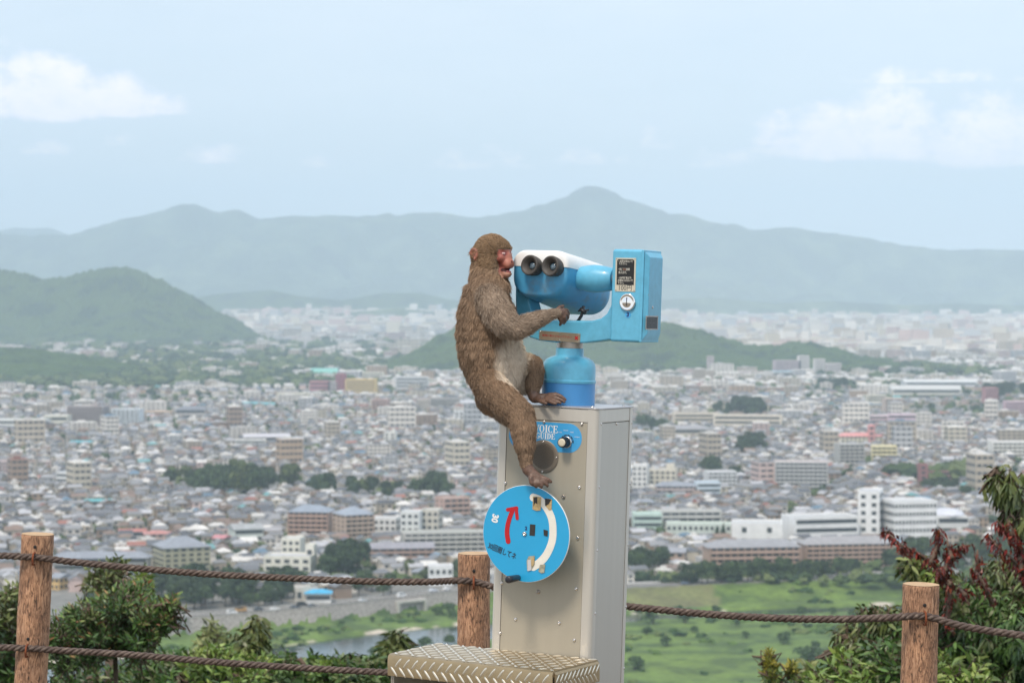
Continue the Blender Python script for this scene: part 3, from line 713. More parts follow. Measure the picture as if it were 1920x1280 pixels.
    text_on('lettering', '2 0', .0062, Mp @ Matrix.Translation((-.0035, yy_, .0018)), mat('orange_ink', (.5, .16, .05), rough=.6), ip)
    text_on('lettering', '100円', .0180, Mp @ Matrix.Translation((.0, -hh + .0088, .0015)), ink, ip, squeeze=.93)
    for sx in (-1, 1):
        for sy in (-1, 1): screw(ip, Mp @ Matrix.Translation((sx * (hw - .003), sy * (hh - .003), .0012)), .0016, .0014, steel_d)
    # coin slot button
    k = pv(1177.5, 566.5, vb0); Mk = face(k.x, k.z, vb0); r_ = .0235
    b = MB(); b.lathe([(r_, 0), (r_, .004), (r_ * .97, .0062), (r_ * .86, .0075), (r_ * .82, .0066), (r_ * .5, .0090), (.0001, .0098)], 48, Mk); cn = b.build('coin_slot', mat('chrome', (.86, .84, .82), rough=.06, metal=1), cb, smooth=True)
    b = MB(); b.box((-.0009, -.010, .0060), (.0009, .013, .0104), Mk); b.build('slot', ink, cn)
    k = pv(1177.5, 590, vb0); Mk = face(k.x, k.z, vb0); b = MB(); b.lathe([(.0085, 0), (.0083, .0008)], 28, Mk); st = b.build('number_sticker', signblue, cb)
    text_on('lettering', '3', .0155, Mk @ Matrix.Translation((0, 0, .0010)), mat('navy_ink', (.01, .03, .14)), st, bold=.0008)
    # binocular housing: rounded sections from the eyepiece end to the objective end
    vF, vB = -.085, .165
    def egg(w, h, r, cx, cy):
        pts = []
        for (sx, sy, a0, q) in ((1, -1, -90, .062), (1, 1, 0, r), (-1, 1, 90, r), (-1, -1, 180, .050)):
            rx = min(q, w / 2 - .004); ry = min(q * 1.0, h / 2 - .004) if sy < 0 else r
            for i in range(9):
                a = R(a0 + 90 * i / 8); pts.append((cx + sx * (w / 2 - (rx if sy < 0 else r)) + (rx if sy < 0 else r) * math.cos(a), cy + sy * (h / 2 - ry) + ry * math.sin(a)))
        return pts
    def sec(cx_, cy_, w_, h_, v, r=.034, tilt=0): 
        p = pv(cx_, cy_, v); return [(x, v, z) for x, z in egg(w_, h_, r, p.x, p.z)]
    s0 = (1011.5, 512.5); s1 = (1094, 544)
    wF = (pv(1063, 510, vF).x - pv(960, 510, vF).x); hF = (pv(1012, 469, vF).z - pv(1012, 557, vF).z)
    wB = (pv(1146, 540, vB).x - pv(1042, 540, vB).x); hB = (pv(1090, 497, vB).z - pv(1090, 592, vB).z)
    ts = [0, .012, .035, .08, .25, .5, .75, .93, .98, 1.0]; sh = [.78, .90, .965, 1, 1, 1, 1, 1, .96, .88]
    rings = []
    for t_, k_ in zip(ts, sh):
        v = vF + (vB - vF) * t_; c_ = (s0[0] + (s1[0] - s0[0]) * t_, s0[1] + (s1[1] - s0[1]) * t_)
        w_ = (wF + (wB - wF) * t_); h_ = (hF + (hB - hF) * t_); ins = (1 - k_) * .075
        rings.append(sec(c_[0], c_[1], w_ - ins, h_ - ins, v, max(.008, .038 - ins * .4)))
    n = len(rings[0]); b = MB(); b.loft(rings)
    ho = b.build('binocular_housing', [blue_d, white_p], VR, auto=True)
    # the white lid is the upper third of the casing
    mi = []
    for p in ho.data.polygons:
        c_ = sum((ho.data.vertices[i].co for i in p.vertices), Vector()) / len(p.vertices)
        mi.append(0)
    ho.data.polygons.foreach_set('material_index', mi)
    rings2 = []
    for t_, k_ in zip(ts, sh):
        v = vF + (vB - vF) * t_; c_ = (s0[0] + (s1[0] - s0[0]) * t_, s0[1] + (s1[1] - s0[1]) * t_)
        w_ = (wF + (wB - wF) * t_) + .003; h_ = (hF + (hB - hF) * t_) + .003; ins = (1 - k_) * .075
        p = pv(c_[0], c_[1], v); q = rrect(w_ - ins, h_ - ins, max(.008, .039 - ins * .4), 7, p.x, p.z)
        cut = p.z + h_ / 2 - .047 + .010 * t_
        q = [(x, max(z, cut)) for x, z in q]
        dv = -.0015 if t_ < .5 else .0015
        rings2.append([(x, v + dv, z) for x, z in q])
    b = MB(); b.loft(rings2); wl = b.build('white_lid', white_p, ho, auto=True)
    # side boss and pivot towards the coin box
    k = pv(1121, 517, .02); 
    Mb = Matrix(((0, 0, 1, 0), (1, 0, 0, 0), (0, 1, 0, 0), (0, 0, 0, 1)))
    ucoin = u0
    def at(u, v, w): return Matrix.Translation((u, v, w)) @ Mb
    ku = ucoin
    pc = pick(1143, 523, 0, ku - .012)
    b = MB(); Lb = .050
    b.lathe([(.032, -.12), (.037, -.095), (.0385, -.078), (.0378, -.062), (.0350, -.040), (.0315, -.024), (.028, -.0175), (.022, -.0158)], 40, at(ku, -.004, pc.z)); b.build('pivot_boss', blue, ho, auto=True)
    b = MB(); b.lathe([(.021, -.0150), (.021, .002)], 32, at(ku, -.004, pc.z)); b.build('pivot_ring', steel_d, VR, auto=True)
    # eyepieces
    for (x, y) in ((991.5, 496.5), (1030.5, 498)):
        p = pv(x, y, vF - .030); Me = Matrix.Translation(p) @ Matrix.Rotation(R(-10), 4, 'Z') @ Matrix.Rotation(R(-7), 4, 'X') @ Matrix(((1, 0, 0, 0), (0, 0, -1, 0), (0, 1, 0, 0), (0, 0, 0, 1)))
        b = MB(); b.lathe([(.0235, -.060), (.0245, -.030), (.0262, -.026), (.0275, -.018), (.0285, -.006), (.0275, -.001), (.0255, .0), (.0200, -.003), (.0150, -.010), (.0115, -.014), (.0112, -.020)], 48, Me, False); e = b.build('eyepiece', rubber, ho, smooth=True)
        b = MB(); b.lathe([(.0113, -.018), (.0085, -.0150), (.004, -.0138), (.0001, -.0135)], 32, Me); b.build('lens', mat('eyepiece_glass', (.05, .09, .12), rough=.04, spec=1.0, coat=1), e, smooth=True)
    for (du) in (-.030, .030):
        c_ = pv(s1[0], s1[1], vB); b = MB(); Mo = Matrix.Translation((c_.x + du, vB - .004, c_.z + .004)) @ Matrix(((1, 0, 0, 0), (0, 0, 1, 0), (0, -1, 0, 0), (0, 0, 0, 1)))
        b.lathe([(.027, 0), (.027, .012), (.023, .012), (.022, .006), (.0001, .005)], 32, Mo); b.build('objective', rubber, ho, smooth=False, auto=True)
    # cable and lever under the housing
    b = MB(); b.tube([pv(1094, 575, .0), pv(1093, 583, -.01), pv(1090, 592, -.012), pv(1085, 600, -.012), pv(1080, 606, -.008)], .0045, 10); b.build('cable', black, ho, smooth=True)
    b = MB(); b.tube([pv(1084, 583, -.01), pv(1104, 581, -.01)], .0022, 8); b.tube([pv(1088, 579, -.012), pv(1098, 587, -.012)], .006, 10); b.build('cable_clamp', black, ho, smooth=True)
cabinet(); disc(); head()

# ------------------------------------------------------------------ step stool of chequer plate
def stool():
    zt = -.964
    A = Vector((-.338, 6.16)); Bp = Vector((.104, 5.87)); e = (Bp - A); Lg = e.length; e.normalize(); nrm = Vector((-e.y, e.x))
    t = empty('step_stool', (0, 0, 0)); t.matrix_world = Matrix(((e.x, nrm.x, 0, A.x), (e.y, nrm.y, 0, A.y), (0, 0, 1, -1.40), (0, 0, 0, 1)))
    tag(t, 'low step stool with a diamond plate tread at the foot of the viewer', 'step stool')
    H = zt + 1.40; Dp = .238
    plate = mat('chequer_plate', (.38, .29, .17), rough=.36, metal=.7, var=.14, scale=14, bump=.06, bscale=90)
    dia = mat('diamond_plate_bars', (.78, .72, .60), rough=.28, metal=.75, var=.1, scale=40)
    lip = .058
    b = MB(); prof = [(0, H - lip), (0, H - .012), (.0035, H - .0035), (.012, H), (Dp - .012, H), (Dp, H - .012), (Dp, H - lip), (Dp - .004, H - lip), (Dp - .004, H - .016), (.004, H - .016), (.004, H - lip)]
    rings = [[(x, y, z) for y, z in prof] for x in (0, Lg)]
    b.loft(rings); tr = b.build('tread', plate, t, auto=True)
    # end lip on the right, with open corner
    b = MB(); b.loft([[(Lg + .0005, .010, H - lip), (Lg + .0045, .010, H - lip), (Lg + .0045, .010, H - .010), (Lg + .0005, .010, H - .004)], [(Lg + .0005, Dp - .01, H - lip), (Lg + .0045, Dp - .01, H - lip), (Lg + .0045, Dp - .01, H - .010), (Lg + .0005, Dp - .01, H - .004)]]); b.build('end_lip', plate, t)
    b = MB()
    def bar(cx, cy, ang, M, L=.016, w=.0034, h=.0022):
        pts = []
        for i in range(9):
            s = -1 + 2 * i / 8; ww = w * (1 - s * s) ** .5 + .0002
            pts.append((s, ww))
        Mx = M @ Matrix.Translation((cx, cy, 0)) @ Matrix.Rotation(ang, 4, 'Z')
        base = [(s * L, -w_, 0) for s, w_ in pts] + [(s * L, w_, 0) for s, w_ in reversed(pts)]
        topv = [(s * L * .85, 0, h * max(0, 1 - s ** 4)) for s, w_ in pts]
        n = len(pts); V = base + topv; Fc = []
        for i in range(n - 1):
            Fc.append((i, i + 1, 2 * n + i + 1, 2 * n + i)); Fc.append((2 * n - 1 - i, 2 * n + i, 2 * n + i + 1, 2 * n - 2 - i))
        b.add(V, Fc, Mx)
    I4 = Matrix.Identity(4)
    nx = 19; dx = Lg / nx
    for i in range(nx):
        for j in range(8):
            x = (i + .5) * dx; y = .020 + j * (Dp - .036) / 7
            bar(x, y, R(45 if (i + j) % 2 else -45), Matrix.Translation((0, 0, H)), L=.0155, w=.0036, h=.0032)
    Mfr = Matrix(((1, 0, 0, 0), (0, 0, -1, 0), (0, 1, 0, 0), (0, 0, 0, 1)))
    for i in range(nx + 1):
        for j in range(2):
            x = (i + .25 + .5 * j) * dx; z = H - .022 - j * .024
            if x > Lg - .008 or x < .008: continue
            bar(x, z, R(50 if j == 0 else -50), Mfr, L=.0185, w=.0034, h=.003)
    Mr = Matrix(((0, 0, 1, Lg + .0045), (1, 0, 0, 0), (0, 1, 0, 0), (0, 0, 0, 1)))
    for i in range(12):
        for j in range(2):
            y = .02 + i * .02 + j * .010; z = H - .022 - j * .022
            if y > Dp - .018: continue
            bar(y, z, R(50 if j == 0 else -50), Mr, L=.0165, w=.0028, h=.002)
    b.build('raised_diamonds', dia, tr, smooth=True)
    legm = mat('stool_leg_metal', (.42, .39, .33), rough=.4, metal=.7, var=.15, scale=12)
    for (x0, x1) in ((.006, .012), (Lg - .012, Lg - .006)):
        b = MB(); b.box((x0, .006, 0), (x1, Dp - .006, H - .0162)); b.build('leg', legm, t, bevel=.001)
    for (x0, x1) in ((.0125, .125), (Lg - .125, Lg - .0125)):
        b = MB(); b.box((x0, Dp - .012, 0), (x1, Dp - .007, H - .0165)); b.build('brace', legm, t, bevel=.001)
        b = MB(); b.box((x0, .0072, 0), (x0 + .004, .03, H - .0165)); b.build('brace', legm, t)
stool()

# ------------------------------------------------------------------ log posts and twisted ropes
bark = None
def post_mat():
    mt = bpy.data.materials.new('concrete_log'); mt.use_nodes = True; nt = mt.node_tree; N = nt.nodes; L = nt.links; b = N['Principled BSDF']; b.inputs['Roughness'].default_value = .85
    tc = N.new('ShaderNodeTexCoord'); mp = N.new('ShaderNodeMapping'); mp.inputs['Scale'].default_value = (1, 1, .22); L.new(tc.outputs['Object'], mp.inputs[0])
    n1 = N.new('ShaderNodeTexNoise'); n1.inputs['Scale'].default_value = 105; n1.inputs['Detail'].default_value = 8; n1.inputs['Roughness'].default_value = .65; n1.inputs['Distortion'].default_value = 1.6; L.new(mp.outputs[0], n1.inputs['Vector'])
    n2 = N.new('ShaderNodeTexNoise'); n2.inputs['Scale'].default_value = 13; n2.inputs['Detail'].default_value = 5; L.new(tc.outputs['Object'], n2.inputs['Vector'])
    cr = N.new('ShaderNodeValToRGB'); L.new(n1.outputs[0], cr.inputs[0]); e = cr.color_ramp.elements
    e[0].position = .34; e[0].color = (.06, .045, .035, 1); e[1].position = .66; e[1].color = (.68, .43, .27, 1)
    x = e.new(.44); x.color = (.28, .155, .09, 1); x = e.new(.54); x.color = (.50, .29, .17, 1)
    mx = N.new('ShaderNodeMixRGB'); mx.blend_type = 'MULTIPLY'; mx.inputs[0].default_value = .7; L.new(cr.outputs[0], mx.inputs[1])
    cr2 = N.new('ShaderNodeValToRGB'); L.new(n2.outputs[0], cr2.inputs[0]); e2 = cr2.color_ramp.elements
    e2[0].position = .35; e2[0].color = (.55, .5, .5, 1); e2[1].position = .7; e2[1].color = (1.15, 1.05, .98, 1)
    L.new(cr2.outputs[0], mx.inputs[2]); L.new(mx.outputs[0], b.inputs['Base Color'])
    bp = N.new('ShaderNodeBump'); bp.inputs['Strength'].default_value = .8; bp.inputs['Distance'].default_value = .004; L.new(n1.outputs[0], bp.inputs['Height']); L.new(bp.outputs[0], b.inputs['Normal'])
    return mt
PM = post_mat()
endm = mat('cut_log_end', (.50, .34, .20), rough=.9, var=.18, scale=45, bump=.3, bscale=90, dist=.002)
rust = mat('rusty_staple', (.20, .055, .02), rough=.9, var=.3, scale=80)
def log_post(px, ytop, xb, Y, width, label, hole=(.0, .05), gz=-1.95):
    top = P(px, ytop, Y); bot = P(xb, 1280, Y); lean = (bot.x - top.x) / (top.z - bot.z)
    h = top.z - gz; r = width / F * Y / 2
    t = empty('log_post', (top.x + lean * h, Y, gz)); t.rotation_euler = (0, math.atan(-lean), 0)
    tag(t, label, 'post', 'round log posts of the rope fence')
    n = 48; rings = []; rr = random.Random(px)
    ph = [rr.uniform(0, 6.28) for _ in range(8)]
    nz = 90
    for i in range(nz + 1):
        z = h * i / nz; ring = []
        for j in range(n):
            a = 2 * math.pi * j / n
            d = 1 + .018 * math.sin(2 * a + ph[0] + z * 2) + .012 * math.sin(5 * a + ph[1] + z * 5) + .010 * math.sin(9 * a + ph[2] + z * 11) + .010 * math.sin(z * 17 + ph[3]) + rr.uniform(-.011, .011)
            ring.append((r * d * math.cos(a), r * d * math.sin(a), z))
        rings.append(ring)
    for k_, q in enumerate((.985, .95)):
        rings.append([(x * q, y * q, h + .003 * (k_ + 1)) for x, y, z in rings[nz]])
    b = MB(); b.loft(rings); b.build('log', PM, t, smooth=True)
    b = MB(); b.add([(x * .985, y * .985, h + .0066) for x, y, z in rings[nz]], [tuple(range(n))]); b.build('cut_end', endm, t)
    return t, r
posts = [(71, 1003, 57, 7.9, 61, 'leftmost weathered log post of the rope fence, beside the leafy bush'),
         (889, 1040, 888, 7.8, 61, 'log post half hidden behind the blue crank disc of the viewer'),
         (1727, 1098, 1722, 7.2, 68, 'rightmost log post, standing before the tree with dead red leaves')]
PR = [log_post(*p) for p in posts]
def rope(pts, label, rad=.0119, name='rope'):
    """three strands laid together; pts are (column, row, metres away)"""
    W_ = [P(*p) for p in pts]; sm = []
    for i in range(len(W_) - 1):
        p0 = W_[max(i - 1, 0)]; p1 = W_[i]; p2 = W_[i + 1]; p3 = W_[min(i + 2, len(W_) - 1)]
        k = max(2, int((p2 - p1).length / .006))
        for j in range(k):
            t_ = j / k; sm.append(.5 * ((2 * p1) + (p2 - p0) * t_ + (2 * p0 - 5 * p1 + 4 * p2 - p3) * t_ ** 2 + (3 * p1 - p0 - 3 * p2 + p3) * t_ ** 3))
    sm.append(W_[-1])
    o = W_[0].copy(); t = empty(name, o); tag(t, label, 'rope', 'twisted ropes of the fence')
    arc = 0; acc = [0]
    for i in range(1, len(sm)): arc += (sm[i] - sm[i - 1]).length; acc.append(arc)
    for s in range(3):
        path = []
        for i, p in enumerate(sm):
            t_ = (sm[min(i + 1, len(sm) - 1)] - sm[max(i - 1, 0)]).normalized(); a = t_.cross(Vector((0, 0, 1))).normalized(); b_ = t_.cross(a)
            q = -acc[i] / .066 * 2 * math.pi + s * 2 * math.pi / 3
            path.append(p + a * math.cos(q) * rad * .52 + b_ * math.sin(q) * rad * .52 - o)
        b = MB(); b.tube(path, rad * .56, 7); b.build('strand', ROPE, t, smooth=True)
    return t
ROPE = mat('brown_rope', (.085, .056, .044), rough=.62, var=.35, scale=60, col2=(.15, .115, .09), thr=(.5, .72), bump=.5, bscale=350, dist=.002)
f = 7.84; m_ = 7.74; g = 7.13
rope([(-60, 1041, f), (0, 1041, f), (40, 1043, f), (71, 1044.5, f), (130, 1052, f), (250, 1064, f), (400, 1076, f), (560, 1084, f), (680, 1089, f), (800, 1090, f), (858, 1088, m_), (890, 1090, m_), (930, 1101, 7.70), (985, 1113, 7.6), (1100, 1128, 7.5), (1185, 1137, 7.4), (1320, 1150, 7.3), (1450, 1158, 7.2), (1560, 1160, 7.15), (1650, 1158, 7.13), (1700, 1155, g), (1727, 1154, g), (1755, 1159, g), (1800, 1172, 7.1), (1870, 1184, 7.05), (1990, 1200, 7.0)],
     'upper brown twisted rope strung across all the fence posts')
rope([(-60, 1212, f), (0, 1213, f), (58, 1215, f), (120, 1219, f), (250, 1227, f), (400, 1240, f), (560, 1251, f), (725, 1260, f), (858, 1267, m_), (888, 1268, m_), (980, 1284, 7.6), (1185, 1315, 7.4), (1450, 1338, 7.2), (1727, 1334, g), (1990, 1380, 7.0)],
     'lower brown twisted rope running behind the step stool')
for (t, r), ys in zip(PR, ((1043, 1214), (1088, 1268), (1153, 1334))):
    Y = t.location.y; 
    for y in ys:
        p = P(71 if t is PR[0][0] and y < 1100 else (58 if t is PR[0][0] else (889 if t is PR[1][0] else 1727)), y, Y)
        q = t.matrix_basis.inverted() @ Vector((p.x, Y, p.z))
        b = MB(); b.tube([(q.x, -r * .8, q.z + .022), (q.x, -r - .025, q.z + .018), (q.x, -r - .032, q.z), (q.x, -r - .025, q.z - .018), (q.x, -r * .8, q.z - .022)], .0035, 6); b.build('staple', rust, t, smooth=True)
        b = MB(); b.lathe([(.006, 0), (.004, .002)], 10, Matrix.Translation((q.x, -r - .0015, q.z + .040)) @ Matrix.Rotation(R(90), 4, 'X')); b.build('bolt_hole', mat('hole_dark', (.015, .013, .012)), t)
# ------------------------------------------------------------------ the macaque
def Pm(x, y, Y=6.22): return P(x, y, Y)
PX = 6.2 / F                                     # metres per photo pixel at the monkey
fur_beads = []                                   # (centre, radius, flow, root colour, tip colour, length)
body = MB()
def ico(sub=2):
    import bmesh
    bm = bmesh.new(); bmesh.ops.create_icosphere(bm, subdivisions=sub, radius=1.0)
    V = [tuple(v.co) for v in bm.verts]; Fc = [tuple(v.index for v in f.verts) for f in bm.faces]; bm.free(); return V, Fc
ICO = ico(2); ICO3 = ico(3)
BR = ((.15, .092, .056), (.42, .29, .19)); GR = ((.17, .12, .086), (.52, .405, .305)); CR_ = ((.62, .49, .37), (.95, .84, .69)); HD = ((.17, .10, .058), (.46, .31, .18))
def bead(c, r, flow=None, colr=BR, ln=.022, sy=1.0):
    body.add(ICO[0], ICO[1], Matrix.Translation(c) @ Matrix.Diagonal((r, r * sy, r, 1)))
    fur_beads.append((Vector(c), r, Vector(flow) if flow is not None else Vector((0, 0, -1)), colr, ln))
def limb(pts, colr=BR, ln=.02, sy=1.0, step=.45, flow=None):
    """pts: (x, y, Y, radius in photo px)"""
    Q = [(P(a, b, c), d * PX) for a, b, c, d in pts]
    for i in range(len(Q) - 1):
        (p, r0), (q, r1) = Q[i], Q[i + 1]; L_ = (q - p).length; n = max(1, int(L_ / (min(r0, r1) * step)))
        fl = (q - p).normalized() if flow is None else Vector(flow)
        l0 = ln[i] if isinstance(ln, (list, tuple)) else ln; l1 = ln[i + 1] if isinstance(ln, (list, tuple)) else ln
        for k in range(n + (i == len(Q) - 2)):
            t = k / n; t2 = t * t * (3 - 2 * t); bead(p.lerp(q, t), r0 + (r1 - r0) * t2, fl, colr, l0 + (l1 - l0) * t, sy)
# torso (photo px): spine from rump to neck
limb([(928, 713, 6.24, 42), (920, 690, 6.24, 48), (914, 660, 6.24, 54), (909, 625, 6.24, 52), (908, 590, 6.24, 48), (912, 560, 6.24, 43), (917, 540, 6.24, 37)], BR, [.018, .022, .022, .024, .026, .026, .024], sy=1.05, step=.3, flow=(-.10, 0, -1))
limb([(948, 650, 6.24, 30), (955, 675, 6.24, 33), (950, 700, 6.24, 30)], CR_, .018, sy=1.2, step=.4, flow=(.35, 0, -1))          # belly
limb([(935, 585, 6.24, 28), (941, 610, 6.24, 28), (945, 635, 6.24, 28)], GR, .018, sy=1.3, step=.4, flow=(.1, 0, -1))       # chest
bead(P(925, 745, 6.24), 32 * PX, (-.1, 0, -1), BR, .016)
# neck
limb([(918, 540, 6.24, 36), (916, 520, 6.25, 34), (915, 500, 6.26, 31)], BR, .022, step=.35, flow=(-.45, 0, -1))
# near arm
limb([(914, 548, 6.205, 22), (919, 562, 6.17, 25), (932, 585, 6.14, 25), (948, 605, 6.125, 23), (966, 614, 6.12, 19), (985, 609, 6.12, 17), (1010, 598, 6.125, 14), (1034, 589, 6.13, 9.5), (1044, 587, 6.135, 8)], GR, [.026, .026, .026, .024, .022, .018, .014, .010, .005], step=.35)
# far arm, holding the left arm of the yoke
limb([(925, 560, 6.33, 25), (945, 585, 6.36, 21), (962, 603, 6.38, 16), (975, 598, 6.40, 11), (983, 592, 6.40, 8)], GR, [.022, .02, .018, .012, .006], step=.4)
# near leg: thigh, shin, ankle
limb([(914, 711, 6.20, 32), (919, 724, 6.17, 31), (936, 743, 6.14, 29.5), (958, 762, 6.115, 26.5), (975, 778, 6.10, 25.5), (981, 800, 6.092, 23), (984, 830, 6.088, 19.5), (985, 850, 6.085, 14), (986, 868, 6.08, 11.5)], BR, [.018, .018, .018, .018, .016, .016, .014, .010, .006], step=.3)
limb([(955, 712, 6.27, 26), (975, 716, 6.265, 22), (988, 722, 6.25, 15)], CR_, .016, step=.4)
bead(P(942, 772, 6.13), 16 * PX, (.2, 0, -1), GR, .020); bead(P(950, 783, 6.12), 11 * PX, (.2, 0, -1), GR, .020)
# far leg, knee drawn up
limb([(935, 712, 6.31, 34), (965, 695, 6.27, 28), (988, 686, 6.25, 23), (1000, 684, 6.235, 17), (1005, 696, 6.23, 15), (1002, 712, 6.225, 16), (999, 728, 6.22, 13), (1000, 741, 6.21, 10)], BR, [.016, .016, .014, .012, .012, .012, .009, .005], step=.35)
skin_beads = []
def digit(pts, bare=True):
    Q = [(P(a, b, c), d * PX) for a, b, c, d in pts]
    for i in range(len(Q) - 1):
        (p, r0), (q, r1) = Q[i], Q[i + 1]; n = max(1, int((q - p).length / (min(r0, r1) * .4)))
        for k in range(n + 1):
            t = k / n; c = p.lerp(q, t); r = r0 + (r1 - r0) * t
            body.add(ICO[0], ICO[1], Matrix.Translation(c) @ Matrix.Scale(r, 4)); skin_beads.append((c, r))
# near foot hanging over the disc, toes spread on its rim
digit([(986, 866, 6.08, 11), (990, 880, 6.077, 11.5), (1000, 890, 6.072, 11), (1010, 897, 6.066, 9.5)])
digit([(1012, 893, 6.066, 5.5), (1020, 896, 6.060, 4.4), (1028, 899, 6.058, 4.0), (1033, 903, 6.060, 3.4)])
digit([(1010, 897, 6.064, 5.5), (1018, 902, 6.056, 4.2), (1025, 908, 6.056, 3.7), (1027, 911, 6.058, 3.0)])
digit([(1007, 899, 6.062, 5.5), (1011, 905, 6.052, 4.3), (1015, 911, 6.052, 3.8), (1015, 914, 6.054, 3.0)])
digit([(1003, 899, 6.062, 5.5), (1004, 906, 6.052, 4.2), (1005, 911, 6.052, 3.6), (1005, 913, 6.054, 3.0)])
digit([(997, 888, 6.07, 6), (995, 897, 6.055, 5.0), (996, 905, 6.052, 4.2), (999, 909, 6.054, 3.4)])
# far foot flat on the lid
digit([(1000, 738, 6.21, 11), (1002, 746, 6.205, 10), (1018, 746, 6.20, 9.5), (1030, 745, 6.195, 8.5)])
digit([(1030, 741, 6.195, 6), (1042, 739, 6.19, 4.8), (1052, 743, 6.185, 4.2), (1060, 749, 6.18, 3.4)])
digit([(1030, 744, 6.185, 5.5), (1041, 745, 6.172, 4.6), (1051, 749, 6.165, 4.0), (1058, 753, 6.16, 3.4)])
digit([(1026, 748, 6.18, 5.5), (1036, 749, 6.16, 4.5), (1045, 752, 6.15, 3.9), (1051, 755, 6.145, 3.2)])
digit([(1022, 750, 6.175, 5.5), (1030, 752, 6.155, 4.4), (1037, 755, 6.145, 3.8), (1042, 756.5, 6.14, 3.2)])
digit([(1008, 748, 6.19, 6), (1012, 751, 6.17, 5), (1018, 754, 6.15, 4.2), (1024, 756, 6.14, 3.4)])
# near hand closing round the yoke bar
digit([(1040, 588, 6.135, 8.5), (1048, 587, 6.14, 9.5), (1055, 588, 6.15, 9)])
digit([(1056, 581, 6.15, 4.8), (1063, 582, 6.16, 4.2), (1066, 588, 6.17, 3.8), (1064, 594, 6.18, 3.2)])
digit([(1055, 586, 6.142, 4.8), (1062, 588, 6.146, 4.2), (1065, 594, 6.156, 3.8), (1062, 600, 6.168, 3.2)])
digit([(1052, 591, 6.138, 4.8), (1058, 595, 6.140, 4.2), (1060, 601, 6.150, 3.8), (1057, 606, 6.165, 3.2)])
digit([(1047, 593, 6.136, 4.6), (1051, 599, 6.138, 4.0), (1052, 605, 6.148, 3.6), (1050, 609, 6.16, 3.0)])
digit([(1043, 583, 6.15, 4.8), (1049, 576, 6.165, 4.2), (1056, 574, 6.18, 3.6)])
# far hand
digit([(983, 592, 6.40, 8.5), (989, 588, 6.385, 7)])
for k_ in range(4): digit([(990, 580 + k_ * 6, 6.385, 4.2), (993, 580 + k_ * 6, 6.36, 3.8), (988, 581 + k_ * 6, 6.345, 3.2)])
digit([(984, 583, 6.39, 4.4), (980, 577, 6.37, 3.8), (979, 574, 6.355, 3.2)])
# head, turned a little towards the camera
HC = P(924.5, 475.5, 6.25); HY = R(-35)
HM = Matrix.Translation(HC) @ Matrix.Rotation(HY, 4, 'Z') @ Matrix.Rotation(R(4), 4, 'Y')      # +x muzzle, -y near side, z up
def hb(x, y, z, rx, ry=None, rz=None, flow=(-1, 0, -.3), colr=HD, ln=.012, fur=True, rot=0.0):
    ry = ry or rx; rz = rz or rx; s = .00153
    body.add(ICO3[0] if rx > 12 else ICO[0], ICO3[1] if rx > 12 else ICO[1], HM @ Matrix.Translation((x * s, y * s, z * s)) @ Matrix.Rotation(R(rot), 4, 'Y') @ Matrix.Diagonal((rx * s, ry * s, rz * s, 1)))
    if fur: fur_beads.append((HM @ Vector((x * s, y * s, z * s)), rx * s, (HM.to_3x3() @ Vector(flow)).normalized(), colr, ln))
hb(-3, 0, 5, 33, 29, 30, (-1, 0, .15), ln=.010)            # skull
hb(-14, 0, -4, 27, 27, 27, (-.8, 0, -1), ln=.016)         # back of head
hb(8, 0, 6, 26, 26, 24, (-.6, 0, .8), ln=.009)            # forehead
hb(4, -17, -12, 18, 13, 20, (-.8, -.2, -.9), ln=.016)     # near cheek ruff
hb(4, 17, -12, 18, 13, 20, (-.8, .2, -.9), ln=.016)
hb(-4, 0, -22, 22, 22, 20, (-.6, 0, -1), ln=.016)
hb(8, 0, -26, 17, 15, 15, (-.6, 0, -1), colr=CR_, ln=.010)
# bony face
for q in (-1, 1):
    hb(25, q * 10, 9.5, 8.5, 8.5, 4.6, fur=False)          # brow ridge
    hb(26, q * 13, -6, 8, 6.5, 8, fur=False)               # cheek bone
    hb(28.6, q * 10.5, 1.8, 4.6, 5.6, 3.8, fur=False)      # closed lid
    hb(36.5, q * 5.5, -17, 7.5, 6, 8, fur=False)               # muzzle pad
hb(27, 0, 9, 8, 8, 4.8, fur=False)
hb(28, 0, -6, 12, 10, 14, fur=False)
hb(33.5, 0, -3, 5.5, 4.6, 11, fur=False, rot=-24)          # nose bridge
hb(38.0, 0, -10.0, 3.8, 4.4, 3.2, fur=False)               # nose tip
hb(32, 0, -15, 13, 12, 11, fur=False)                      # upper muzzle
hb(30.5, 0, -34.5, 11, 10, 7.5, fur=False, rot=14)            # dropped jaw
hb(24, 0, -28, 12, 11, 11, fur=False); hb(28, 0, -26, 9, 9, 7, fur=False)
hb(38.5, 0, -34, 4.5, 6.5, 3.2, fur=False)                 # lower lip
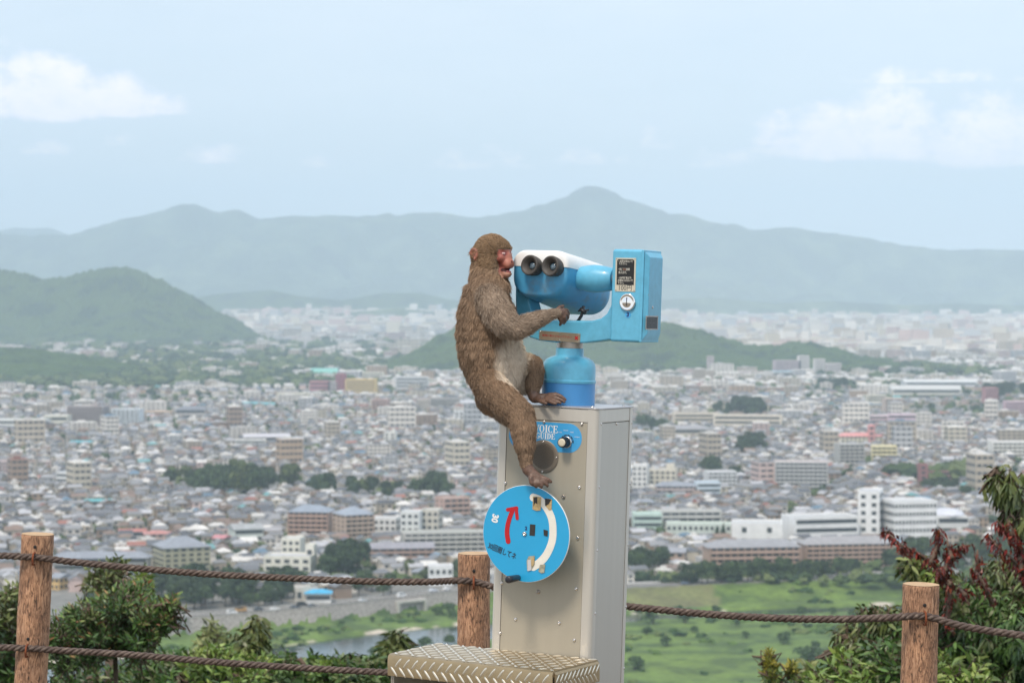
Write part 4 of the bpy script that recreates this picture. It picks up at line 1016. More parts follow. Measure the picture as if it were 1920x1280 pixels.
# near ear (cupped) and far ear
for q in (-1, 1):
    for a in range(-60, 200, 20):
        hb(-24 + 1.5 * q * q + 7.5 * math.cos(R(a)), q * (27 + 2.0), -3 + 10 * math.sin(R(a)), 2.6, 2.6, 2.6, fur=False)
    hb(-22, q * 26, -3, 7, 3.0, 9, fur=False); hb(-23, q * 24, -8, 6, 4, 5, fur=False)
def build_monkey():
    raw = mesh_from('raw', body.v, body.f)
    def remesh(vx, it):
        md = raw.modifiers.new('r', 'REMESH'); md.mode = 'VOXEL'; md.voxel_size = vx; md.adaptivity = 0
        sm = raw.modifiers.new('s', 'SMOOTH'); sm.factor = .5; sm.iterations = it
    remesh(.0024, 9)
    bpy.context.view_layer.update()
    me = bpy.data.meshes.new_from_object(raw.evaluated_get(bpy.context.evaluated_depsgraph_get()))
    bpy.data.objects.remove(raw); me.name = 'monkey'
    me.polygons.foreach_set('use_smooth', np.ones(len(me.polygons), bool))
    base = P(935, 790, 6.2)
    n = len(me.vertices); co = np.empty(n * 3, np.float32); me.vertices.foreach_get('co', co); co = co.reshape(-1, 3)
    no = np.empty(n * 3, np.float32); me.vertices.foreach_get('normal', no); no = no.reshape(-1, 3)
    FB = np.array([tuple(b[0]) for b in fur_beads]); FR = np.array([b[1] for b in fur_beads])
    SB = np.array([tuple(b[0]) for b in skin_beads]); SR = np.array([b[1] for b in skin_beads])
    hi = np.linalg.inv(np.array(HM)); 
    def headc(p): q = np.c_[p, np.ones(len(p))] @ hi.T; return q[:, :3] / .00153
    def skinmask(p):
        """0 = fur, 1 = bare skin of hands and feet, 2 = face, 3 = ear, 4 = mouth"""
        out = np.zeros(len(p), int)
        for s in range(0, len(p), 20000):
            q = p[s:s + 20000]
            df = (np.linalg.norm(q[:, None] - FB[None], axis=2) - FR[None]).min(1)
            ds = (np.linalg.norm(q[:, None] - SB[None], axis=2) - SR[None]).min(1)
            out[s:s + 20000] = np.where(ds < df - .0008, 1, 0)
        h = headc(p); x, y, z = h.T
        inh = (np.abs(x) < 60) & (np.abs(z) < 55) & (np.abs(y) < 45)
        jag = (vnoise(p[:, 0] * 260, p[:, 2] * 260, 4) - .5) * 3
        ey = (np.abs(y) / 19.0) ** 2
        face = inh & (x > 17.5 + 6.5 * ey + jag + np.clip(z - 8, 0, 9) * 1.3 + np.clip(-z - 30, 0, 20) * .8) & (z < 9.0 + jag * .5) & (z > -42)
        ear = inh & (np.abs(y) > 25.5) & (((x + 22) / 11.5) ** 2 + ((z + 3) / 13) ** 2 < 1)
        mouth = inh & (((x - 36) / 10.5) ** 2 + ((z + 27.5) / 3.8) ** 2 < 1)
        out = np.where(face, 2, out); out = np.where(ear, 3, out); out = np.where(mouth & face, 4, out); return out, h
    mk, h = skinmask(co)
    col = np.tile(np.array([.13, .085, .05]), (n, 1))
    nz = vnoise(co[:, 0] * 300, co[:, 2] * 300, 2)
    col[mk == 1] = np.array([.13, .075, .052]) * (.7 + .6 * nz[mk == 1, None])
    x, y, z = h.T
    fc = np.tile(np.array([.33, .095, .07]), (n, 1)) * (.85 + .3 * nz[:, None])
    mz = np.clip((x - 30) / 8, 0, 1)[:, None]; fc = fc * (1 - mz) + mz * np.array([.40, .15, .10])
    ch = np.clip((-z - 28) / 6, 0, 1)[:, None]; fc = fc * (1 - ch) + ch * np.array([.38, .19, .13])
    lidd = ((x - 31) / 6) ** 2 + ((np.abs(y) - 10.5) / 4.8) ** 2 + ((z - 2.2) / 2.6) ** 2
    crs = (np.abs(((x - 30) * .3 + z + 6) % 3.2 - 1.6) < .38) & (np.abs(y) > 6) & (z < -3) & (z > -11) & (x < 34)
    fc = np.where(crs[:, None], fc * .6, fc)
    fc = np.where((lidd < 2.1)[:, None], np.array([.26, .07, .06]), fc)
    nos = ((x - 43) / 4) ** 2 + ((np.abs(y) - 2.4) / 1.9) ** 2 + ((z + 12) / 2.0) ** 2 < 1
    fc = np.where(nos[:, None], np.array([.09, .02, .02]), fc)
    col = np.where((mk == 2)[:, None], fc, col); col = np.where((mk == 3)[:, None], np.array([.34, .13, .085]) * (.6 + .7 * nz[:, None]), col)
    col = np.where((mk == 4)[:, None], np.array([.06, .012, .012]), col)
    co2 = co - np.array(base, np.float32); me.vertices.foreach_set('co', co2.ravel())
    a = me.color_attributes.new('Col', 'FLOAT_COLOR', 'POINT'); c4 = np.ones((n, 4), np.float32); c4[:, :3] = col; a.data.foreach_set('color', c4.ravel())
    sk = mat('macaque_skin', (.3, .1, .08), rough=.5, attr=True, bump=.35, bscale=420, scale=150, dist=.001)
    me.materials.append(sk); me.update()
    mo = bpy.data.objects.new('macaque', me); COL.objects.link(mo); mo.location = base
    tag(mo, 'brown furred macaque perched on the pedestal, pressing its red face against the viewer', 'monkey')
    # fur
    me.calc_loop_triangles(); nt_ = len(me.loop_triangles); tri = np.empty(nt_ * 3, np.int32); me.loop_triangles.foreach_get('vertices', tri); tri = tri.reshape(-1, 3)
    A, B_, C_ = co[tri[:, 0]], co[tri[:, 1]], co[tri[:, 2]]; ar = np.linalg.norm(np.cross(B_ - A, C_ - A), axis=1)
    N = 330000
    pr = np.cumsum(ar); pr /= pr[-1]; ix = np.searchsorted(pr, rng.random(N)); ix = np.clip(ix, 0, nt_ - 1)
    u = rng.random(N); v = rng.random(N); fl = u + v > 1; u[fl] = 1 - u[fl]; v[fl] = 1 - v[fl]
    p = A[ix] + (B_ - A)[ix] * u[:, None] + (C_ - A)[ix] * v[:, None]
    nn = no[tri[ix, 0]] * (1 - u - v)[:, None] + no[tri[ix, 1]] * u[:, None] + no[tri[ix, 2]] * v[:, None]; nn /= np.linalg.norm(nn, axis=1)[:, None] + 1e-9
    mk, h = skinmask(p); 
    keep = (mk == 0) | ((mk == 3) & (rng.random(N) < .06))
    p, nn, h, mk = p[keep], nn[keep], h[keep], mk[keep]; N = len(p)
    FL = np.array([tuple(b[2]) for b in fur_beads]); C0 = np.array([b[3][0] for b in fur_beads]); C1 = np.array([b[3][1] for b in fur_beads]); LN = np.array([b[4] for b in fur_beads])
    flow = np.zeros((N, 3)); c0 = np.zeros((N, 3)); c1 = np.zeros((N, 3)); ln = np.zeros(N)
    for s in range(0, N, 15000):
        q = p[s:s + 15000]; d = np.linalg.norm(q[:, None] - FB[None], axis=2) - FR[None]
        w = np.exp(-np.clip(d - d.min(1)[:, None], 0, 1) / .006); w /= w.sum(1)[:, None]
        flow[s:s + 15000] = w @ FL; c0[s:s + 15000] = w @ C0; c1[s:s + 15000] = w @ C1; ln[s:s + 15000] = w @ LN
    # colour by place: cream belly and inner thigh, greyer shoulders, brown back with flank shading painted in
    pxp = 960 + F * p[:, 0] / p[:, 1]; pyp = HZ - F * p[:, 2] / p[:, 1]
    bel = np.clip(2.1 - (((pxp - 962) / 27) ** 2 + ((pyp - 690) / 52) ** 2), 0, 1) * (nn[:, 0] > -.2)
    bel = np.maximum(bel, np.clip(1.1 - (((pxp - 945) / 20) ** 2 + ((pyp - 655) / 22) ** 2), 0, 1) * (nn[:, 0] > 0) * .7)
    bel = bel * (p[:, 1] > 6.13) * ((mk == 0))
    bel = bel[:, None]
    BEL = bel
    clump = (.5 * vnoise(p[:, 0] * 85 + 3, p[:, 2] * 60, 31) + .5 * vnoise(p[:, 0] * 330 + p[:, 1] * 200, p[:, 2] * 130, 37))[:, None]; big = fbm(p[:, 0] * 14, p[:, 2] * 14, 33)[:, None]
    c0 *= (.75 + .5 * clump) * (.75 + .5 * big) * (1 - .35 * np.clip(-nn[:, 0:1] - .2, 0, 1) * (p[:, 2:3] < .08)); c1 *= (.74 + .52 * clump) * (.70 + .6 * big) * (.72 + .56 * rng.random((N, 1))) * (1 - .35 * np.clip(-nn[:, 0:1] - .2, 0, 1) * (p[:, 2:3] < .08))  # back-facing fur below the head darkened: flank shading put into the colour
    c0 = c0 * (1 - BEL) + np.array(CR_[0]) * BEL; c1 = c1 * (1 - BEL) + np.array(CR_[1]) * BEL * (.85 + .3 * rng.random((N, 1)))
    ln = ln * (.58 + .46 * rng.random(N)) * (.85 + .4 * clump[:, 0]); ln = np.where(mk == 3, .010, ln); ln = np.where(mk == 1, .006, ln)
    tan = flow - nn * (flow * nn).sum(1)[:, None]; tl = np.linalg.norm(tan, axis=1)[:, None]; tan = tan / (tl + .15)
    cv = vnoise(p[:, 0] * 120, p[:, 2] * 120, 51)[:, None] - .5
    side_ = np.cross(nn, tan)
    jit = rng.normal(0, .16, (N, 3))
    d1 = tan * 1.0 + nn * .55 + side_ * cv * .25 + jit; d1 /= np.linalg.norm(d1, axis=1)[:, None]
    d2 = tan * 1.1 + nn * .12 + side_ * cv * .4 + jit * 1.3 + np.array([0, 0, -.25]); d2 /= np.linalg.norm(d2, axis=1)[:, None]
    L_ = ln[:, None]
    p0 = p - nn * .001; p1 = p0 + d1 * L_ * .5; p2 = p1 + d2 * L_ * .5
    wv = np.cross(d1, nn + rng.normal(0, .6, (N, 3))); wv /= np.linalg.norm(wv, axis=1)[:, None] + 1e-9
    wd = (.00034 + .00030 * rng.random(N))[:, None]
    V = np.stack([p0 - wv * wd, p0 + wv * wd, p1 - wv * wd * .85, p1 + wv * wd * .85, p2], 1).reshape(-1, 3) - np.array(base)
    i = np.arange(N) * 5
    tris = np.stack([np.stack([i, i + 1, i + 3], 1), np.stack([i, i + 3, i + 2], 1), np.stack([i + 2, i + 3, i + 4], 1)], 1).reshape(-1, 3)
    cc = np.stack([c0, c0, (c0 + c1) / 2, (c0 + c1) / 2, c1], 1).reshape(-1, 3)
    fm = bpy.data.materials.new('fur'); fm.use_nodes = True; b = fm.node_tree.nodes['Principled BSDF']; at = fm.node_tree.nodes.new('ShaderNodeAttribute'); at.attribute_name = 'Col'
    fm.node_tree.links.new(at.outputs['Color'], b.inputs['Base Color']); b.inputs['Roughness'].default_value = .6; b.inputs['Specular IOR Level'].default_value = .25
    fo = mesh_from('fur', V, tris, fm, mo, smooth=True, col=cc)
    # mouth: dark cavity and tongue, pale closed lids
    s = .00153
    for q in (-1, 1):
        b = MB(); b.add(*ICO3, Matrix.Translation(-base) @ HM @ Matrix.Translation((29.6 * s, q * 10.6 * s, 2.0 * s)) @ Matrix.Rotation(R(-q * 24), 4, 'Z') @ Matrix.Diagonal((4.0 * s, 4.6 * s, 2.5 * s, 1))); b.build('eyelid', mat('pale_eyelid', (.62, .42, .39), rough=.3), mo, smooth=True)
    b = MB(); b.add(*ICO, Matrix.Translation(-base) @ HM @ Matrix.Translation((34.5 * s, 0, -29.2 * s)) @ Matrix.Rotation(R(14), 4, 'Y') @ Matrix.Diagonal((7.5 * s, 5.5 * s, 2.0 * s, 1))); b.build('tongue', mat('tongue_pink', (.42, .13, .14), rough=.35), mo, smooth=True)
build_monkey()
# ------------------------------------------------------------------ the city: landmarks first
CITY = mat('painted_building', (.5, .5, .5), rough=.8, attr=True, var=.12, scale=.25)
CITYR = mat('tiled_roof', (.2, .2, .2), rough=.5, attr=True, var=.25, scale=.5)
GLASSM = mat('window_glass', (.05, .06, .07), rough=.2, spec=.6)
LM = []                                           # (name phrase, x, y, radius)
def rotz(x, y, a): return x * math.cos(a) - y * math.sin(a), x * math.sin(a) + y * math.cos(a)
WINQ = {}
def unit_mesh(name, size, m, col=None):
    k = (name, tuple(round(s, 1) for s in size), col)
    if k in WINQ: return WINQ[k]
    b = MB(); b.cc = col or (1, 1, 1); x, y, z = size; b.box((-x / 2, -y / 2, -z / 2), (x / 2, y / 2, z / 2)); o = b.build(name, m, None, col=True); me = o.data; bpy.data.objects.remove(o)
    WINQ[k] = me; return me
def put(name, me, parent, loc, rz=0):
    o = bpy.data.objects.new(name, me); COL.objects.link(o); o.parent = parent; o.location = loc; o.rotation_euler = (0, 0, rz); return o
def bld(label, x0, x1, yt, yb, depth=14, rot=0, wall=(.7, .68, .64), roof=None, rcol=(.3, .3, .32), nf=4, nx=8, style='win', cat='building', short=None, base=PLAIN, name='building', pent=False, bands=None):
    """facade x0..x1 (photo columns), top and foot rows; the foot row gives the distance"""
    Y = -base * F / (yb - HZ); wpx = (x1 - x0) / F * Y; h = (yb - yt) / F * Y; a = R(rot)
    w = max(4.0, (wpx - depth * abs(math.sin(a))) / max(.3, math.cos(a)))
    cx = ((x0 + x1) / 2 - 960) / F * Y; cy = Y + (w / 2 * abs(math.sin(a)) + depth / 2 * math.cos(a))
    cx *= cy / Y
    t = empty(name, (cx, cy, base), a); tag(t, label, cat)
    hr = 0
    if roof == 'hip' or roof == 'gable': hr = min(depth * .22, h * .25)
    hw = h - hr; m = CITY
    b = MB(); b.cc = wall; b.box((-w / 2, -depth / 2, 0), (w / 2, depth / 2, hw)); b.build('wall', m, t, col=True)
    if roof in ('hip', 'gable'):
        o = .7; i = depth * .45 if roof == 'hip' else 0
        b = MB(); b.cc = rcol
        V = [(-w / 2 - o, -depth / 2 - o, hw + .02), (w / 2 + o, -depth / 2 - o, hw + .02), (w / 2 + o, depth / 2 + o, hw + .02), (-w / 2 - o, depth / 2 + o, hw + .02), (-w / 2 - o + i, 0, hw + hr), (w / 2 + o - i, 0, hw + hr)]
        b.add(V, [(0, 3, 2, 1), (0, 1, 5, 4), (1, 2, 5), (2, 3, 4, 5), (3, 0, 4)]); b.build('roof', CITYR, t, col=True)
    elif roof == 'dome':
        b = MB(); b.cc = rcol; n = 28; rings = []
        for q in range(7): r_ = math.cos(R(q * 14)); rings.append([(w / 2 * 1.05 * r_ * math.cos(2 * math.pi * j / n), depth / 2 * 1.05 * r_ * math.sin(2 * math.pi * j / n), hw + .02 + h * .3 * math.sin(R(q * 14))) for j in range(n)])
        b.loft(rings); b.build('dome', CITYR, t, col=True, smooth=True)
    elif roof == 'arch':
        b = MB(); b.cc = rcol; n = 10; rings = []
        for sx in (-w / 2 - .4, w / 2 + .4): rings.append([(sx, -depth / 2 * math.cos(math.pi * j / n) * 1.03, hw + .02 + depth * .22 * math.sin(math.pi * j / n)) for j in range(n + 1)])
        b.loft(rings); b.build('roof', CITYR, t, col=True)
    else:
        b = MB(); b.cc = rcol; b.box((-w / 2 + .3, -depth / 2 + .3, hw + .02), (w / 2 - .3, depth / 2 - .3, hw + .25)); b.build('roof', CITYR, t, col=True)
        b = MB(); b.cc = tuple(min(.85, q * 1.05) for q in wall)
        for (p, q) in (((-w / 2, -depth / 2 - .04), (w / 2, -depth / 2 + .28)), ((-w / 2, depth / 2 - .28), (w / 2, depth / 2 + .04)), ((-w / 2 - .04, -depth / 2 + .29), (-w / 2 + .28, depth / 2 - .29)), ((w / 2 - .28, -depth / 2 + .29), (w / 2 + .04, depth / 2 - .29))):
            b.box((p[0], p[1], hw + .01), (q[0], q[1], hw + .9))
        b.build('parapet', m, t, col=True)
    if pent:
        b = MB(); b.cc = wall; pw_ = min(7, w * .3); b.box((w * .12, -depth * .25, hw + .26), (w * .12 + pw_, depth * .25, hw + 4)); b.build('rooftop_room', m, t, col=True)
        b = MB(); b.cc = (.55, .55, .56); b.lathe([(1.4, hw + .3), (1.4, hw + 2.6)], 12, Matrix.Translation((-w * .25, 0, 0))); b.build('water_tank', m, t, col=True)
    fh = hw / nf
    faces_ = [('f', w, nx)]
    sgn = 1 if rot < 0 else -1                                # the visible end wall
    if abs(rot) > 8: faces_.append(('s', depth, max(1, int(nx * depth / w))))
    if style == 'win' or style == 'both':
        for (k, L_, n) in faces_:
            n = max(1, n); ww = min(2.4, L_ / n * .55); wh = fh * .45
            for f in range(nf):
                for i in range(n):
                    u = -L_ / 2 + (i + .5) * L_ / n; z = (f + .55) * fh
                    me = unit_mesh('window', (ww, .3, wh), GLASSM)
                    if k == 'f': put('window', me, t, (u, -depth / 2 - .05, z))
                    else: put('window', me, t, (-sgn * (w / 2 + .05) * -1 if rot < 0 else (-w / 2 - .05), u, z), math.pi / 2) if rot >= 0 else put('window', me, t, (w / 2 + .05, u, z), math.pi / 2)
    if style in ('balc', 'band'):
        for f in range(nf):
            z = f * fh
            put('window_strip', unit_mesh('window_strip', (w * .94, .3, fh * (.62 if style == 'balc' else .42)), GLASSM), t, (0, -depth / 2 - .05, z + fh * .60))
            if style == 'balc':
                b_ = unit_mesh('balcony', (w * .97, 1.1, fh * .38), CITY, tuple(round(min(.9, q * 1.08), 2) for q in wall)); put('balcony', b_, t, (0, -depth / 2 - .75, z + fh * .24))
        if style == 'balc':
            for i in range(nx + 1):
                u = -w / 2 * .985 + i * w * .985 / nx; put('party_wall', unit_mesh('party_wall', (.35, 1.15, hw * .98), CITY, tuple(round(q, 2) for q in wall)), t, (u, -depth / 2 - .70, hw * .49))
        if len(faces_) > 1 and style == 'balc':
            n = max(1, int(depth / 5))
            for f in range(nf):
                for i in range(n):
                    put('window', unit_mesh('window', (1.4, .3, 1.2), GLASSM), t, ((-w / 2 - .05) if rot >= 0 else (w / 2 + .05), -depth / 2 + (i + .5) * depth / n, (f + .55) * fh), math.pi / 2)
    LM.append((short or label, cx, cy, math.hypot(w, depth) / 2 + 3, w / 2 + 3, depth / 2 + 4, a))
    return t
GRY = (.27, .29, .33); LG = (.5, .5, .52)
B = bld
# left, near the river
B('olive six storey apartment block with grey hipped roof', 283, 398, 1010, 1085, 20, 24, (.40, .38, .26), 'hip', GRY, 6, 6, 'win', 'apartment block', 'olive apartment block')
B('long low block with dark grey roof left of the olive block', 100, 282, 1036, 1080, 12, 3, (.30, .30, .29), 'hip', GRY, 3, 18, 'band', short='long dark roofed block')
B('tan brick apartment wing with slate blue roof, left of its twin', 542, 626, 948, 1012, 16, -8, (.44, .30, .23), 'hip', (.27, .31, .37), 6, 7, 'balc', 'apartment block', 'left tan apartment wing')
B('tan apartment wing with blank end wall, right of its twin', 622, 702, 952, 1018, 18, 26, (.47, .36, .28), 'hip', (.30, .34, .40), 6, 5, 'balc', 'apartment block', 'right tan apartment wing')
B('cream white building with a square rooftop tower among dark trees', 497, 592, 1046, 1086, 16, -6, (.74, .72, .63), None, LG, 3, 5, 'win', short='cream white building'); 
B('cream upper block standing behind the white building by the trees', 530, 570, 1012, 1074, 12, -6, (.74, .72, .63), None, LG, 5, 3, 'win', short='cream upper block')
B('narrow cream stair tower right of the cream white building', 574, 593, 1024, 1080, 8, -6, (.72, .70, .62), None, LG, 2, 1, 'win', short='cream stair tower')
B('low brown apartment row with long grey slate roof', 662, 815, 1020, 1056, 14, 8, (.40, .28, .23), 'gable', (.30, .29, .32), 3, 10, 'balc', 'apartment block', 'brown apartment row')
B('grey white apartment slab with rows of balconies behind the brown row', 750, 912, 1001, 1046, 12, 9, (.52, .51, .47), None, (.42, .44, .42), 5, 11, 'balc', 'apartment block', 'grey balcony slab')
B('white office block with a splayed corner, right of the tan wings', 690, 752, 974, 1008, 12, -12, (.74, .74, .72), None, LG, 3, 5, 'win', short='white office block')
B('white framed office building with large dark window bays', 752, 792, 962, 1012, 14, -6, (.74, .76, .74), None, LG, 4, 3, 'win', short='framed white office')
B('cream flat roofed block with narrow windows behind the framed office', 790, 830, 958, 1008, 12, -10, (.60, .57, .49), None, LG, 4, 3, 'win', short='cream flat block')
B('pinkish brown apartment building with plain end wall left of the blue disc', 815, 880, 936, 974, 14, 24, (.50, .34, .28), None, (.45, .36, .32), 4, 4, 'balc', 'apartment block', 'pinkish brown apartments')
B('pale green gymnasium with a sloping grey roof', 425, 496, 984, 1018, 16, 20, (.58, .63, .58), 'gable', (.36, .37, .37), 2, 5, 'band', 'hall', 'pale green gymnasium')
B('white three storey school like block with dark window rows amid the houses', 106, 171, 888, 916, 14, -24, (.74, .76, .76), None, LG, 3, 5, 'band', short='white three storey block')
B('large grey brown apartment slab with a fine window grid', 128, 204, 763, 800, 20, -10, (.36, .31, .30), None, (.6, .6, .6), 9, 10, 'balc', 'apartment block', 'grey brown slab', pent=True)
B('pale blue white apartment tower beside the grey brown slab', 212, 268, 768, 800, 16, -8, (.66, .70, .72), None, LG, 8, 6, 'balc', 'apartment block', 'blue white tower')
B('blank cream warehouse wall left of the grey brown slab', 86, 131, 780, 803, 22, 0, (.68, .66, .56), None, LG, 2, 2, 'band', 'warehouse', 'cream warehouse')
B('long low white shed at the left edge of the city', -20, 92, 788, 806, 24, -3, (.72, .72, .68), None, (.6, .62, .6), 2, 12, 'band', 'shed', 'long white shed')
B('workshop with a turquoise roof', 133, 175, 826, 839, 14, -5, (.62, .58, .46), 'gable', (.08, .36, .42), 1, 3, 'band', 'workshop', 'turquoise workshop')
B('long turquoise roofed shed in the nearer houses', 158, 212, 936, 950, 9, 10, (.6, .62, .6), 'gable', (.10, .40, .42), 1, 5, 'band', 'shed', 'long turquoise shed')
B('low shed with a faded red roof and white gutter', 224, 274, 992, 1008, 9, 0, (.6, .58, .56), 'gable', (.45, .16, .13), 1, 4, 'band', 'shed', 'faded red shed')
B('house with a broad terracotta pink roof beside the red shed', 268, 322, 996, 1016, 12, 8, (.55, .42, .36), 'hip', (.50, .22, .19), 2, 4, 'win', 'house', 'terracotta roofed house')
B('small building with a bright pink roof right of the olive block', 400, 432, 1004, 1024, 10, -18, (.55, .52, .42), 'gable', (.55, .22, .24), 2, 2, 'win', 'house', 'pink roofed building')
B('peach coloured low office', 274, 322, 772, 783, 16, 0, (.62, .48, .36), None, (.7, .55, .42), 2, 6, 'band', short='peach office')
B('hall with a broad dark grey hipped roof', 328, 388, 762, 786, 22, 6, (.46, .44, .42), 'hip', (.20, .21, .24), 2, 6, 'band', 'hall', 'dark roofed hall')
B('large dark red tower block next to the yellow building', 630, 649, 702, 738, 22, -10, (.42, .13, .16), None, (.4, .2, .2), 6, 2, 'band', 'tower', 'dark red tower')
B('yellow ochre office with orange bands beside the red tower', 648, 708, 712, 740, 24, -4, (.72, .52, .20), None, (.6, .5, .3), 6, 6, 'band', short='yellow ochre office')
B('rose red low block with a green curved roof', 582, 620, 716, 738, 26, 0, (.48, .20, .22), None, (.5, .3, .3), 3, 3, 'band', short='rose red block')
B('grey office squeezed between the rose block and the red tower', 616, 632, 716, 738, 20, 0, (.55, .50, .50), None, LG, 4, 2, 'band', short='squeezed grey office')
B('sports hall with a shallow curved mint green roof', 584, 634, 701, 716, 40, 0, (.55, .60, .56), 'arch', (.22, .52, .45), 1, 3, 'band', 'hall', 'mint roofed hall')
B('long cream building with many windows behind the yellow office', 636, 720, 699, 713, 24, 0, (.74, .70, .56), None, LG, 3, 12, 'band', short='long cream building')
B('stepped grey white factory complex behind the monkey', 740, 805, 708, 734, 26, 4, (.62, .63, .62), None, LG, 4, 8, 'band', short='grey white factory')
B('low factory with a salmon red roof', 800, 832, 722, 732, 26, 0, (.6, .5, .46), None, (.60, .26, .22), 1, 4, 'band', 'factory', 'salmon roofed factory')
B('beige apartment slab with a plain rounded end, left of its twin', 780, 806, 750, 772, 18, 10, (.56, .50, .44), None, LG, 5, 4, 'win', 'apartment block', 'beige slab')
B('ribbed grey brown apartment slab behind the beige blocks', 806, 866, 748, 770, 16, 4, (.42, .40, .38), None, LG, 6, 12, 'balc', 'apartment block', 'ribbed slab')
B('beige gabled apartment end close to the back of the monkey', 862, 890, 750, 776, 16, 8, (.60, .54, .46), 'gable', LG, 5, 2, 'win', 'apartment block', 'beige gabled block')
B('brick pink apartment block amid grey roofs', 698, 732, 750, 772, 16, -8, (.52, .34, .30), None, LG, 5, 4, 'balc', 'apartment block', 'brick pink block')
B('pale slab with a white stair tower among grey roofs', 720, 744, 812, 836, 9, -6, (.72, .71, .66), None, LG, 4, 2, 'win', 'apartment block', 'small white slab', pent=True)
B('white office with an arched entrance behind the monkey', 850, 915, 772, 800, 16, 4, (.70, .71, .70), None, LG, 4, 7, 'win', short='arched white office')
B('bright white hilltop palace like building in the far city', 622, 696, 636, 650, 60, 0, (.85, .84, .80), None, LG, 3, 9, 'band', short='bright white palace')
B('white tower rising in the middle of the far white building', 668, 684, 629, 650, 30, 0, (.85, .84, .80), None, LG, 4, 2, 'band', 'tower', 'far white tower')
B('white long school building in the middle distance', 440, 500, 826, 842, 14, 6, (.66, .66, .62), None, (.62, .60, .62), 3, 9, 'band', 'school', 'long white school')
B('hall with a large pale lavender roof above tan walls', 455, 545, 814, 836, 24, 6, (.50, .42, .36), 'gable', (.56, .54, .57), 2, 9, 'band', 'hall', 'lavender roofed hall')
B('turquoise roofed warehouse on the left of a pair', 455, 484, 754, 766, 18, 4, (.45, .40, .36), 'gable', (.10, .42, .46), 1, 4, 'band', 'warehouse', 'turquoise warehouse')
B('turquoise roofed warehouse on the right of a pair', 486, 516, 755, 766, 18, 4, (.45, .40, .36), 'gable', (.10, .40, .44), 1, 4, 'band', 'warehouse', 'second turquoise warehouse')
B('cream yellow block with dark window bands near the turquoise warehouses', 520, 580, 738, 756, 18, 0, (.70, .66, .52), None, LG, 4, 7, 'band', short='cream yellow block')
B('dark pagoda like tower with a white roof under the left hill', 340, 353, 600, 622, 16, 0, (.20, .24, .30), 'hip', (.72, .68, .66), 5, 2, 'band', 'tower', 'pagoda tower', base=-118)
B('rose pink apartment house near the left edge', -4, 22, 866, 892, 14, 20, (.58, .46, .44), None, LG, 4, 3, 'win', 'apartment block', 'rose pink apartments')
# right bank
B('long white hospital wing with ribbon windows in front', 1466, 1608, 972, 1020, 20, 14, (.80, .80, .79), None, (.50, .50, .50), 3, 9, 'band', 'hospital', 'white hospital wing')
B('windowless white hospital end block nearest the river', 1368, 1470, 984, 1026, 22, -6, (.80, .80, .79), None, (.52, .52, .52), 2, 2, 'win', 'hospital', 'white hospital end block')
B('tall white hospital tower between its two wings', 1603, 1662, 924, 1016, 24, -14, (.80, .80, .79), None, LG, 6, 2, 'win', 'hospital', 'white hospital tower')
B('white hospital wing with many small windows right of the tower', 1654, 1752, 942, 1018, 20, 13, (.84, .84, .83), None, (.56, .56, .56), 5, 12, 'win', 'hospital', 'right hospital wing')
B('round white hall with a pale silver dome', 1748, 1806, 968, 1004, 32, 0, (.70, .70, .68), 'dome', (.62, .63, .68), 2, 8, 'band', 'hall', 'domed hall')
B('long brick brown riverside apartments with slate roof, left part', 1318, 1500, 1014, 1070, 15, 7, (.44, .31, .24), 'hip', (.30, .30, .32), 4, 13, 'balc', 'apartment block', 'brown riverside apartments')
B('brick brown riverside apartments with slate roof, right part behind the red leaves', 1496, 1672, 1008, 1064, 15, 8, (.44, .31, .24), 'hip', (.32, .31, .32), 5, 13, 'balc', 'apartment block', 'right riverside apartments')
B('grey apartment block with white frame and pink roof edge', 1450, 1554, 868, 920, 18, -6, (.50, .50, .49), None, (.62, .5, .48), 7, 11, 'balc', 'apartment block', 'grey framed apartments')
B('white four storey house block right of the pedestal', 1184, 1218, 874, 922, 16, -8, (.74, .73, .70), None, LG, 5, 3, 'win', short='white block by the pedestal')
B('cream block with a stair tower right of the white block', 1216, 1272, 882, 918, 16, -8, (.66, .61, .50), None, LG, 4, 5, 'win', short='cream stair block', pent=True)
B('pinkish low apartment row with dark windows', 1228, 1304, 904, 934, 12, -5, (.56, .46, .44), 'hip', GRY, 3, 7, 'balc', 'apartment block', 'pinkish low row')
B('pale blue office with white framed windows', 1302, 1350, 906, 934, 12, 6, (.60, .68, .74), None, (.5, .58, .66), 3, 5, 'band', short='pale blue office')
B('white apartment block with grey balconies beside round trees', 1320, 1380, 886, 920, 14, 8, (.66, .67, .67), None, LG, 5, 6, 'balc', 'apartment block', 'white balcony block')
B('pale grey apartment row with stepped balconies', 1222, 1352, 960, 992, 11, 3, (.54, .54, .51), None, (.46, .46, .45), 3, 8, 'balc', 'apartment block', 'stepped grey apartments')
B('pale green low school building behind small conifers', 1248, 1372, 984, 1012, 11, -5, (.60, .66, .60), None, (.5, .56, .5), 2, 12, 'win', 'school', 'pale green school')
B('pale green netted practice range', 1186, 1240, 966, 1002, 16, 0, (.50, .62, .56), None, (.45, .56, .5), 3, 1, 'band', 'netting', 'green netting')
B('yellow cream two storey building at the edge of the pedestal', 1184, 1228, 936, 956, 10, 0, (.66, .63, .42), 'hip', GRY, 2, 5, 'win', short='yellow cream building')
B('long beige school wing, the left of two', 1262, 1348, 776, 798, 20, 0, (.64, .56, .44), None, LG, 3, 12, 'band', 'school', 'left beige school wing')
B('long beige school wing, the right of two', 1336, 1468, 780, 806, 18, -8, (.68, .61, .50), None, LG, 3, 14, 'band', 'school', 'right beige school wing')
B('gymnasium with a wide grey brown roof in front of the school', 1226, 1336, 798, 824, 26, 0, (.52, .48, .40), 'hip', (.32, .31, .32), 2, 9, 'band', 'gymnasium', 'wide roofed gymnasium')
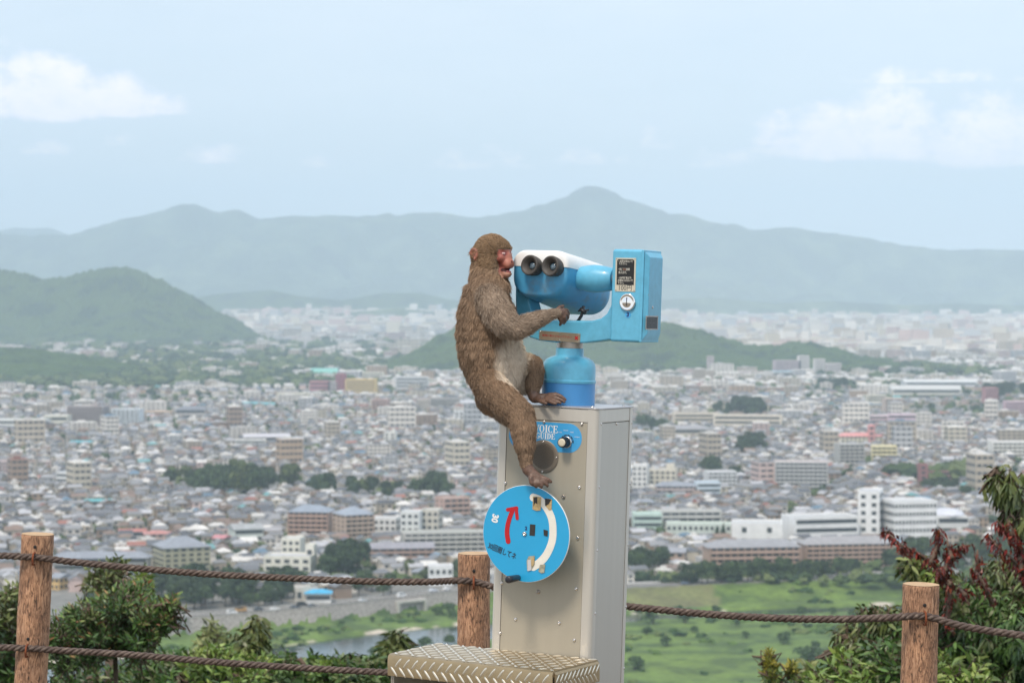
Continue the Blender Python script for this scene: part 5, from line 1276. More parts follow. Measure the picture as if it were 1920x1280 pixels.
B('pale pink department store like block', 1616, 1676, 780, 800, 24, 0, (.66, .52, .54), None, LG, 3, 6, 'band', short='pale pink block')
B('pink building with a yellow strip beside the pale pink block', 1662, 1722, 778, 802, 24, -8, (.66, .50, .56), None, LG, 3, 5, 'band', short='pink and yellow block')
B('cream school with a salmon pink roof and tower', 1566, 1654, 812, 836, 20, -3, (.64, .60, .46), 'hip', (.66, .28, .26), 3, 11, 'win', 'school', 'salmon roofed school')
B('small salmon clock tower rising from the pink roof', 1627, 1640, 795, 836, 8, -3, (.64, .32, .30), 'hip', (.66, .28, .26), 4, 1, 'win', 'tower', 'salmon tower')
B('pale yellow office with balconies', 1632, 1682, 838, 868, 16, -6, (.74, .66, .38), None, (.6, .58, .5), 4, 5, 'balc', short='pale yellow office')
B('grey concrete block with a green awning', 1566, 1618, 834, 876, 18, 6, (.44, .43, .40), None, LG, 6, 5, 'balc', short='grey awning block')
B('dark brick red building with a square tower', 1728, 1784, 884, 908, 18, 0, (.28, .14, .14), None, (.25, .16, .16), 3, 7, 'band', short='dark brick building')
B('dark brick red stair tower left of the dark brick building', 1720, 1738, 872, 910, 10, 0, (.28, .13, .13), None, (.25, .16, .16), 4, 1, 'win', 'tower', 'dark brick tower')
B('white and grey factory roof in the right distance', 1690, 1830, 712, 730, 60, -4, (.60, .61, .60), 'gable', (.66, .66, .64), 2, 14, 'band', 'factory', 'white factory')
B('broad cream factory front below the white factory roof', 1666, 1800, 724, 748, 50, -3, (.58, .57, .50), 'gable', (.60, .59, .56), 2, 13, 'band', 'factory', 'cream factory')
B('bright cyan roofed hall in the distance', 1444, 1486, 697, 709, 40, 0, (.5, .5, .5), None, (.10, .50, .66), 1, 4, 'band', 'hall', 'cyan roofed hall')
B('long white roofed terminal beside the cyan hall', 1330, 1400, 717, 729, 30, 0, (.60, .60, .58), None, (.82, .82, .80), 1, 10, 'band', 'terminal', 'long white terminal')
B('narrow pink tower in the distance', 1326, 1338, 669, 700, 20, 0, (.66, .54, .54), None, LG, 6, 2, 'band', 'tower', 'narrow pink tower')
B('long mauve office near the foot of the wooded hill', 1450, 1500, 677, 702, 30, 0, (.54, .44, .46), None, LG, 5, 7, 'band', short='mauve office')
B('white stepped office with a rooftop turret', 1496, 1516, 668, 702, 24, 0, (.72, .68, .64), None, LG, 6, 3, 'band', short='white turret office')
B('cream tower block at the right end of the wooded hill', 1526, 1546, 674, 706, 22, 0, (.70, .66, .62), None, LG, 7, 3, 'band', 'tower', 'cream tower block')
B('pale apartment tower right of the cream tower block', 1548, 1576, 682, 706, 22, 0, (.70, .64, .62), None, LG, 6, 4, 'band', 'tower', 'pale apartment tower')
B('brick red block near the right edge of the photograph', 1844, 1868, 728, 756, 24, 0, (.44, .20, .20), None, LG, 5, 3, 'band', short='brick red block')
B('rose coloured striped office at the right edge', 1880, 1930, 754, 782, 24, -6, (.58, .40, .44), None, LG, 5, 6, 'band', short='rose striped office')
B('white balconied apartments at the right edge behind the drooping leaves', 1856, 1930, 830, 858, 20, 0, (.74, .72, .66), None, LG, 4, 8, 'balc', 'apartment block', 'white right edge apartments')
B('beige gabled block in the right middle distance', 1480, 1502, 760, 800, 18, 6, (.58, .50, .40), None, LG, 6, 3, 'win', 'apartment block', 'beige right block') if False else None
B('tall pinkish block among houses, right middle distance', 1656, 1690, 748, 780, 20, 0, (.58, .47, .40), None, LG, 6, 4, 'band', short='tall pinkish block')
B('pale yellow cream long block left of the tall pinkish block', 1624, 1660, 742, 764, 20, 0, (.64, .61, .50), None, LG, 4, 5, 'band', short='yellow long block')
# riverside low buildings
B('blue roofed petrol station by the riverside road', 572, 622, 1106, 1131, 9, 4, (.66, .66, .64), 'hip', (.05, .40, .66), 1, 3, 'band', 'petrol station', 'blue roofed station')
B('small white gabled house between dark riverside trees', 493, 526, 1105, 1133, 9, -14, (.72, .71, .68), 'gable', GRY, 2, 2, 'win', 'house', 'small white riverside house')
B('cream low building left of the blue roofed station', 550, 584, 1104, 1129, 8, 10, (.58, .55, .48), None, LG, 1, 2, 'win', short='cream riverside building')
B('white flat roofed shop by the road left of the middle post', 802, 850, 1064, 1098, 10, 4, (.74, .75, .75), None, LG, 2, 4, 'win', 'shop', 'white riverside shop')
B('cream house with grey hip roof near the rope', 772, 806, 1066, 1090, 9, -8, (.62, .58, .48), 'hip', GRY, 2, 3, 'win', 'house', 'cream hip roofed house')
B('house with mustard gable wall and grey roof near the left post', 96, 134, 1076, 1106, 9, -30, (.66, .44, .18), 'gable', GRY, 2, 2, 'win', 'house', 'mustard gabled house')
B('brown apartment annex right of the riverside houses', 1236, 1290, 1028, 1058, 10, -14, (.45, .34, .27), 'gable', (.30, .31, .34), 2, 3, 'win', 'house', 'brown annex')

# ------------------------------------------------------------------ city texture: houses and blocks on a jittered grid
GREEN = [ # wooded patches (column, row, half width, half height) measured on the plain
 (435, 905, 130, 26), (335, 898, 26, 14), (612, 922, 30, 14), (705, 922, 54, 16), (810, 918, 42, 20), (1390, 775, 54, 9), (1416, 842, 32, 10), (1342, 885, 22, 12), (1382, 892, 16, 10), (1226, 795, 38, 16), (1570, 722, 36, 5), (1880, 742, 60, 7),
 (380, 1112, 105, 34), (530, 1108, 32, 22), (640, 1078, 50, 24), (700, 1110, 42, 14), (820, 1105, 50, 8), (1215, 1068, 36, 20), (1450, 1072, 150, 12), (1780, 1050, 130, 26), (1760, 915, 50, 12), (1850, 930, 60, 10), (160, 1140, 170, 26), (60, 1120, 120, 12)]
def green_mask(X, Y):
    px = 960 + F * X / Y; py = HZ - PLAIN * F / Y; m = np.zeros(np.shape(X), bool)
    for (cx, cy, rx, ry) in GREEN: m |= ((px - cx) / rx) ** 2 + ((py - cy) / ry) ** 2 < 1
    return m
def lm_mask(X, Y, pad=2):
    m = np.zeros(np.shape(X), bool)
    for (_, cx, cy, r_, hw, hd, a) in LM:
        dx = X - cx; dy = Y - cy; u = dx * math.cos(a) + dy * math.sin(a); v = -dx * math.sin(a) + dy * math.cos(a)
        m |= (np.abs(u) < hw + pad) & (np.abs(v) < hd + pad)
        m |= (np.abs(u) < hw * .8) & (v < -hd) & (v > -hd - 18)      # keep the street in front open
    return m
ROOFC = [('slate grey', (.165, .17, .185)), ('mid grey', (.25, .25, .26)), ('pale grey', (.42, .42, .44)), ('charcoal', (.10, .105, .12)), ('brown', (.22, .16, .13)), ('blue', (.13, .21, .29)), ('teal', (.13, .30, .31)), ('rust red', (.30, .13, .10)), ('whitish', (.62, .60, .57))]
RW = np.array([.27, .22, .13, .16, .11, .025, .010, .03, .06]); RW /= RW.sum()
WALLC = [('white', (.74, .69, .62)), ('cream', (.60, .54, .43)), ('beige', (.49, .42, .33)), ('tan', (.44, .32, .22)), ('grey', (.50, .50, .50)), ('brown', (.32, .23, .17)), ('pinkish', (.60, .46, .42))]
WW = np.array([.27, .25, .18, .10, .08, .06, .06]); WW /= WW.sum()
def scatter():
    X = []; Y = []; S = []
    y = 985.0
    while y < 13600:
        p = 9.6 if y < 1500 else 9.6 + (y - 1500) * .0033
        xw = .255 * y + 60
        n = int(2 * xw / (p * 1.05)); xs = -xw + (np.arange(n) + rng.random(n) * .5) * p * 1.05
        X.append(xs); Y.append(y + rng.normal(0, p * .18, n)); S.append(np.full(n, p)); y += p * (1.12 if y < 2500 else 1.35)
    return np.concatenate(X), np.concatenate(Y), np.concatenate(S)
HX, HY_, HS = scatter()
d_ = road_d(HX, HY_)
ok = (d_ > 10) & ~green_mask(HX, HY_) & ~lm_mask(HX, HY_)
street = (np.abs((HX * .25 + HY_ * .97) % 96 - 48) < 5) | (np.abs((HX * .97 - HY_ * .25) % 118 - 59) < 5)
ok &= ~(street & (HY_ < 2600))
dn = fbm(HX / 260, HY_ / 200, 61)
ok &= ~((HY_ > 2300) & (dn > .66) & (HY_ < 7000))
# leave out what stands inside hills and on the wooded slope
pxh = 960 + F * HX / HY_
ok &= ~((HY_ > 3230) & (HY_ < 4150) & (pxh < 330)) & ~((HY_ > 3230) & (HY_ < 6500) & (pxh < 760) & (rng.random(len(HX)) < .22)) & ~((HY_ > 5850) & (HY_ < 7300) & (pxh < 470)) & ~((HY_ > 3970) & (HY_ < 4680) & (pxh > 735) & (pxh < 1690))
ok &= ~((HY_ > 4300) & (HY_ < 5600) & (pxh < 560) & (rng.random(len(HX)) < .2))
ok &= ~((HY_ > 10600) & (pxh > 340) & (pxh < 1000)) & ~(HY_ > 11300) & ~((HY_ > 8800) & (HY_ < 9800) & (pxh > 560) & (pxh < 900))
HX, HY_, HS = HX[ok], HY_[ok], HS[ok]; NH = len(HX)
big = rng.random(NH) < np.interp(HY_, [1300, 1600, 2600, 4500, 8000], [.0, .007, .022, .08, .16])
w_ = np.where(big, rng.uniform(14, 30, NH), rng.uniform(5.6, 9.2, NH)) * np.clip(HS / 11, 1, 2.2)
d2_ = np.where(big, rng.uniform(10, 16, NH), rng.uniform(4.8, 7.6, NH)) * np.clip(HS / 11, 1, 2.0)
w_ = np.minimum(w_, HS * 2.2); h_ = np.where(big, rng.uniform(9, 26, NH), rng.uniform(4.6, 6.6, NH)); h_ = np.where((HY_ > 2400) & (HY_ < 4600) & big, np.minimum(h_, rng.uniform(8, 15, NH)), h_); h_ = np.where((HY_ > 5000) & ~big, rng.uniform(6, 12, NH), h_)
h_ = np.where(big & (rng.random(NH) < .12) & (HY_ > 2500), h_ * 1.5, h_)
rc = rng.choice(len(ROOFC), NH, p=RW); wc = rng.choice(len(WALLC), NH, p=WW); form = np.where(big, 2, np.where(rng.random(NH) < .30, 2, rng.integers(0, 2, NH)))
form = np.where((rng.random(NH) < .5) & (HY_ < 1600) & (form == 2) & ~big, 0, form)
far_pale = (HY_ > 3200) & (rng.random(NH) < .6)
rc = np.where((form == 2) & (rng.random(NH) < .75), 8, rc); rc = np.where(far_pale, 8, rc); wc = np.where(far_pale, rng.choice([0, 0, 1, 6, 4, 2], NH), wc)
ang = np.floor(rng.random(NH) * 2) * math.pi / 2 + .25 * np.sin(HX / 400 + HY_ / 700) + .12 + rng.normal(0, .06, NH)
def tmpl(form, wins=True, roofkind=None):
    """verts (x, y, a, b, group): z = a * wall height + b * roof height"""
    V = []; Fc = []
    def q(vs, g): n = len(V); V.extend([(*v, g) for v in vs]); return n
    big_ = form == 3; form = 2 if big_ else form
    n = q([(-.5, -.5, 0, 0), (.5, -.5, 0, 0), (.5, .5, 0, 0), (-.5, .5, 0, 0), (-.5, -.5, 1, 0), (.5, -.5, 1, 0), (.5, .5, 1, 0), (-.5, .5, 1, 0)], 0)
    WF = [(0, 1, 5, 4), (1, 2, 6, 5), (2, 3, 7, 6), (3, 0, 4, 7)]; Fc += [tuple(i + n for i in f) for f in WF]
    RF = []
    if form in (0, 1):
        i = .36 if form else 0.0; o = .56
        n = q([(-o, -o, .985, 0), (o, -o, .985, 0), (o, o, .985, 0), (-o, o, .985, 0), (-o + i, 0, 1, 1), (o - i, 0, 1, 1)], 1)
        f = [(0, 3, 2), (0, 2, 1), (0, 1, 5, 4), (2, 3, 4, 5)]
        Fc += [tuple(k + n for k in g) for g in f]
        n2 = q([(-o + .05 if not form else -o, -o, .99, 0), (-o + .05 if not form else -o, o, .99, 0), (-o + i + (.05 if not form else 0), 0, 1, 1), (o - .05 if not form else o, -o, .99, 0), (o - .05 if not form else o, o, .99, 0), (o - i - (.05 if not form else 0), 0, 1, 1)], 1 if form else 0)
        Fc += [(n2 + 1, n2, n2 + 2), (n2 + 3, n2 + 4, n2 + 5)]
    else:
        n = q([(-.5, -.5, 1.003, 0), (.5, -.5, 1.003, 0), (.5, .5, 1.003, 0), (-.5, .5, 1.003, 0), (-.2, -.1, 1.003, 0), (.1, -.1, 1.003, 0), (.1, .25, 1.003, 0), (-.2, .25, 1.003, 0), (-.2, -.1, 1.003, .6), (.1, -.1, 1.003, .6), (.1, .25, 1.003, .6), (-.2, .25, 1.003, .6)], 1)
        Fc.append(tuple(k + n for k in (0, 1, 2, 3)))
        Fc += [tuple(k + n for k in f) for f in [(4, 5, 9, 8), (5, 6, 10, 9), (6, 7, 11, 10), (7, 4, 8, 11), (8, 9, 10, 11)]]
    if big_:
        e = .506
        for f_ in range(5):
            z = ((f_ + .38) / 5, (f_ + .75) / 5)
            for k in range(4):
                nb_ = 5 if k % 2 == 0 else 3
                for i_ in range(nb_):
                    a, b = -.47 + .94 * (i_ + .12) / nb_, -.47 + .94 * (i_ + .88) / nb_; p = [(a, -e), (b, -e)]
                    for _ in range(k): p = [(-y, x) for x, y in p]
                    (xa, ya), (xb, yb) = p; n = q([(xa, ya, z[0], 0), (xb, yb, z[0], 0), (xb, yb, z[1], 0), (xa, ya, z[1], 0)], 2); Fc.append((n, n + 1, n + 2, n + 3))
    elif wins:
        e = .508
        for z in ((.16, .38), (.60, .82)):
            for (a, b) in ((-.38, -.12), (.1, .38)):
                for k in range(4):
                    p = [(a, -e), (b, -e)]; 
                    for _ in range(k): p = [(-y, x) for x, y in p]
                    (xa, ya), (xb, yb) = p; n = q([(xa, ya, z[0], 0), (xb, yb, z[0], 0), (xb, yb, z[1], 0), (xa, ya, z[1], 0)], 2); Fc.append((n, n + 1, n + 2, n + 3))
    return np.array(V), Fc
def mass(name, idx, kind='stuff', wins=True):
    VV = []; FF = []; CC = []; off = 0
    for f in (0, 1, 2, 3):
        ii = idx[np.where(big[idx], 3, form[idx]) == f]
        if not len(ii): continue
        V, Fc = tmpl(f, wins); n = len(V)
        hr = np.where(f < 2, np.minimum(d2_[ii], w_[ii]) * .26, 2.5)
        sx = np.where(f < 2, np.maximum(w_[ii], d2_[ii]), w_[ii]); sy = np.where(f < 2, np.minimum(w_[ii], d2_[ii]), d2_[ii])
        lx = V[None, :, 0] * sx[:, None]; ly = V[None, :, 1] * sy[:, None]; c, s = np.cos(ang[ii])[:, None], np.sin(ang[ii])[:, None]
        P3 = np.stack([HX[ii][:, None] + lx * c - ly * s, HY_[ii][:, None] + lx * s + ly * c, plain_z(HX[ii], HY_[ii])[:, None] - .3 + V[None, :, 2] * h_[ii][:, None] + V[None, :, 3] * hr[:, None]], -1)
        rcv = np.array([c_[1] for c_ in ROOFC])[rc[ii]] * rng.uniform(.8, 1.2, (len(ii), 1)); wcv = np.array([c_[1] for c_ in WALLC])[wc[ii]] * rng.uniform(.85, 1.1, (len(ii), 1))
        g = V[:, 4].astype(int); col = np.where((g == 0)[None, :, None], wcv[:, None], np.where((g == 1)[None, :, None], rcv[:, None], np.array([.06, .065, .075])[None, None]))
        VV.append(P3.reshape(-1, 3)); CC.append(col.reshape(-1, 3))
        tri = [];
        for q in Fc:
            if len(q) == 4: tri += [(q[0], q[1], q[2]), (q[0], q[2], q[3])]
            else: tri.append(q)
        tri = np.array(tri); FF.append((tri[None] + (np.arange(len(ii)) * n)[:, None, None] + off).reshape(-1, 3)); off += n * len(ii)
    o = mesh_from(name, np.concatenate(VV), np.concatenate(FF), CITY, col=np.concatenate(CC)); tag(o, kind='stuff'); return o
inview = (np.abs(HX / HY_) < 970 / F)
px_ = 960 + F * HX / HY_; py_ = HZ - PLAIN * F / HY_
seen = inview & ~((px_ > 915) & (px_ < 1180)) & ~big
order = np.argsort(-(h_ + 2) / HY_ * seen * (1 + .0 * h_)); order = np.argsort(np.where(seen, HY_, 1e9))
NEAR = order[:300]
rest = np.setdiff1d(np.arange(NH), NEAR)
def ordn(n): return ['', 'second ', 'third ', 'fourth ', 'fifth ', 'sixth ', 'seventh ', 'eighth ', 'ninth ', 'tenth ', 'eleventh ', 'twelfth '][n] if n < 12 else '%dth ' % (n + 1)
def near_houses():
    lab = {}
    fn = {0: 'gable roofed', 1: 'hip roofed', 2: 'flat roofed'}
    for i in NEAR:
        x, y = HX[i], HY_[i]; best = min(LM, key=lambda L_: math.hypot(L_[1] - x, (L_[2] - y)))
        dx = x - best[1]; dy = y - best[2]
        rel = ('right of' if dx > 0 else 'left of') if abs(dx) > abs(dy) else ('behind' if dy > 0 else 'in front of')
        key = (ROOFC[rc[i]][0], fn[form[i]], WALLC[wc[i]][0], rel, best[0])
        lab.setdefault(key, []).append((math.hypot(dx, dy), i))
    used_ = set(l_ for l_ in lab)
    for key, L_ in lab.items():
        L_.sort()
        for k, (dist_, i) in enumerate(L_):
            r_, f_, wl, rel, b_ = key
            on = (ordn(k) + 'nearest ') if len(L_) > 1 else ''
            label = f"{on}{r_} {f_} house with {wl} walls {rel} {b_}"
            if len(label.split()) > 16: label = label.replace(' roofed house', ' house').replace(' with ', ', ', 1)
            t = empty('house', (HX[i], HY_[i], PLAIN - .3), float(ang[i])); tag(t, label, 'house', 'houses of the near city')
            f = int(form[i]); V, Fc = tmpl(f, False); 
            sx, sy = (max(w_[i], d2_[i]), min(w_[i], d2_[i])) if f < 2 else (w_[i], d2_[i]); hr = min(d2_[i], w_[i]) * .26 if f < 2 else 2.5
            rcv = np.array(ROOFC[rc[i]][1]) * random.uniform(.85, 1.15); wcv = np.array(WALLC[wc[i]][1]) * random.uniform(.88, 1.08)
            for g, nm, cv, m in ((0, 'wall', wcv, CITY), (1, 'roof', rcv, CITYR)):
                sel = [k2 for k2 in range(len(V)) if V[k2][4] == g]; mp = {k2: j for j, k2 in enumerate(sel)}
                vs = [(V[k2][0] * sx, V[k2][1] * sy, V[k2][2] * h_[i] + V[k2][3] * hr) for k2 in sel]; fs = [tuple(mp[q] for q in q_) for q_ in Fc if q_[0] in mp]
                if fs: mesh_from(nm, vs, fs, m, t, col=[tuple(cv)] * len(vs))
            me = unit_mesh('window', (1.7, .3, 1.1), GLASSM)
            for fl in ((.30, .74) if h_[i] > 5 else (.5,)):
                for sgn in (-1, 1):
                    for u in (-.26, .24):
                        put('window', me, t, (u * sx, sgn * (sy / 2 + .03), fl * h_[i]))
near_houses()
o = mass('houses', rest[HY_[rest] < 3000]); o2 = mass('distant_city', rest[HY_[rest] >= 3000], wins=False)
# utility: extra far white blocks that crowd the horizon on the right
def far_blocks():
    n = 9000; y = rng.uniform(5200, 11200, n); px = np.where(rng.random(n) < .80, rng.uniform(1180, 1990, n), rng.uniform(420, 900, n)); y = np.where(px < 1000, rng.uniform(7600, 10800, n), y)
    x = (px - 960) / F * y; ok = ~((px < 1690) & (px > 735) & (y < 4700)); x, y = x[ok], y[ok]; n = len(x)
    w = rng.uniform(18, 60, n); d = rng.uniform(12, 25, n); h = rng.uniform(10, 32, n) * np.where(rng.random(n) < .06, 1.7, 1)
    V, Fc = tmpl(2, False); V = V[:12]; a = rng.normal(0, .3, n)
    V = V[:12]; fc = [(0, 1, 5, 4), (1, 2, 6, 5), (2, 3, 7, 6), (3, 0, 4, 7), (8, 9, 10, 11)]
    lx = V[None, :, 0] * w[:, None]; ly = V[None, :, 1] * d[:, None]; c, s = np.cos(a)[:, None], np.sin(a)[:, None]
    P3 = np.stack([x[:, None] + lx * c - ly * s, y[:, None] + lx * s + ly * c, plain_z(x, y)[:, None] - .3 + V[None, :, 2] * h[:, None]], -1).reshape(-1, 3)
    base = np.array([c_[1] for c_ in WALLC])[rng.choice([0, 0, 0, 1, 4, 2, 6], n)] * rng.uniform(.8, 1.15, (n, 1))
    F_ = np.array(fc); FF = (F_[None] + (np.arange(n) * 12)[:, None, None]).reshape(-1, 4)
    o = mesh_from('distant_blocks', P3, FF, CITY, col=np.repeat(base, 12, 0)); tag(o, kind='stuff')
far_blocks()
# ------------------------------------------------------------------ trees of the city and the river bank
LEAF = mat('tree_foliage', (.055, .095, .035), rough=.8, attr=True, spec=.2)
BARK = mat('tree_bark', (.10, .075, .055), rough=.95, var=.3, scale=3)
def leaf_crown(rx, rz, n, size, seed, cols, lobes=9):
    """ragged crown of leaf-clump faces on overlapping lobes"""
    r_ = np.random.default_rng(seed)
    cen = []; 
    for k in range(lobes):
        a = r_.uniform(0, 6.28); q = r_.uniform(.15, .62); z = r_.uniform(-.5, .55); cen.append((math.cos(a) * rx * q, math.sin(a) * rx * q, rz * z, r_.uniform(.38, .58)))
    cen.append((0, 0, 0, .72)); cen = np.array(cen)
    pick = r_.integers(0, len(cen), n); d = r_.normal(0, 1, (n, 3)); d /= np.linalg.norm(d, axis=1)[:, None]; d[:, 2] = np.where(d[:, 2] < -.35, -d[:, 2], d[:, 2])
    rad = r_.uniform(.72, 1.06, n)[:, None]
    c = cen[pick]; p = c[:, :3] + d * rad * c[:, 3:4] * np.array([rx, rx, rz])
    nrm = d + r_.normal(0, .5, (n, 3)); nrm /= np.linalg.norm(nrm, axis=1)[:, None]
    t = np.cross(nrm, r_.normal(0, 1, (n, 3))); t /= np.linalg.norm(t, axis=1)[:, None]; b = np.cross(nrm, t)
    s = size * r_.uniform(.5, 1.4, n)[:, None]
    V = np.stack([p - t * s, p - b * s * .7, p + t * s, p + b * s * .7], 1).reshape(-1, 3); i = np.arange(n) * 4; Fc = np.stack([i, i + 1, i + 2, i + 3], 1)
    cc = np.array(cols); ci = cc[r_.integers(0, len(cc), n)] * r_.uniform(.7, 1.35, (n, 1)) * (.75 + .5 * vnoise(p[:, 0] / (rx * .3), p[:, 2] / (rz * .4), seed))[:, None]
    return V, Fc, np.repeat(ci, 4, 0)
TPROT = {}
def tree_proto(kind, var):
    k = (kind, var)
    if k in TPROT: return TPROT[k]
    if kind == 'round': rx, rz, hh, cols = 5.2, 5.4, 6.6, [(.045, .075, .035), (.06, .095, .04), (.075, .115, .045)]
    elif kind == 'dark': rx, rz, hh, cols = 5.5, 6.2, 7.2, [(.032, .055, .030), (.045, .072, .035), (.055, .085, .04)]
    elif kind == 'olive': rx, rz, hh, cols = 4.6, 5.2, 6.3, [(.09, .12, .04), (.075, .10, .04), (.12, .15, .05)]
    elif kind == 'conifer': rx, rz, hh, cols = 2.6, 6.0, 7.0, [(.028, .055, .032), (.038, .068, .036)]
    else: rx, rz, hh, cols = 2.2, 1.7, 2.2, [(.05, .09, .035), (.07, .12, .045)]
    V, Fc, C_ = leaf_crown(rx, rz, 1900 if kind != 'shrub' else 500, .55 if kind != 'shrub' else .32, 100 + var * 7 + len(kind), cols)
    if kind == 'conifer':
        z = V[:, 2]; f = np.clip(1.15 - (z + rz) / (2.1 * rz), .12, 1.1); V[:, 0] *= f * 1.25; V[:, 1] *= f * 1.25
    V[:, 2] += hh if kind != 'shrub' else 1.6
    oc = mesh_from('crown', V, Fc, LEAF, col=C_)
    b = MB(); b.tube([(0, 0, -1.2), (.1, .05, hh * .35), (.0, .1, hh * .75), (.2, 0, hh * 1.0)] if kind != 'shrub' else [(0, 0, -.6), (0, 0, 1.5)], [.42, .34, .24, .12] if kind != 'shrub' else [.15, .08], 7)
    if kind != 'shrub':
        for a in range(4): b.tube([(0, 0, hh * (.45 + .1 * a)), (math.cos(a * 1.7) * rx * .35, math.sin(a * 1.7) * rx * .35, hh * (.65 + .1 * a)), (math.cos(a * 1.7) * rx * .6, math.sin(a * 1.7) * rx * .6, hh * (.85 + .08 * a))], [.18, .12, .06], 6)
    ot = b.build('trunk', BARK, None, smooth=True)
    TPROT[k] = [oc.data, ot.data]; bpy.data.objects.remove(oc); bpy.data.objects.remove(ot); return TPROT[k]
TREES = {}
KW = {'round': 'rounded green tree', 'dark': 'dark evergreen tree', 'olive': 'olive green tree', 'conifer': 'pointed dark conifer', 'shrub': 'low green shrub'}
HT = {'round': 12.3, 'dark': 13.6, 'olive': 11.6, 'conifer': 13.5, 'shrub': 3.3}
treelist = []
def tree_at(x, y, z, kind, h, where):
    treelist.append((x, y, z, kind, h, where))
def tree_px(px, ytop, ybase, kind, where, z=PLAIN):
    Y = -z * F / (ybase - HZ); tree_at((px - 960) / F * Y, Y, z, kind, (ybase - ytop) / F * Y, where)
def grove(cx, cy, rx, ry, n, kinds, hp, where, seed=1):
    r_ = random.Random(seed + cx); k = 0
    while k < n:
        a = r_.uniform(0, 6.283); q = math.sqrt(r_.random()); px = cx + rx * q * math.cos(a); py = cy + ry * q * math.sin(a) + 4
        Y = -PLAIN * F / (py - HZ)
        if road_d(px / F, Y) is not None and float(road_d((px - 960) / F * Y, Y)) < 8: py -= 10; Y = -PLAIN * F / (py - HZ)
        tree_at((px - 960) / F * Y, Y, PLAIN, r_.choice(kinds), hp * r_.uniform(.75, 1.15), where); k += 1
grove(460, 915, 96, 14, 26, ['dark', 'dark', 'round', 'olive'], 17, 'the grove amid the left houses')
grove(395, 918, 30, 10, 6, ['olive', 'round'], 14, 'the left end of the grove')
grove(335, 902, 24, 8, 5, ['dark', 'olive'], 11, 'the small clump left of the grove')
grove(612, 926, 24, 8, 5, ['conifer', 'dark', 'round'], 14, 'the shrine clump right of the grove')
grove(700, 928, 46, 9, 9, ['dark', 'olive', 'dark'], 12, 'the tree belt left of the pedestal')
grove(808, 928, 36, 9, 9, ['dark', 'round'], 15, 'the dark clump close to the pedestal')
grove(1388, 776, 46, 5, 14, ['dark', 'dark', 'round'], 22, 'the dark knoll on the right')
grove(1416, 846, 26, 6, 8, ['dark', 'dark'], 16, 'the thicket right of centre')
grove(1342, 888, 18, 7, 5, ['round', 'dark'], 14, 'the clump by the balcony block')
grove(1382, 896, 12, 6, 3, ['dark'], 12, 'the clump beside the balcony block')
grove(1226, 802, 34, 8, 8, ['dark', 'conifer', 'round'], 16, 'the clump right of the pedestal top')
grove(1572, 724, 34, 3, 8, ['dark'], 18, 'the far wood line on the right')
grove(1888, 744, 50, 4, 8, ['dark'], 22, 'the wood at the right edge')
grove(1760, 918, 44, 7, 7, ['round', 'dark'], 9, 'the trees behind the hospital')
grove(1850, 932, 56, 6, 7, ['round', 'olive'], 9, 'the orchard behind the domed hall')
grove(385, 1122, 92, 20, 26, ['dark', 'dark', 'round'], 12.5, 'the riverside wood on the left')
grove(530, 1112, 26, 14, 6, ['dark', 'dark'], 13, 'the trees left of the blue roofed station')
grove(640, 1075, 40, 18, 9, ['dark', 'dark', 'round'], 16, 'the tall dark trees behind the station')
grove(470, 1128, 60, 6, 10, ['dark', 'round'], 8, 'the road verge right of the riverside wood')
grove(250, 1160, 90, 14, 16, ['dark', 'round'], 11, 'the verge behind the left bush')
grove(698, 1106, 40, 8, 6, ['dark', 'round'], 9, 'the low trees right of the station')
grove(820, 1082, 60, 12, 7, ['round', 'olive'], 8, 'the gardens left of the middle post')
grove(1212, 1064, 32, 14, 8, ['dark', 'dark', 'round'], 12, 'the wood right of the pedestal')
for k in range(19): tree_px(1296 + k * 17 + random.uniform(-5, 5), 1052 + random.uniform(-6, 5) - k * .35, 1094 - k * .8, 'round' if k % 3 else 'dark', 'the row of riverside trees')
grove(1690, 1052, 40, 14, 8, ['dark', 'round'], 11, 'the trees right of the riverside apartments')
grove(1830, 1046, 110, 24, 20, ['dark', 'round', 'round'], 12, 'the wood behind the tree with red leaves')
for q in ((1356, 978, 1012), (1344, 984, 1012), (748, 812, 830), (54, 832, 846), (182, 900, 914), (338, 966, 984), (1440, 800, 806), (628, 896, 930)): tree_px(q[0], q[1], q[2], 'conifer' if q[0] in (1356, 1344, 628) else 'dark', 'the houses')
# street trees sprinkled among the houses
cand = rng.choice(len(HX), 170, replace=False)
n_ = 0
for i in cand:
    if HY_[i] < 2400 and abs(HX[i] / HY_[i]) < .226 and n_ < 42:
        tree_at(HX[i] + 7, HY_[i] - 6, PLAIN, random.choice(['round', 'dark', 'olive']), random.uniform(4.5, 8), 'houses'); n_ += 1
# shrubs on the flood plain
SHR = [(1285, 1168, 15), (1225, 1168, 18), (1250, 1210, 12), (1300, 1185, 8), (1470, 1205, 14), (1590, 1200, 18), (1575, 1195, 16), (1190, 1255, 16), (1530, 1215, 10), (1330, 1160, 10), (1345, 1150, 9), (1440, 1165, 9), (1600, 1165, 14), (1380, 1172, 8), (1250, 1105, 9), (1620, 1110, 9), (1245, 1100, 8), (1500, 1150, 9), (1560, 1152, 9), (1640, 1150, 9), (1420, 1118, 5), (1480, 1116, 5), (1212, 1190, 9), (1400, 1195, 7), (1545, 1240, 16), (1510, 1245, 20), (1195, 1152, 10), (1270, 1150, 9)]
for (px, yb, hp) in SHR: tree_px(px, yb - hp * 1.7, yb, 'shrub', 'the flood plain meadow', z=-136.0)
SHL = [(640, 1172, 6), (700, 1166, 6), (780, 1158, 8), (820, 1152, 10), (840, 1148, 12), (850, 1160, 9), (740, 1212, 12), (800, 1215, 14), (840, 1208, 12), (700, 1226, 10), (770, 1225, 14)]
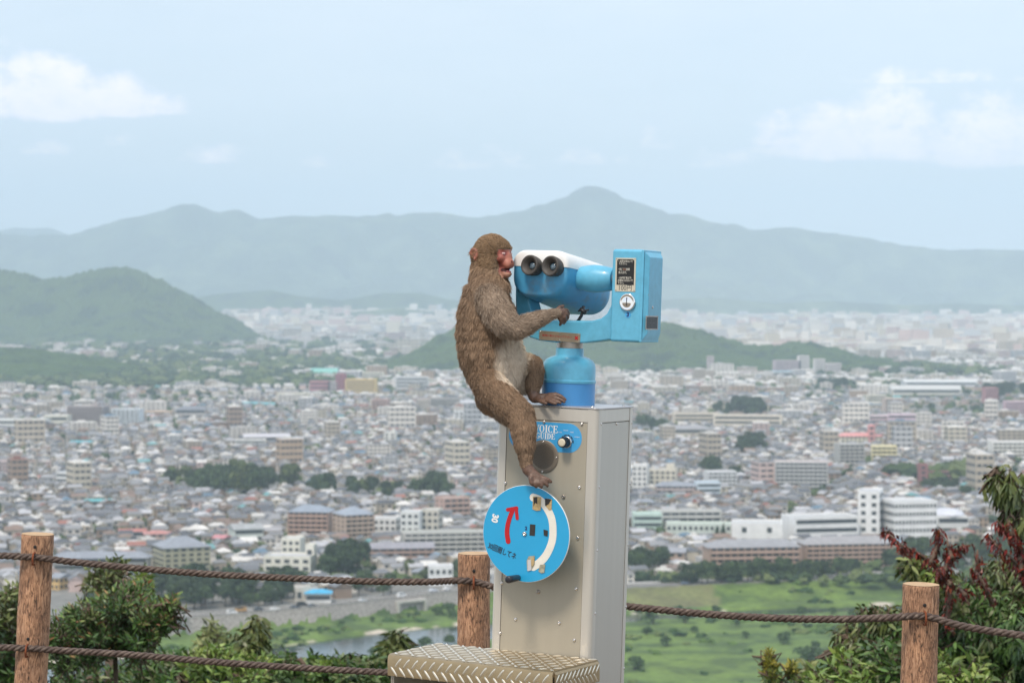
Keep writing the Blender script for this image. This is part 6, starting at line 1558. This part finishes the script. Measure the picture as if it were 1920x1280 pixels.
for (px, yb, hp) in SHL: tree_px(px, yb - hp * 1.7, yb, 'shrub', 'the far river bank', z=-136.0)
def place_trees():
    groups = {}
    for t in treelist: groups.setdefault((t[3], t[5]), []).append(t)
    for (kind, where), L_ in groups.items():
        if where in ('houses', 'the houses'):
            for t in L_:
                best = min(LM, key=lambda q: math.hypot(q[1] - t[0], q[2] - t[1])); dx = t[0] - best[1]; dy = t[1] - best[2]
                rel = ('right of' if dx > 0 else 'left of') if abs(dx) > abs(dy) else ('behind' if dy > 0 else 'in front of')
                key = f"{KW[kind]} among the houses {rel} the {best[0]}"; ALLT.setdefault(key, []).append((math.hypot(dx, dy), t))
        else:
            L_ = sorted(L_, key=lambda t: t[0]); n = len(L_)
            for k, t in enumerate(L_):
                nm = KW[kind] if n == 1 else f"{ordn(k).strip() + ' ' if k else 'first '}{KW[kind]} from the left"
                ALLT.setdefault(f"{nm} in {where}", []).append((0, t))
    for key, L_ in ALLT.items():
        L_.sort(key=lambda q: q[0])
        for k, (_, t) in enumerate(L_):
            lab = key if k == 0 and len(L_) == 1 else f"{ordn(k)}nearest {key}"
            x, y, z, kind, h, where = t; me = tree_proto(kind, random.randrange(3)); s = h / HT[kind]
            e = empty('shrub' if kind == 'shrub' else 'tree', (x, y, z), random.uniform(0, 6.28)); e.scale = (s * random.uniform(.95, 1.25), s * random.uniform(.95, 1.25), s)
            tag(e, lab, 'shrub' if kind == 'shrub' else 'tree', 'shrubs of the river meadow' if kind == 'shrub' else 'trees of the city and river bank')
            for nm, m in zip(('crown', 'trunk'), me): c = bpy.data.objects.new(nm, m); COL.objects.link(c); c.parent = e
ALLT = {}
place_trees()
# far woods that read as masses: tufted clumps among the distant houses
def woods():
    X = []; Y = []; S = []
    n = 0
    for (cx, cy, rx, ry, k) in [(140, 655, 190, 10, 170), (350, 660, 150, 22, 200), (340, 700, 240, 16, 260), (130, 700, 150, 22, 520), (470, 720, 190, 8, 420), (600, 690, 130, 10, 160), (520, 612, 90, 8, 200), (640, 622, 90, 6, 200), (830, 684, 90, 8, 220), (480, 665, 120, 14, 240), (150, 722, 170, 8, 260), (400, 622, 60, 8, 60), (700, 660, 120, 20, 80), (1760, 900, 100, 8, 30),
                               (1500, 690, 120, 6, 140), (1300, 700, 90, 6, 60), (980, 690, 60, 8, 60), (1700, 705, 180, 10, 60)]:
        a = rng.uniform(0, 6.28, k); q = np.sqrt(rng.random(k)); px = cx + rx * q * np.cos(a); py = np.maximum(cy + ry * q * np.sin(a), 585); y = -PLAIN * F / (py - HZ)
        X.append((px - 960) / F * y); Y.append(y); S.append(rng.uniform(7, 13, k) * np.clip(y / 4000, .8, 1.6))
    NT = 6000; y = 1040 + 5000 * rng.random(NT) ** 1.8; px = rng.uniform(-20, 1940, NT); X.append((px - 960) / F * y); Y.append(y); S.append(rng.uniform(1.6, 4.2, NT) * np.clip(y / 2000, .8, 1.6))
    X = np.concatenate(X); Y = np.concatenate(Y); S = np.concatenate(S); n = len(X)
    V0 = np.array(ICO[0]); F0 = np.array(ICO[1]); nv = len(V0)
    j = 1 + .28 * rng.normal(0, 1, (n, nv)); P3 = V0[None] * j[..., None] * S[:, None, None] * np.array([1.1, 1.1, .75]) + np.stack([X, Y, plain_z(X, Y) + S * .55], -1)[:, None]
    c = np.array([[.055, .085, .035], [.085, .12, .045], [.04, .065, .035], [.12, .15, .06]])[rng.integers(0, 4, n)]
    o = mesh_from('woods', P3.reshape(-1, 3), (F0[None] + (np.arange(n) * nv)[:, None, None]).reshape(-1, 3), mat('wood_mass', (.05, .08, .03), rough=1, attr=True, var=.35, scale=.25, spec=.1), col=np.repeat(c, nv, 0)); tag(o, kind='stuff')
woods()
def undergrowth():
    n = 9000; px = rng.uniform(-60, 1980, n); py = rng.uniform(1095, 1290, n); y = 136.0 * F / (py - HZ); x = (px - 960) / F * y
    z = land_z(x, y); d = road_d(x, y); up = interp(x, WAT_UP); lo = interp(x, WAT_LO)
    dens = fbm(x / 22, y / 30, 81); wl = np.minimum(up - y, y - lo)
    k = (d < -9) & (wl < -1) & ((dens > .66) | (rng.random(n) < .02)) & ~((x > 50) & (x < 92) & (d > -36)) & (y > 700)
    x, y, z = x[k], y[k], z[k]; n = len(x); S = rng.uniform(.35, 1.25, n) * (.6 + dens[k])
    V0 = np.array(ICO[0]); F0 = np.array(ICO[1]); nv = len(V0)
    P3 = V0[None] * (1 + .3 * rng.normal(0, 1, (n, nv)))[..., None] * S[:, None, None] * np.array([1.6, 1.6, .8]) + np.stack([x, y, z + S * .2], -1)[:, None]
    c = np.array([[.05, .095, .03], [.09, .15, .04], [.035, .07, .028], [.13, .17, .06]])[rng.integers(0, 4, n)]
    o = mesh_from('undergrowth', P3.reshape(-1, 3), (F0[None] + (np.arange(n) * nv)[:, None, None]).reshape(-1, 3), mat('wood_mass', (.05, .08, .03)), col=np.repeat(c, nv, 0)); tag(o, kind='stuff')
undergrowth()

# ------------------------------------------------------------------ vehicles on the riverside road
def car(px, off, kind, col, label, flip=False):
    """off: metres from the road axis"""
    # find x on the road whose image column is px
    x = 0.0
    for _ in range(20): y = float(interp(x, ROADX)) + off; x = (px - 960) / F * y
    sl = (float(interp(x + 5, ROADX)) - float(interp(x - 5, ROADX))) / 10
    t = empty('parked_car' if kind == 'car' else ('van' if kind != 'truck' else 'truck'), (x, y, PLAIN + .03), math.atan(sl) + (math.pi if flip else 0)); tag(t, label, {'car': 'car', 'van': 'van', 'truck': 'truck', 'scooter': 'scooter'}[kind], 'vehicles on the riverside road')
    t.name = {'car': 'car', 'van': 'van', 'truck': 'truck', 'scooter': 'scooter'}[kind]
    paint = mat('car_paint_%d%d%d' % tuple(int(c * 99) for c in col), col, rough=.25, coat=.6)
    if kind == 'scooter':
        b = MB(); b.tube([(-.7, 0, .45), (-.2, 0, .5), (.2, 0, .35), (.6, 0, .5), (.55, 0, 1.0)], [.18, .2, .12, .1, .04], 8); b.build('body', paint, t, smooth=True)
        for sx in (-.6, .65): b = MB(); b.lathe([(.26, -.05), (.26, .05)], 14, Matrix.Translation((sx, 0, .26)) @ Matrix.Rotation(R(90), 4, 'X')); b.build('wheel', black, t)
        b = MB(); b.tube([(-.2, 0, .6), (-.15, 0, .95), (-.05, 0, 1.35), (-.02, 0, 1.45)], [.2, .24, .2, .1], 10); b.tube([(-.02, 0, 1.48), (0, 0, 1.62), (0, 0, 1.72)], [.08, .13, .07], 10); b.build('rider', mat('rider_clothes', (.6, .6, .62)), t, smooth=True)
        return
    if kind == 'car': prof = [(-2.1, .35), (-2.15, .75), (-1.9, .95), (-1.35, 1.0), (-.85, 1.42), (.35, 1.45), (1.05, .98), (1.9, .82), (2.12, .6), (2.1, .35)]; wd = .82
    elif kind == 'van': prof = [(-2.2, .35), (-2.25, 1.2), (-2.1, 1.85), (-1.6, 1.95), (.8, 1.92), (1.5, 1.25), (2.05, 1.1), (2.25, .7), (2.2, .35)]; wd = .85
    else: prof = [(-2.6, .5), (-2.6, 1.6), (.5, 1.6), (.6, 2.1), (1.8, 2.1), (2.3, 1.3), (2.4, .5)]; wd = .95
    n = len(prof); rings = []
    for yy, s in ((-wd, .93), (-wd * .96, .99), (0, 1.0), (wd * .96, .99), (wd, .93)): rings.append([(px_, yy * (.86 if z > 1.1 else 1), .35 + (z - .35) * s) for px_, z in prof])
    b = MB(); b.loft(rings); b.build('body', paint, t, smooth=False, auto=True)
    zt = prof[4][1]; zl = zt * .70; gl = mat('car_glass', (.03, .04, .05), rough=.1, spec=1)
    for sy in (-1, 1):
        b = MB(); b.box((-1.25 if kind == 'car' else -1.8, sy * wd * .90 - .03, zl), (.55 if kind == 'car' else 1.0, sy * wd * .90 + .03, zt * .93)); b.build('side_window', gl, t)
        for sx in (-1.3, 1.3):
            b = MB(); b.lathe([(.31, -.1), (.31, .1)], 14, Matrix.Translation((sx, sy * (wd - .08), .31)) @ Matrix.Rotation(R(90), 4, 'X')); b.build('wheel', black, t)
for a in [(435, -2.2, 'van', (.78, .78, .78), 'white minivan driving on the riverside road at the left'), (515, -2.0, 'car', (.74, .74, .73), 'white saloon car ahead of the white minivan'), (452, 1.8, 'truck', (.45, .24, .05), 'small orange truck passing behind the white minivan'),
          (485, 1.6, 'car', (.04, .05, .06), 'dark car between the white minivan and the saloon'), (553, -1.6, 'car', (.05, .06, .08), 'dark blue car below the blue roofed station'), (585, -1.4, 'car', (.10, .11, .12), 'dark grey car just right of the dark blue car'),
          (566, 5.0, 'van', (.03, .03, .035), 'black van parked in front of the cream riverside building'), (680, -2.2, 'car', (.55, .57, .58), 'silver car in the middle of the riverside road'), (753, -1.8, 'van', (.80, .80, .80), 'white minivan above the concrete drain outlet'),
          (812, 5.0, 'car', (.62, .66, .72), 'pale blue car parked before the white shop'), (838, 5.0, 'car', (.74, .74, .74), 'white car parked before the white shop'), (1285, -1.5, 'car', (.10, .14, .20), 'dark blue car right of the pedestal under the trees'),
          (1692, -1.5, 'van', (.80, .80, .80), 'white van half behind the red leaved branches'), (348, -2.4, 'scooter', (.7, .7, .72), 'scooter with a rider at the left end of the road'), (1795, -1.5, 'van', (.7, .7, .7), 'pale van seen through the red leaved branches')]: car(*a)

# ------------------------------------------------------------------ plants growing just below the lookout
def hillz(x, y): return float(land_z(np.array([x]), np.array([y]))[0])
def leafmat(name, sheen=.35):
    return mat(name, (.1, .2, .05), rough=.42, attr=True, spec=.4)
LF = leafmat('shrub_leaf')
def plant(name, label, cat, cx, Y, crowns, leafn, L, Wd, cols, droop=.2, seed=1, tips=None, twig=.006, trunk=.05, group=None, per=14, spr=.16, ups=.5, base_x=None, barkc=None, cols_tip=None):
    """crowns: list of (column, row, half width px, half height px, depth m, weight, colour set); leaves sit along sprigs at the tips"""
    r_ = np.random.default_rng(seed); bx = (cx - 960) / F * Y; bz = hillz(bx, Y)
    t = empty(name, (bx, Y, bz)); tag(t, label, cat, group)
    O = np.array([bx, Y, bz]); tw = MB(); LV = []; LC = []
    tot = sum(c[5] for c in crowns)
    hub = np.array([0, 0, (HZ - crowns[0][1]) / F * Y - bz - crowns[0][3] / F * Y * 1.2]); hub[2] = max(hub[2], .4)
    tw.tube([(0, 0, -.15), (.02, .02, hub[2] * .5), tuple(hub)], [trunk, trunk * .8, trunk * .6], 7)
    for (px, py, rw, rh, dp, wt, cs) in crowns:
        c = np.array([(px - 960) / F * Y, Y, (HZ - py) / F * Y]) - O; rx = rw / F * Y; rz = rh / F * Y; n = int(leafn * wt / tot / per)
        cl = np.array(cols[cs])
        low = c - np.array([0, 0, rz * .8])
        tw.tube([tuple(hub), tuple(hub * .4 + low * .6 + r_.normal(0, .04, 3)), tuple(low), tuple(c)], [trunk * .6, trunk * .45, trunk * .33, trunk * .15], 6)
        for k in range(n):
            d = r_.normal(0, 1, 3); d /= np.linalg.norm(d); q = r_.uniform(.45, 1.0) ** .6
            p = c + d * q * np.array([rx, dp, rz]); o = p - (d * np.array([1, 1, .5]) + np.array([0, 0, ups])) * spr * r_.uniform(.8, 1.4)
            ax = p - o; al = np.linalg.norm(ax); ax = ax / al
            if k % 3 == 0: m_ = c * .5 + o * .5 + r_.normal(0, .03, 3); tw.tube([tuple(c), tuple(m_), tuple(o), tuple(p)], [twig * 1.6, twig * 1.3, twig, twig * .5], 4, False)
            else: tw.tube([tuple(o), tuple(p)], [twig, twig * .5], 3, False)
            s1 = np.cross(ax, [0.3, .2, 1]); s1 /= np.linalg.norm(s1) + 1e-9; s2 = np.cross(ax, s1)
            base_c = cl[r_.integers(0, len(cl))] * r_.uniform(.75, 1.25)
            for j in range(per):
                f = .15 + .9 * j / per; q_ = j * 2.4 + r_.uniform(-.4, .4); out = s1 * math.cos(q_) + s2 * math.sin(q_)
                dr = out * r_.uniform(.6, 1.0) + ax * r_.uniform(.3, .9) + np.array([0, 0, -droop * r_.uniform(.5, 1.8)]); dr /= np.linalg.norm(dr)
                b0 = o + ax * al * f; ll = L * r_.uniform(.65, 1.2); ww = Wd * r_.uniform(.7, 1.2); sd_ = np.cross(dr, r_.normal(0, 1, 3)); sd_ /= np.linalg.norm(sd_) + 1e-9; nn_ = np.cross(dr, sd_)
                m1 = b0 + dr * ll * .35 + nn_ * ll * .05; m2 = b0 + dr * ll * .72 + np.array([0, 0, -droop * ll * .15]); tip = b0 + dr * ll + np.array([0, 0, -droop * ll * .4])
                LV += [b0, m1 + sd_ * ww, m2 + sd_ * ww * .75, tip, m2 - sd_ * ww * .75, m1 - sd_ * ww]
                lc = base_c * r_.uniform(.75, 1.3)
                if cols_tip is not None and j > per * .8 and r_.random() < .3: lc = np.array(cols_tip[r_.integers(0, len(cols_tip))])
                LC += [lc] * 6
    LV = np.array(LV); n = len(LV) // 6; i = np.arange(n) * 6
    Fc = np.concatenate([np.stack([i, i + 1, i + 5], 1), np.stack([i + 1, i + 2, i + 4], 1), np.stack([i + 1, i + 4, i + 5], 1), np.stack([i + 2, i + 3, i + 4], 1)])
    mesh_from('foliage', LV, Fc, LF, t, col=np.array(LC))
    tw.build('stem', barkc or mat('shrub_stem', (.13, .09, .065), rough=.9, var=.3, scale=30), t, smooth=True)
    return t
CS = {'g': [(.05, .105, .026), (.07, .135, .030), (.10, .17, .042), (.045, .085, .028), (.13, .16, .06)], 'd': [(.04, .075, .026), (.055, .10, .032), (.07, .12, .038)], 'y': [(.16, .24, .05), (.12, .19, .045), (.20, .26, .06)],
      'o': [(.10, .13, .04), (.08, .11, .035), (.13, .15, .05)], 'r': [(.16, .022, .016), (.11, .018, .014), (.20, .035, .02), (.07, .02, .016)], 'gold': [(.34, .30, .05), (.24, .24, .05), (.12, .17, .04)], 'p': [(.20, .22, .09), (.14, .17, .06)]}
G2 = 'plants on the slope below the fence'
plant('bush', 'dense green bush with rusty shoot tips right of the left post', 'bush', 215, 13, [(235, 1118, 44, 22, .6, 2, 'g'), (282, 1142, 40, 18, .5, 1.6, 'g'), (165, 1142, 50, 18, .5, 1.8, 'g'), (205, 1165, 62, 20, .6, 2, 'd'), (110, 1180, 46, 34, .5, 1.5, 'g'), (275, 1178, 52, 16, .5, 1.5, 'g'), (310, 1150, 20, 30, .3, .9, 'g'), (325, 1128, 8, 14, .15, .25, 'g'), (180, 1205, 80, 16, .5, 1.3, 'd'), (130, 1225, 50, 26, .5, .9, 'd'), (262, 1205, 40, 12, .4, .8, 'g')],
      11500, .050, .0060, CS, .0, 3, twig=.005, trunk=.022, group=G2, cols_tip=[(.24, .11, .05), (.28, .17, .07), (.16, .20, .05), (.14, .22, .05)])
plant('bush', 'feathery yellow green plant rising above the left bush', 'bush', 205, 16, [(210, 1085, 40, 42, .5, 2, 'o'), (265, 1085, 26, 34, .4, 1.2, 'y'), (180, 1075, 18, 24, .3, .6, 'o'), (205, 1130, 50, 40, .5, 1, 'o')], 1500, .07, .009, CS, .1, 5, twig=.006, group=G2, spr=.2)
plant('bush', 'loose bush at the left edge beside the left post', 'bush', 10, 14, [(15, 1150, 36, 50, .5, 2, 'o'), (5, 1210, 44, 50, .5, 2, 'g'), (30, 1255, 60, 36, .5, 2, 'g'), (20, 1110, 20, 24, .3, .4, 'p')], 3000, .065, .009, CS, .1, 7, group=G2)
plant('bush', 'low light green thicket below the lower rope, left half', 'bush', 330, 15, [(330, 1262, 120, 34, .8, 4, 'g'), (440, 1262, 90, 32, .7, 3, 'y'), (180, 1270, 90, 26, .6, 2, 'g'), (390, 1235, 50, 24, .5, 1.2, 'y')], 5200, .075, .010, CS, .15, 9, group=G2)
plant('young_tree', 'small tree with long drooping leaves in front of the river', 'tree', 468, 18, [(468, 1205, 34, 32, .4, 3, 'o'), (482, 1170, 16, 18, .2, .9, 'o'), (445, 1215, 20, 30, .3, 1.4, 'g'), (490, 1225, 24, 28, .3, 1.4, 'o'), (470, 1255, 34, 30, .4, 1.5, 'g')], 2600, .13, .015, CS, .9, 11, trunk=.035, group=G2, spr=.16)
plant('bush', 'pale green shoots between the left bush and the drooping tree', 'bush', 400, 20, [(405, 1215, 40, 40, .6, 2, 'p'), (395, 1180, 16, 24, .3, .5, 'p'), (430, 1250, 60, 34, .6, 2, 'g')], 1500, .10, .010, CS, .2, 13, group=G2)
plant('bush', 'broad leafy thicket in front of the river, left of the stool', 'bush', 600, 17, [(560, 1262, 80, 26, .8, 3, 'g'), (650, 1256, 70, 26, .7, 3, 'g'), (700, 1268, 50, 22, .5, 1.5, 'g'), (610, 1245, 30, 14, .4, .6, 'y'), (530, 1240, 30, 20, .4, .8, 'g'), (550, 1272, 90, 20, .6, 2, 'd')], 5000, .085, .014, CS, .3, 15, group=G2)
plant('young_tree', 'slender leafy sapling just left of the step stool', 'tree', 738, 19, [(738, 1205, 24, 24, .3, 2, 'o'), (725, 1235, 24, 28, .3, 1.6, 'g'), (750, 1190, 12, 12, .2, .5, 'o')], 900, .12, .014, CS, .7, 17, trunk=.03, group=G2)
plant('tree', 'large leafy tree with drooping foliage behind the right post', 'tree', 1830, 13, [(1840, 1140, 90, 70, 1.0, 5, 'g'), (1700, 1180, 110, 40, .8, 2.6, 'g'), (1780, 1220, 130, 60, 1.0, 4, 'g'), (1900, 1090, 60, 50, .7, 2.2, 'o'), (1620, 1235, 70, 50, .7, 2.0, 'g'), (1740, 1265, 160, 40, 1.0, 3.5, 'd'), (1880, 1180, 70, 90, .9, 4, 'd'), (1590, 1190, 34, 24, .4, .7, 'o'), (1760, 1110, 50, 40, .6, 1.6, 'o'), (1650, 1150, 50, 14, .3, .7, 'o')],
      24000, .070, .0090, CS, .75, 19, trunk=.09, group=G2, spr=.2, twig=.006)
plant('branch_spray', 'spray of drooping green leaves reaching in at the right edge', 'tree', 1935, 11.5, [(1890, 905, 34, 34, .3, 2.4, 'o'), (1868, 880, 20, 9, .2, .7, 'o'), (1905, 950, 20, 40, .3, 1.6, 'o'), (1935, 1000, 30, 90, .3, 1.4, 'o')], 760, .072, .0105, CS, 1.0, 23, trunk=.03, group=G2, spr=.12)
plant('young_tree', 'bright yellow green sprig standing above the right post', 'tree', 1735, 12.5, [(1735, 1068, 28, 30, .3, 2, 'y'), (1705, 1052, 18, 12, .2, .7, 'o'), (1765, 1085, 26, 24, .3, 1.0, 'o')], 620, .085, .011, CS, .5, 25, trunk=.025, group=G2, spr=.14)
plant('conifer_sapling', 'golden tipped young conifer below the rope on the right', 'tree', 1445, 15, [(1441, 1232, 10, 18, .12, 1.3, 'gold'), (1446, 1262, 18, 22, .2, 1.6, 'gold'), (1483, 1256, 11, 22, .12, 1.1, 'gold'), (1465, 1278, 40, 14, .3, 1.2, 'd')], 1500, .05, .005, CS, -.1, 27, trunk=.02, group=G2, spr=.08)
plant('bush', 'pale leaved weed with broad leaves right of the young conifer', 'bush', 1520, 15.5, [(1518, 1250, 14, 12, .2, 1, 'p'), (1512, 1272, 20, 14, .2, 1, 'p')], 110, .085, .018, CS, .1, 29, trunk=.012, group=G2, per=7)
plant('bush', 'light green bamboo like bush left of the right post', 'bush', 1640, 12, [(1600, 1262, 60, 34, .5, 2, 'y'), (1660, 1240, 50, 44, .5, 2, 'g'), (1560, 1275, 50, 20, .4, 1.2, 'y'), (1800, 1262, 60, 34, .5, 1.8, 'y')], 3000, .085, .010, CS, .3, 31, group=G2, spr=.16)
# dead branches with curled red leaves
def red_branch(label, lines, Y, seed):
    r_ = random.Random(seed); b0 = lines[0][0]; O = P(b0[0], b0[1], Y); O.z = hillz(O.x, Y)
    t = empty('dead_branch', O); tag(t, label, 'branch', 'dead branches with red leaves'); tw = MB(); LV = []; LC = []
    for ln in lines:
        pts = [P(x, y, Y + r_.uniform(-.15, .15)) - O for x, y in ln]; n = len(pts)
        tw.tube([tuple(p) for p in pts], [.014 - .010 * i / (n - 1) for i in range(n)], 5)
        for i in range(n - 1):
            L_ = (pts[i + 1] - pts[i]).length; k = int(L_ / .0042)
            for j in range(k):
                p = pts[i].lerp(pts[i + 1], j / k) + Vector((r_.gauss(0, .012), r_.gauss(0, .02), r_.gauss(0, .012))); d = Vector((r_.gauss(0, .45), r_.gauss(0, .5), -1 + r_.gauss(0, .45))).normalized(); ll = r_.uniform(.03, .062); s = d.cross(Vector((r_.gauss(0, 1), r_.gauss(0, 1), r_.gauss(0, .3)))).normalized() * r_.uniform(.005, .009); nn_ = d.cross(s).normalized() * ll * .18
                a = p; m1 = p + d * ll * .4 + nn_; tip = p + d * ll
                LV += [tuple(a), tuple(m1 + s), tuple(tip), tuple(m1 - s)]
                LC += [tuple(c * r_.uniform(.6, 1.3) for c in r_.choice(CS['r']))] * 4
    n = len(LV) // 4; i = np.arange(n) * 4; mesh_from('red_leaves', np.array(LV), np.stack([i, i + 1, i + 2, i + 3], 1), LF, t, col=np.array(LC)); tw.build('branch', mat('shrub_stem', (.13, .09, .065)), t, smooth=True)
red_branch('dead branch of curled dark red leaves above the right post', [[(1775, 1180), (1782, 1100), (1770, 1082), (1755, 1060), (1735, 1045), (1710, 1030), (1690, 1022), (1672, 1005), (1657, 993)], [(1745, 1055), (1755, 1030), (1760, 1005), (1755, 990)], [(1770, 1075), (1778, 1050), (1790, 1035), (1805, 1022), (1820, 1022)], [(1785, 1045), (1778, 1025), (1776, 1012)], [(1782, 1095), (1768, 1078), (1760, 1066)]], 11.8, 5)
red_branch('dead branch of hanging red leaves at the right edge', [[(1945, 1150), (1925, 1085), (1908, 1060), (1890, 1040), (1868, 1022), (1852, 1000)], [(1915, 1070), (1912, 1030), (1900, 1000), (1892, 975)], [(1912, 1050), (1935, 1020), (1935, 985)], [(1925, 1085), (1940, 1040), (1950, 1000)], [(1900, 1005), (1880, 990), (1870, 975)]], 11.3, 6)
red_branch('small tuft of dark red dead leaves on the leafy tree', [[(1860, 1130), (1838, 1082), (1826, 1068)], [(1836, 1075), (1832, 1040), (1833, 1030)], [(1810, 1115), (1800, 1104), (1790, 1108)]], 12.0, 7)
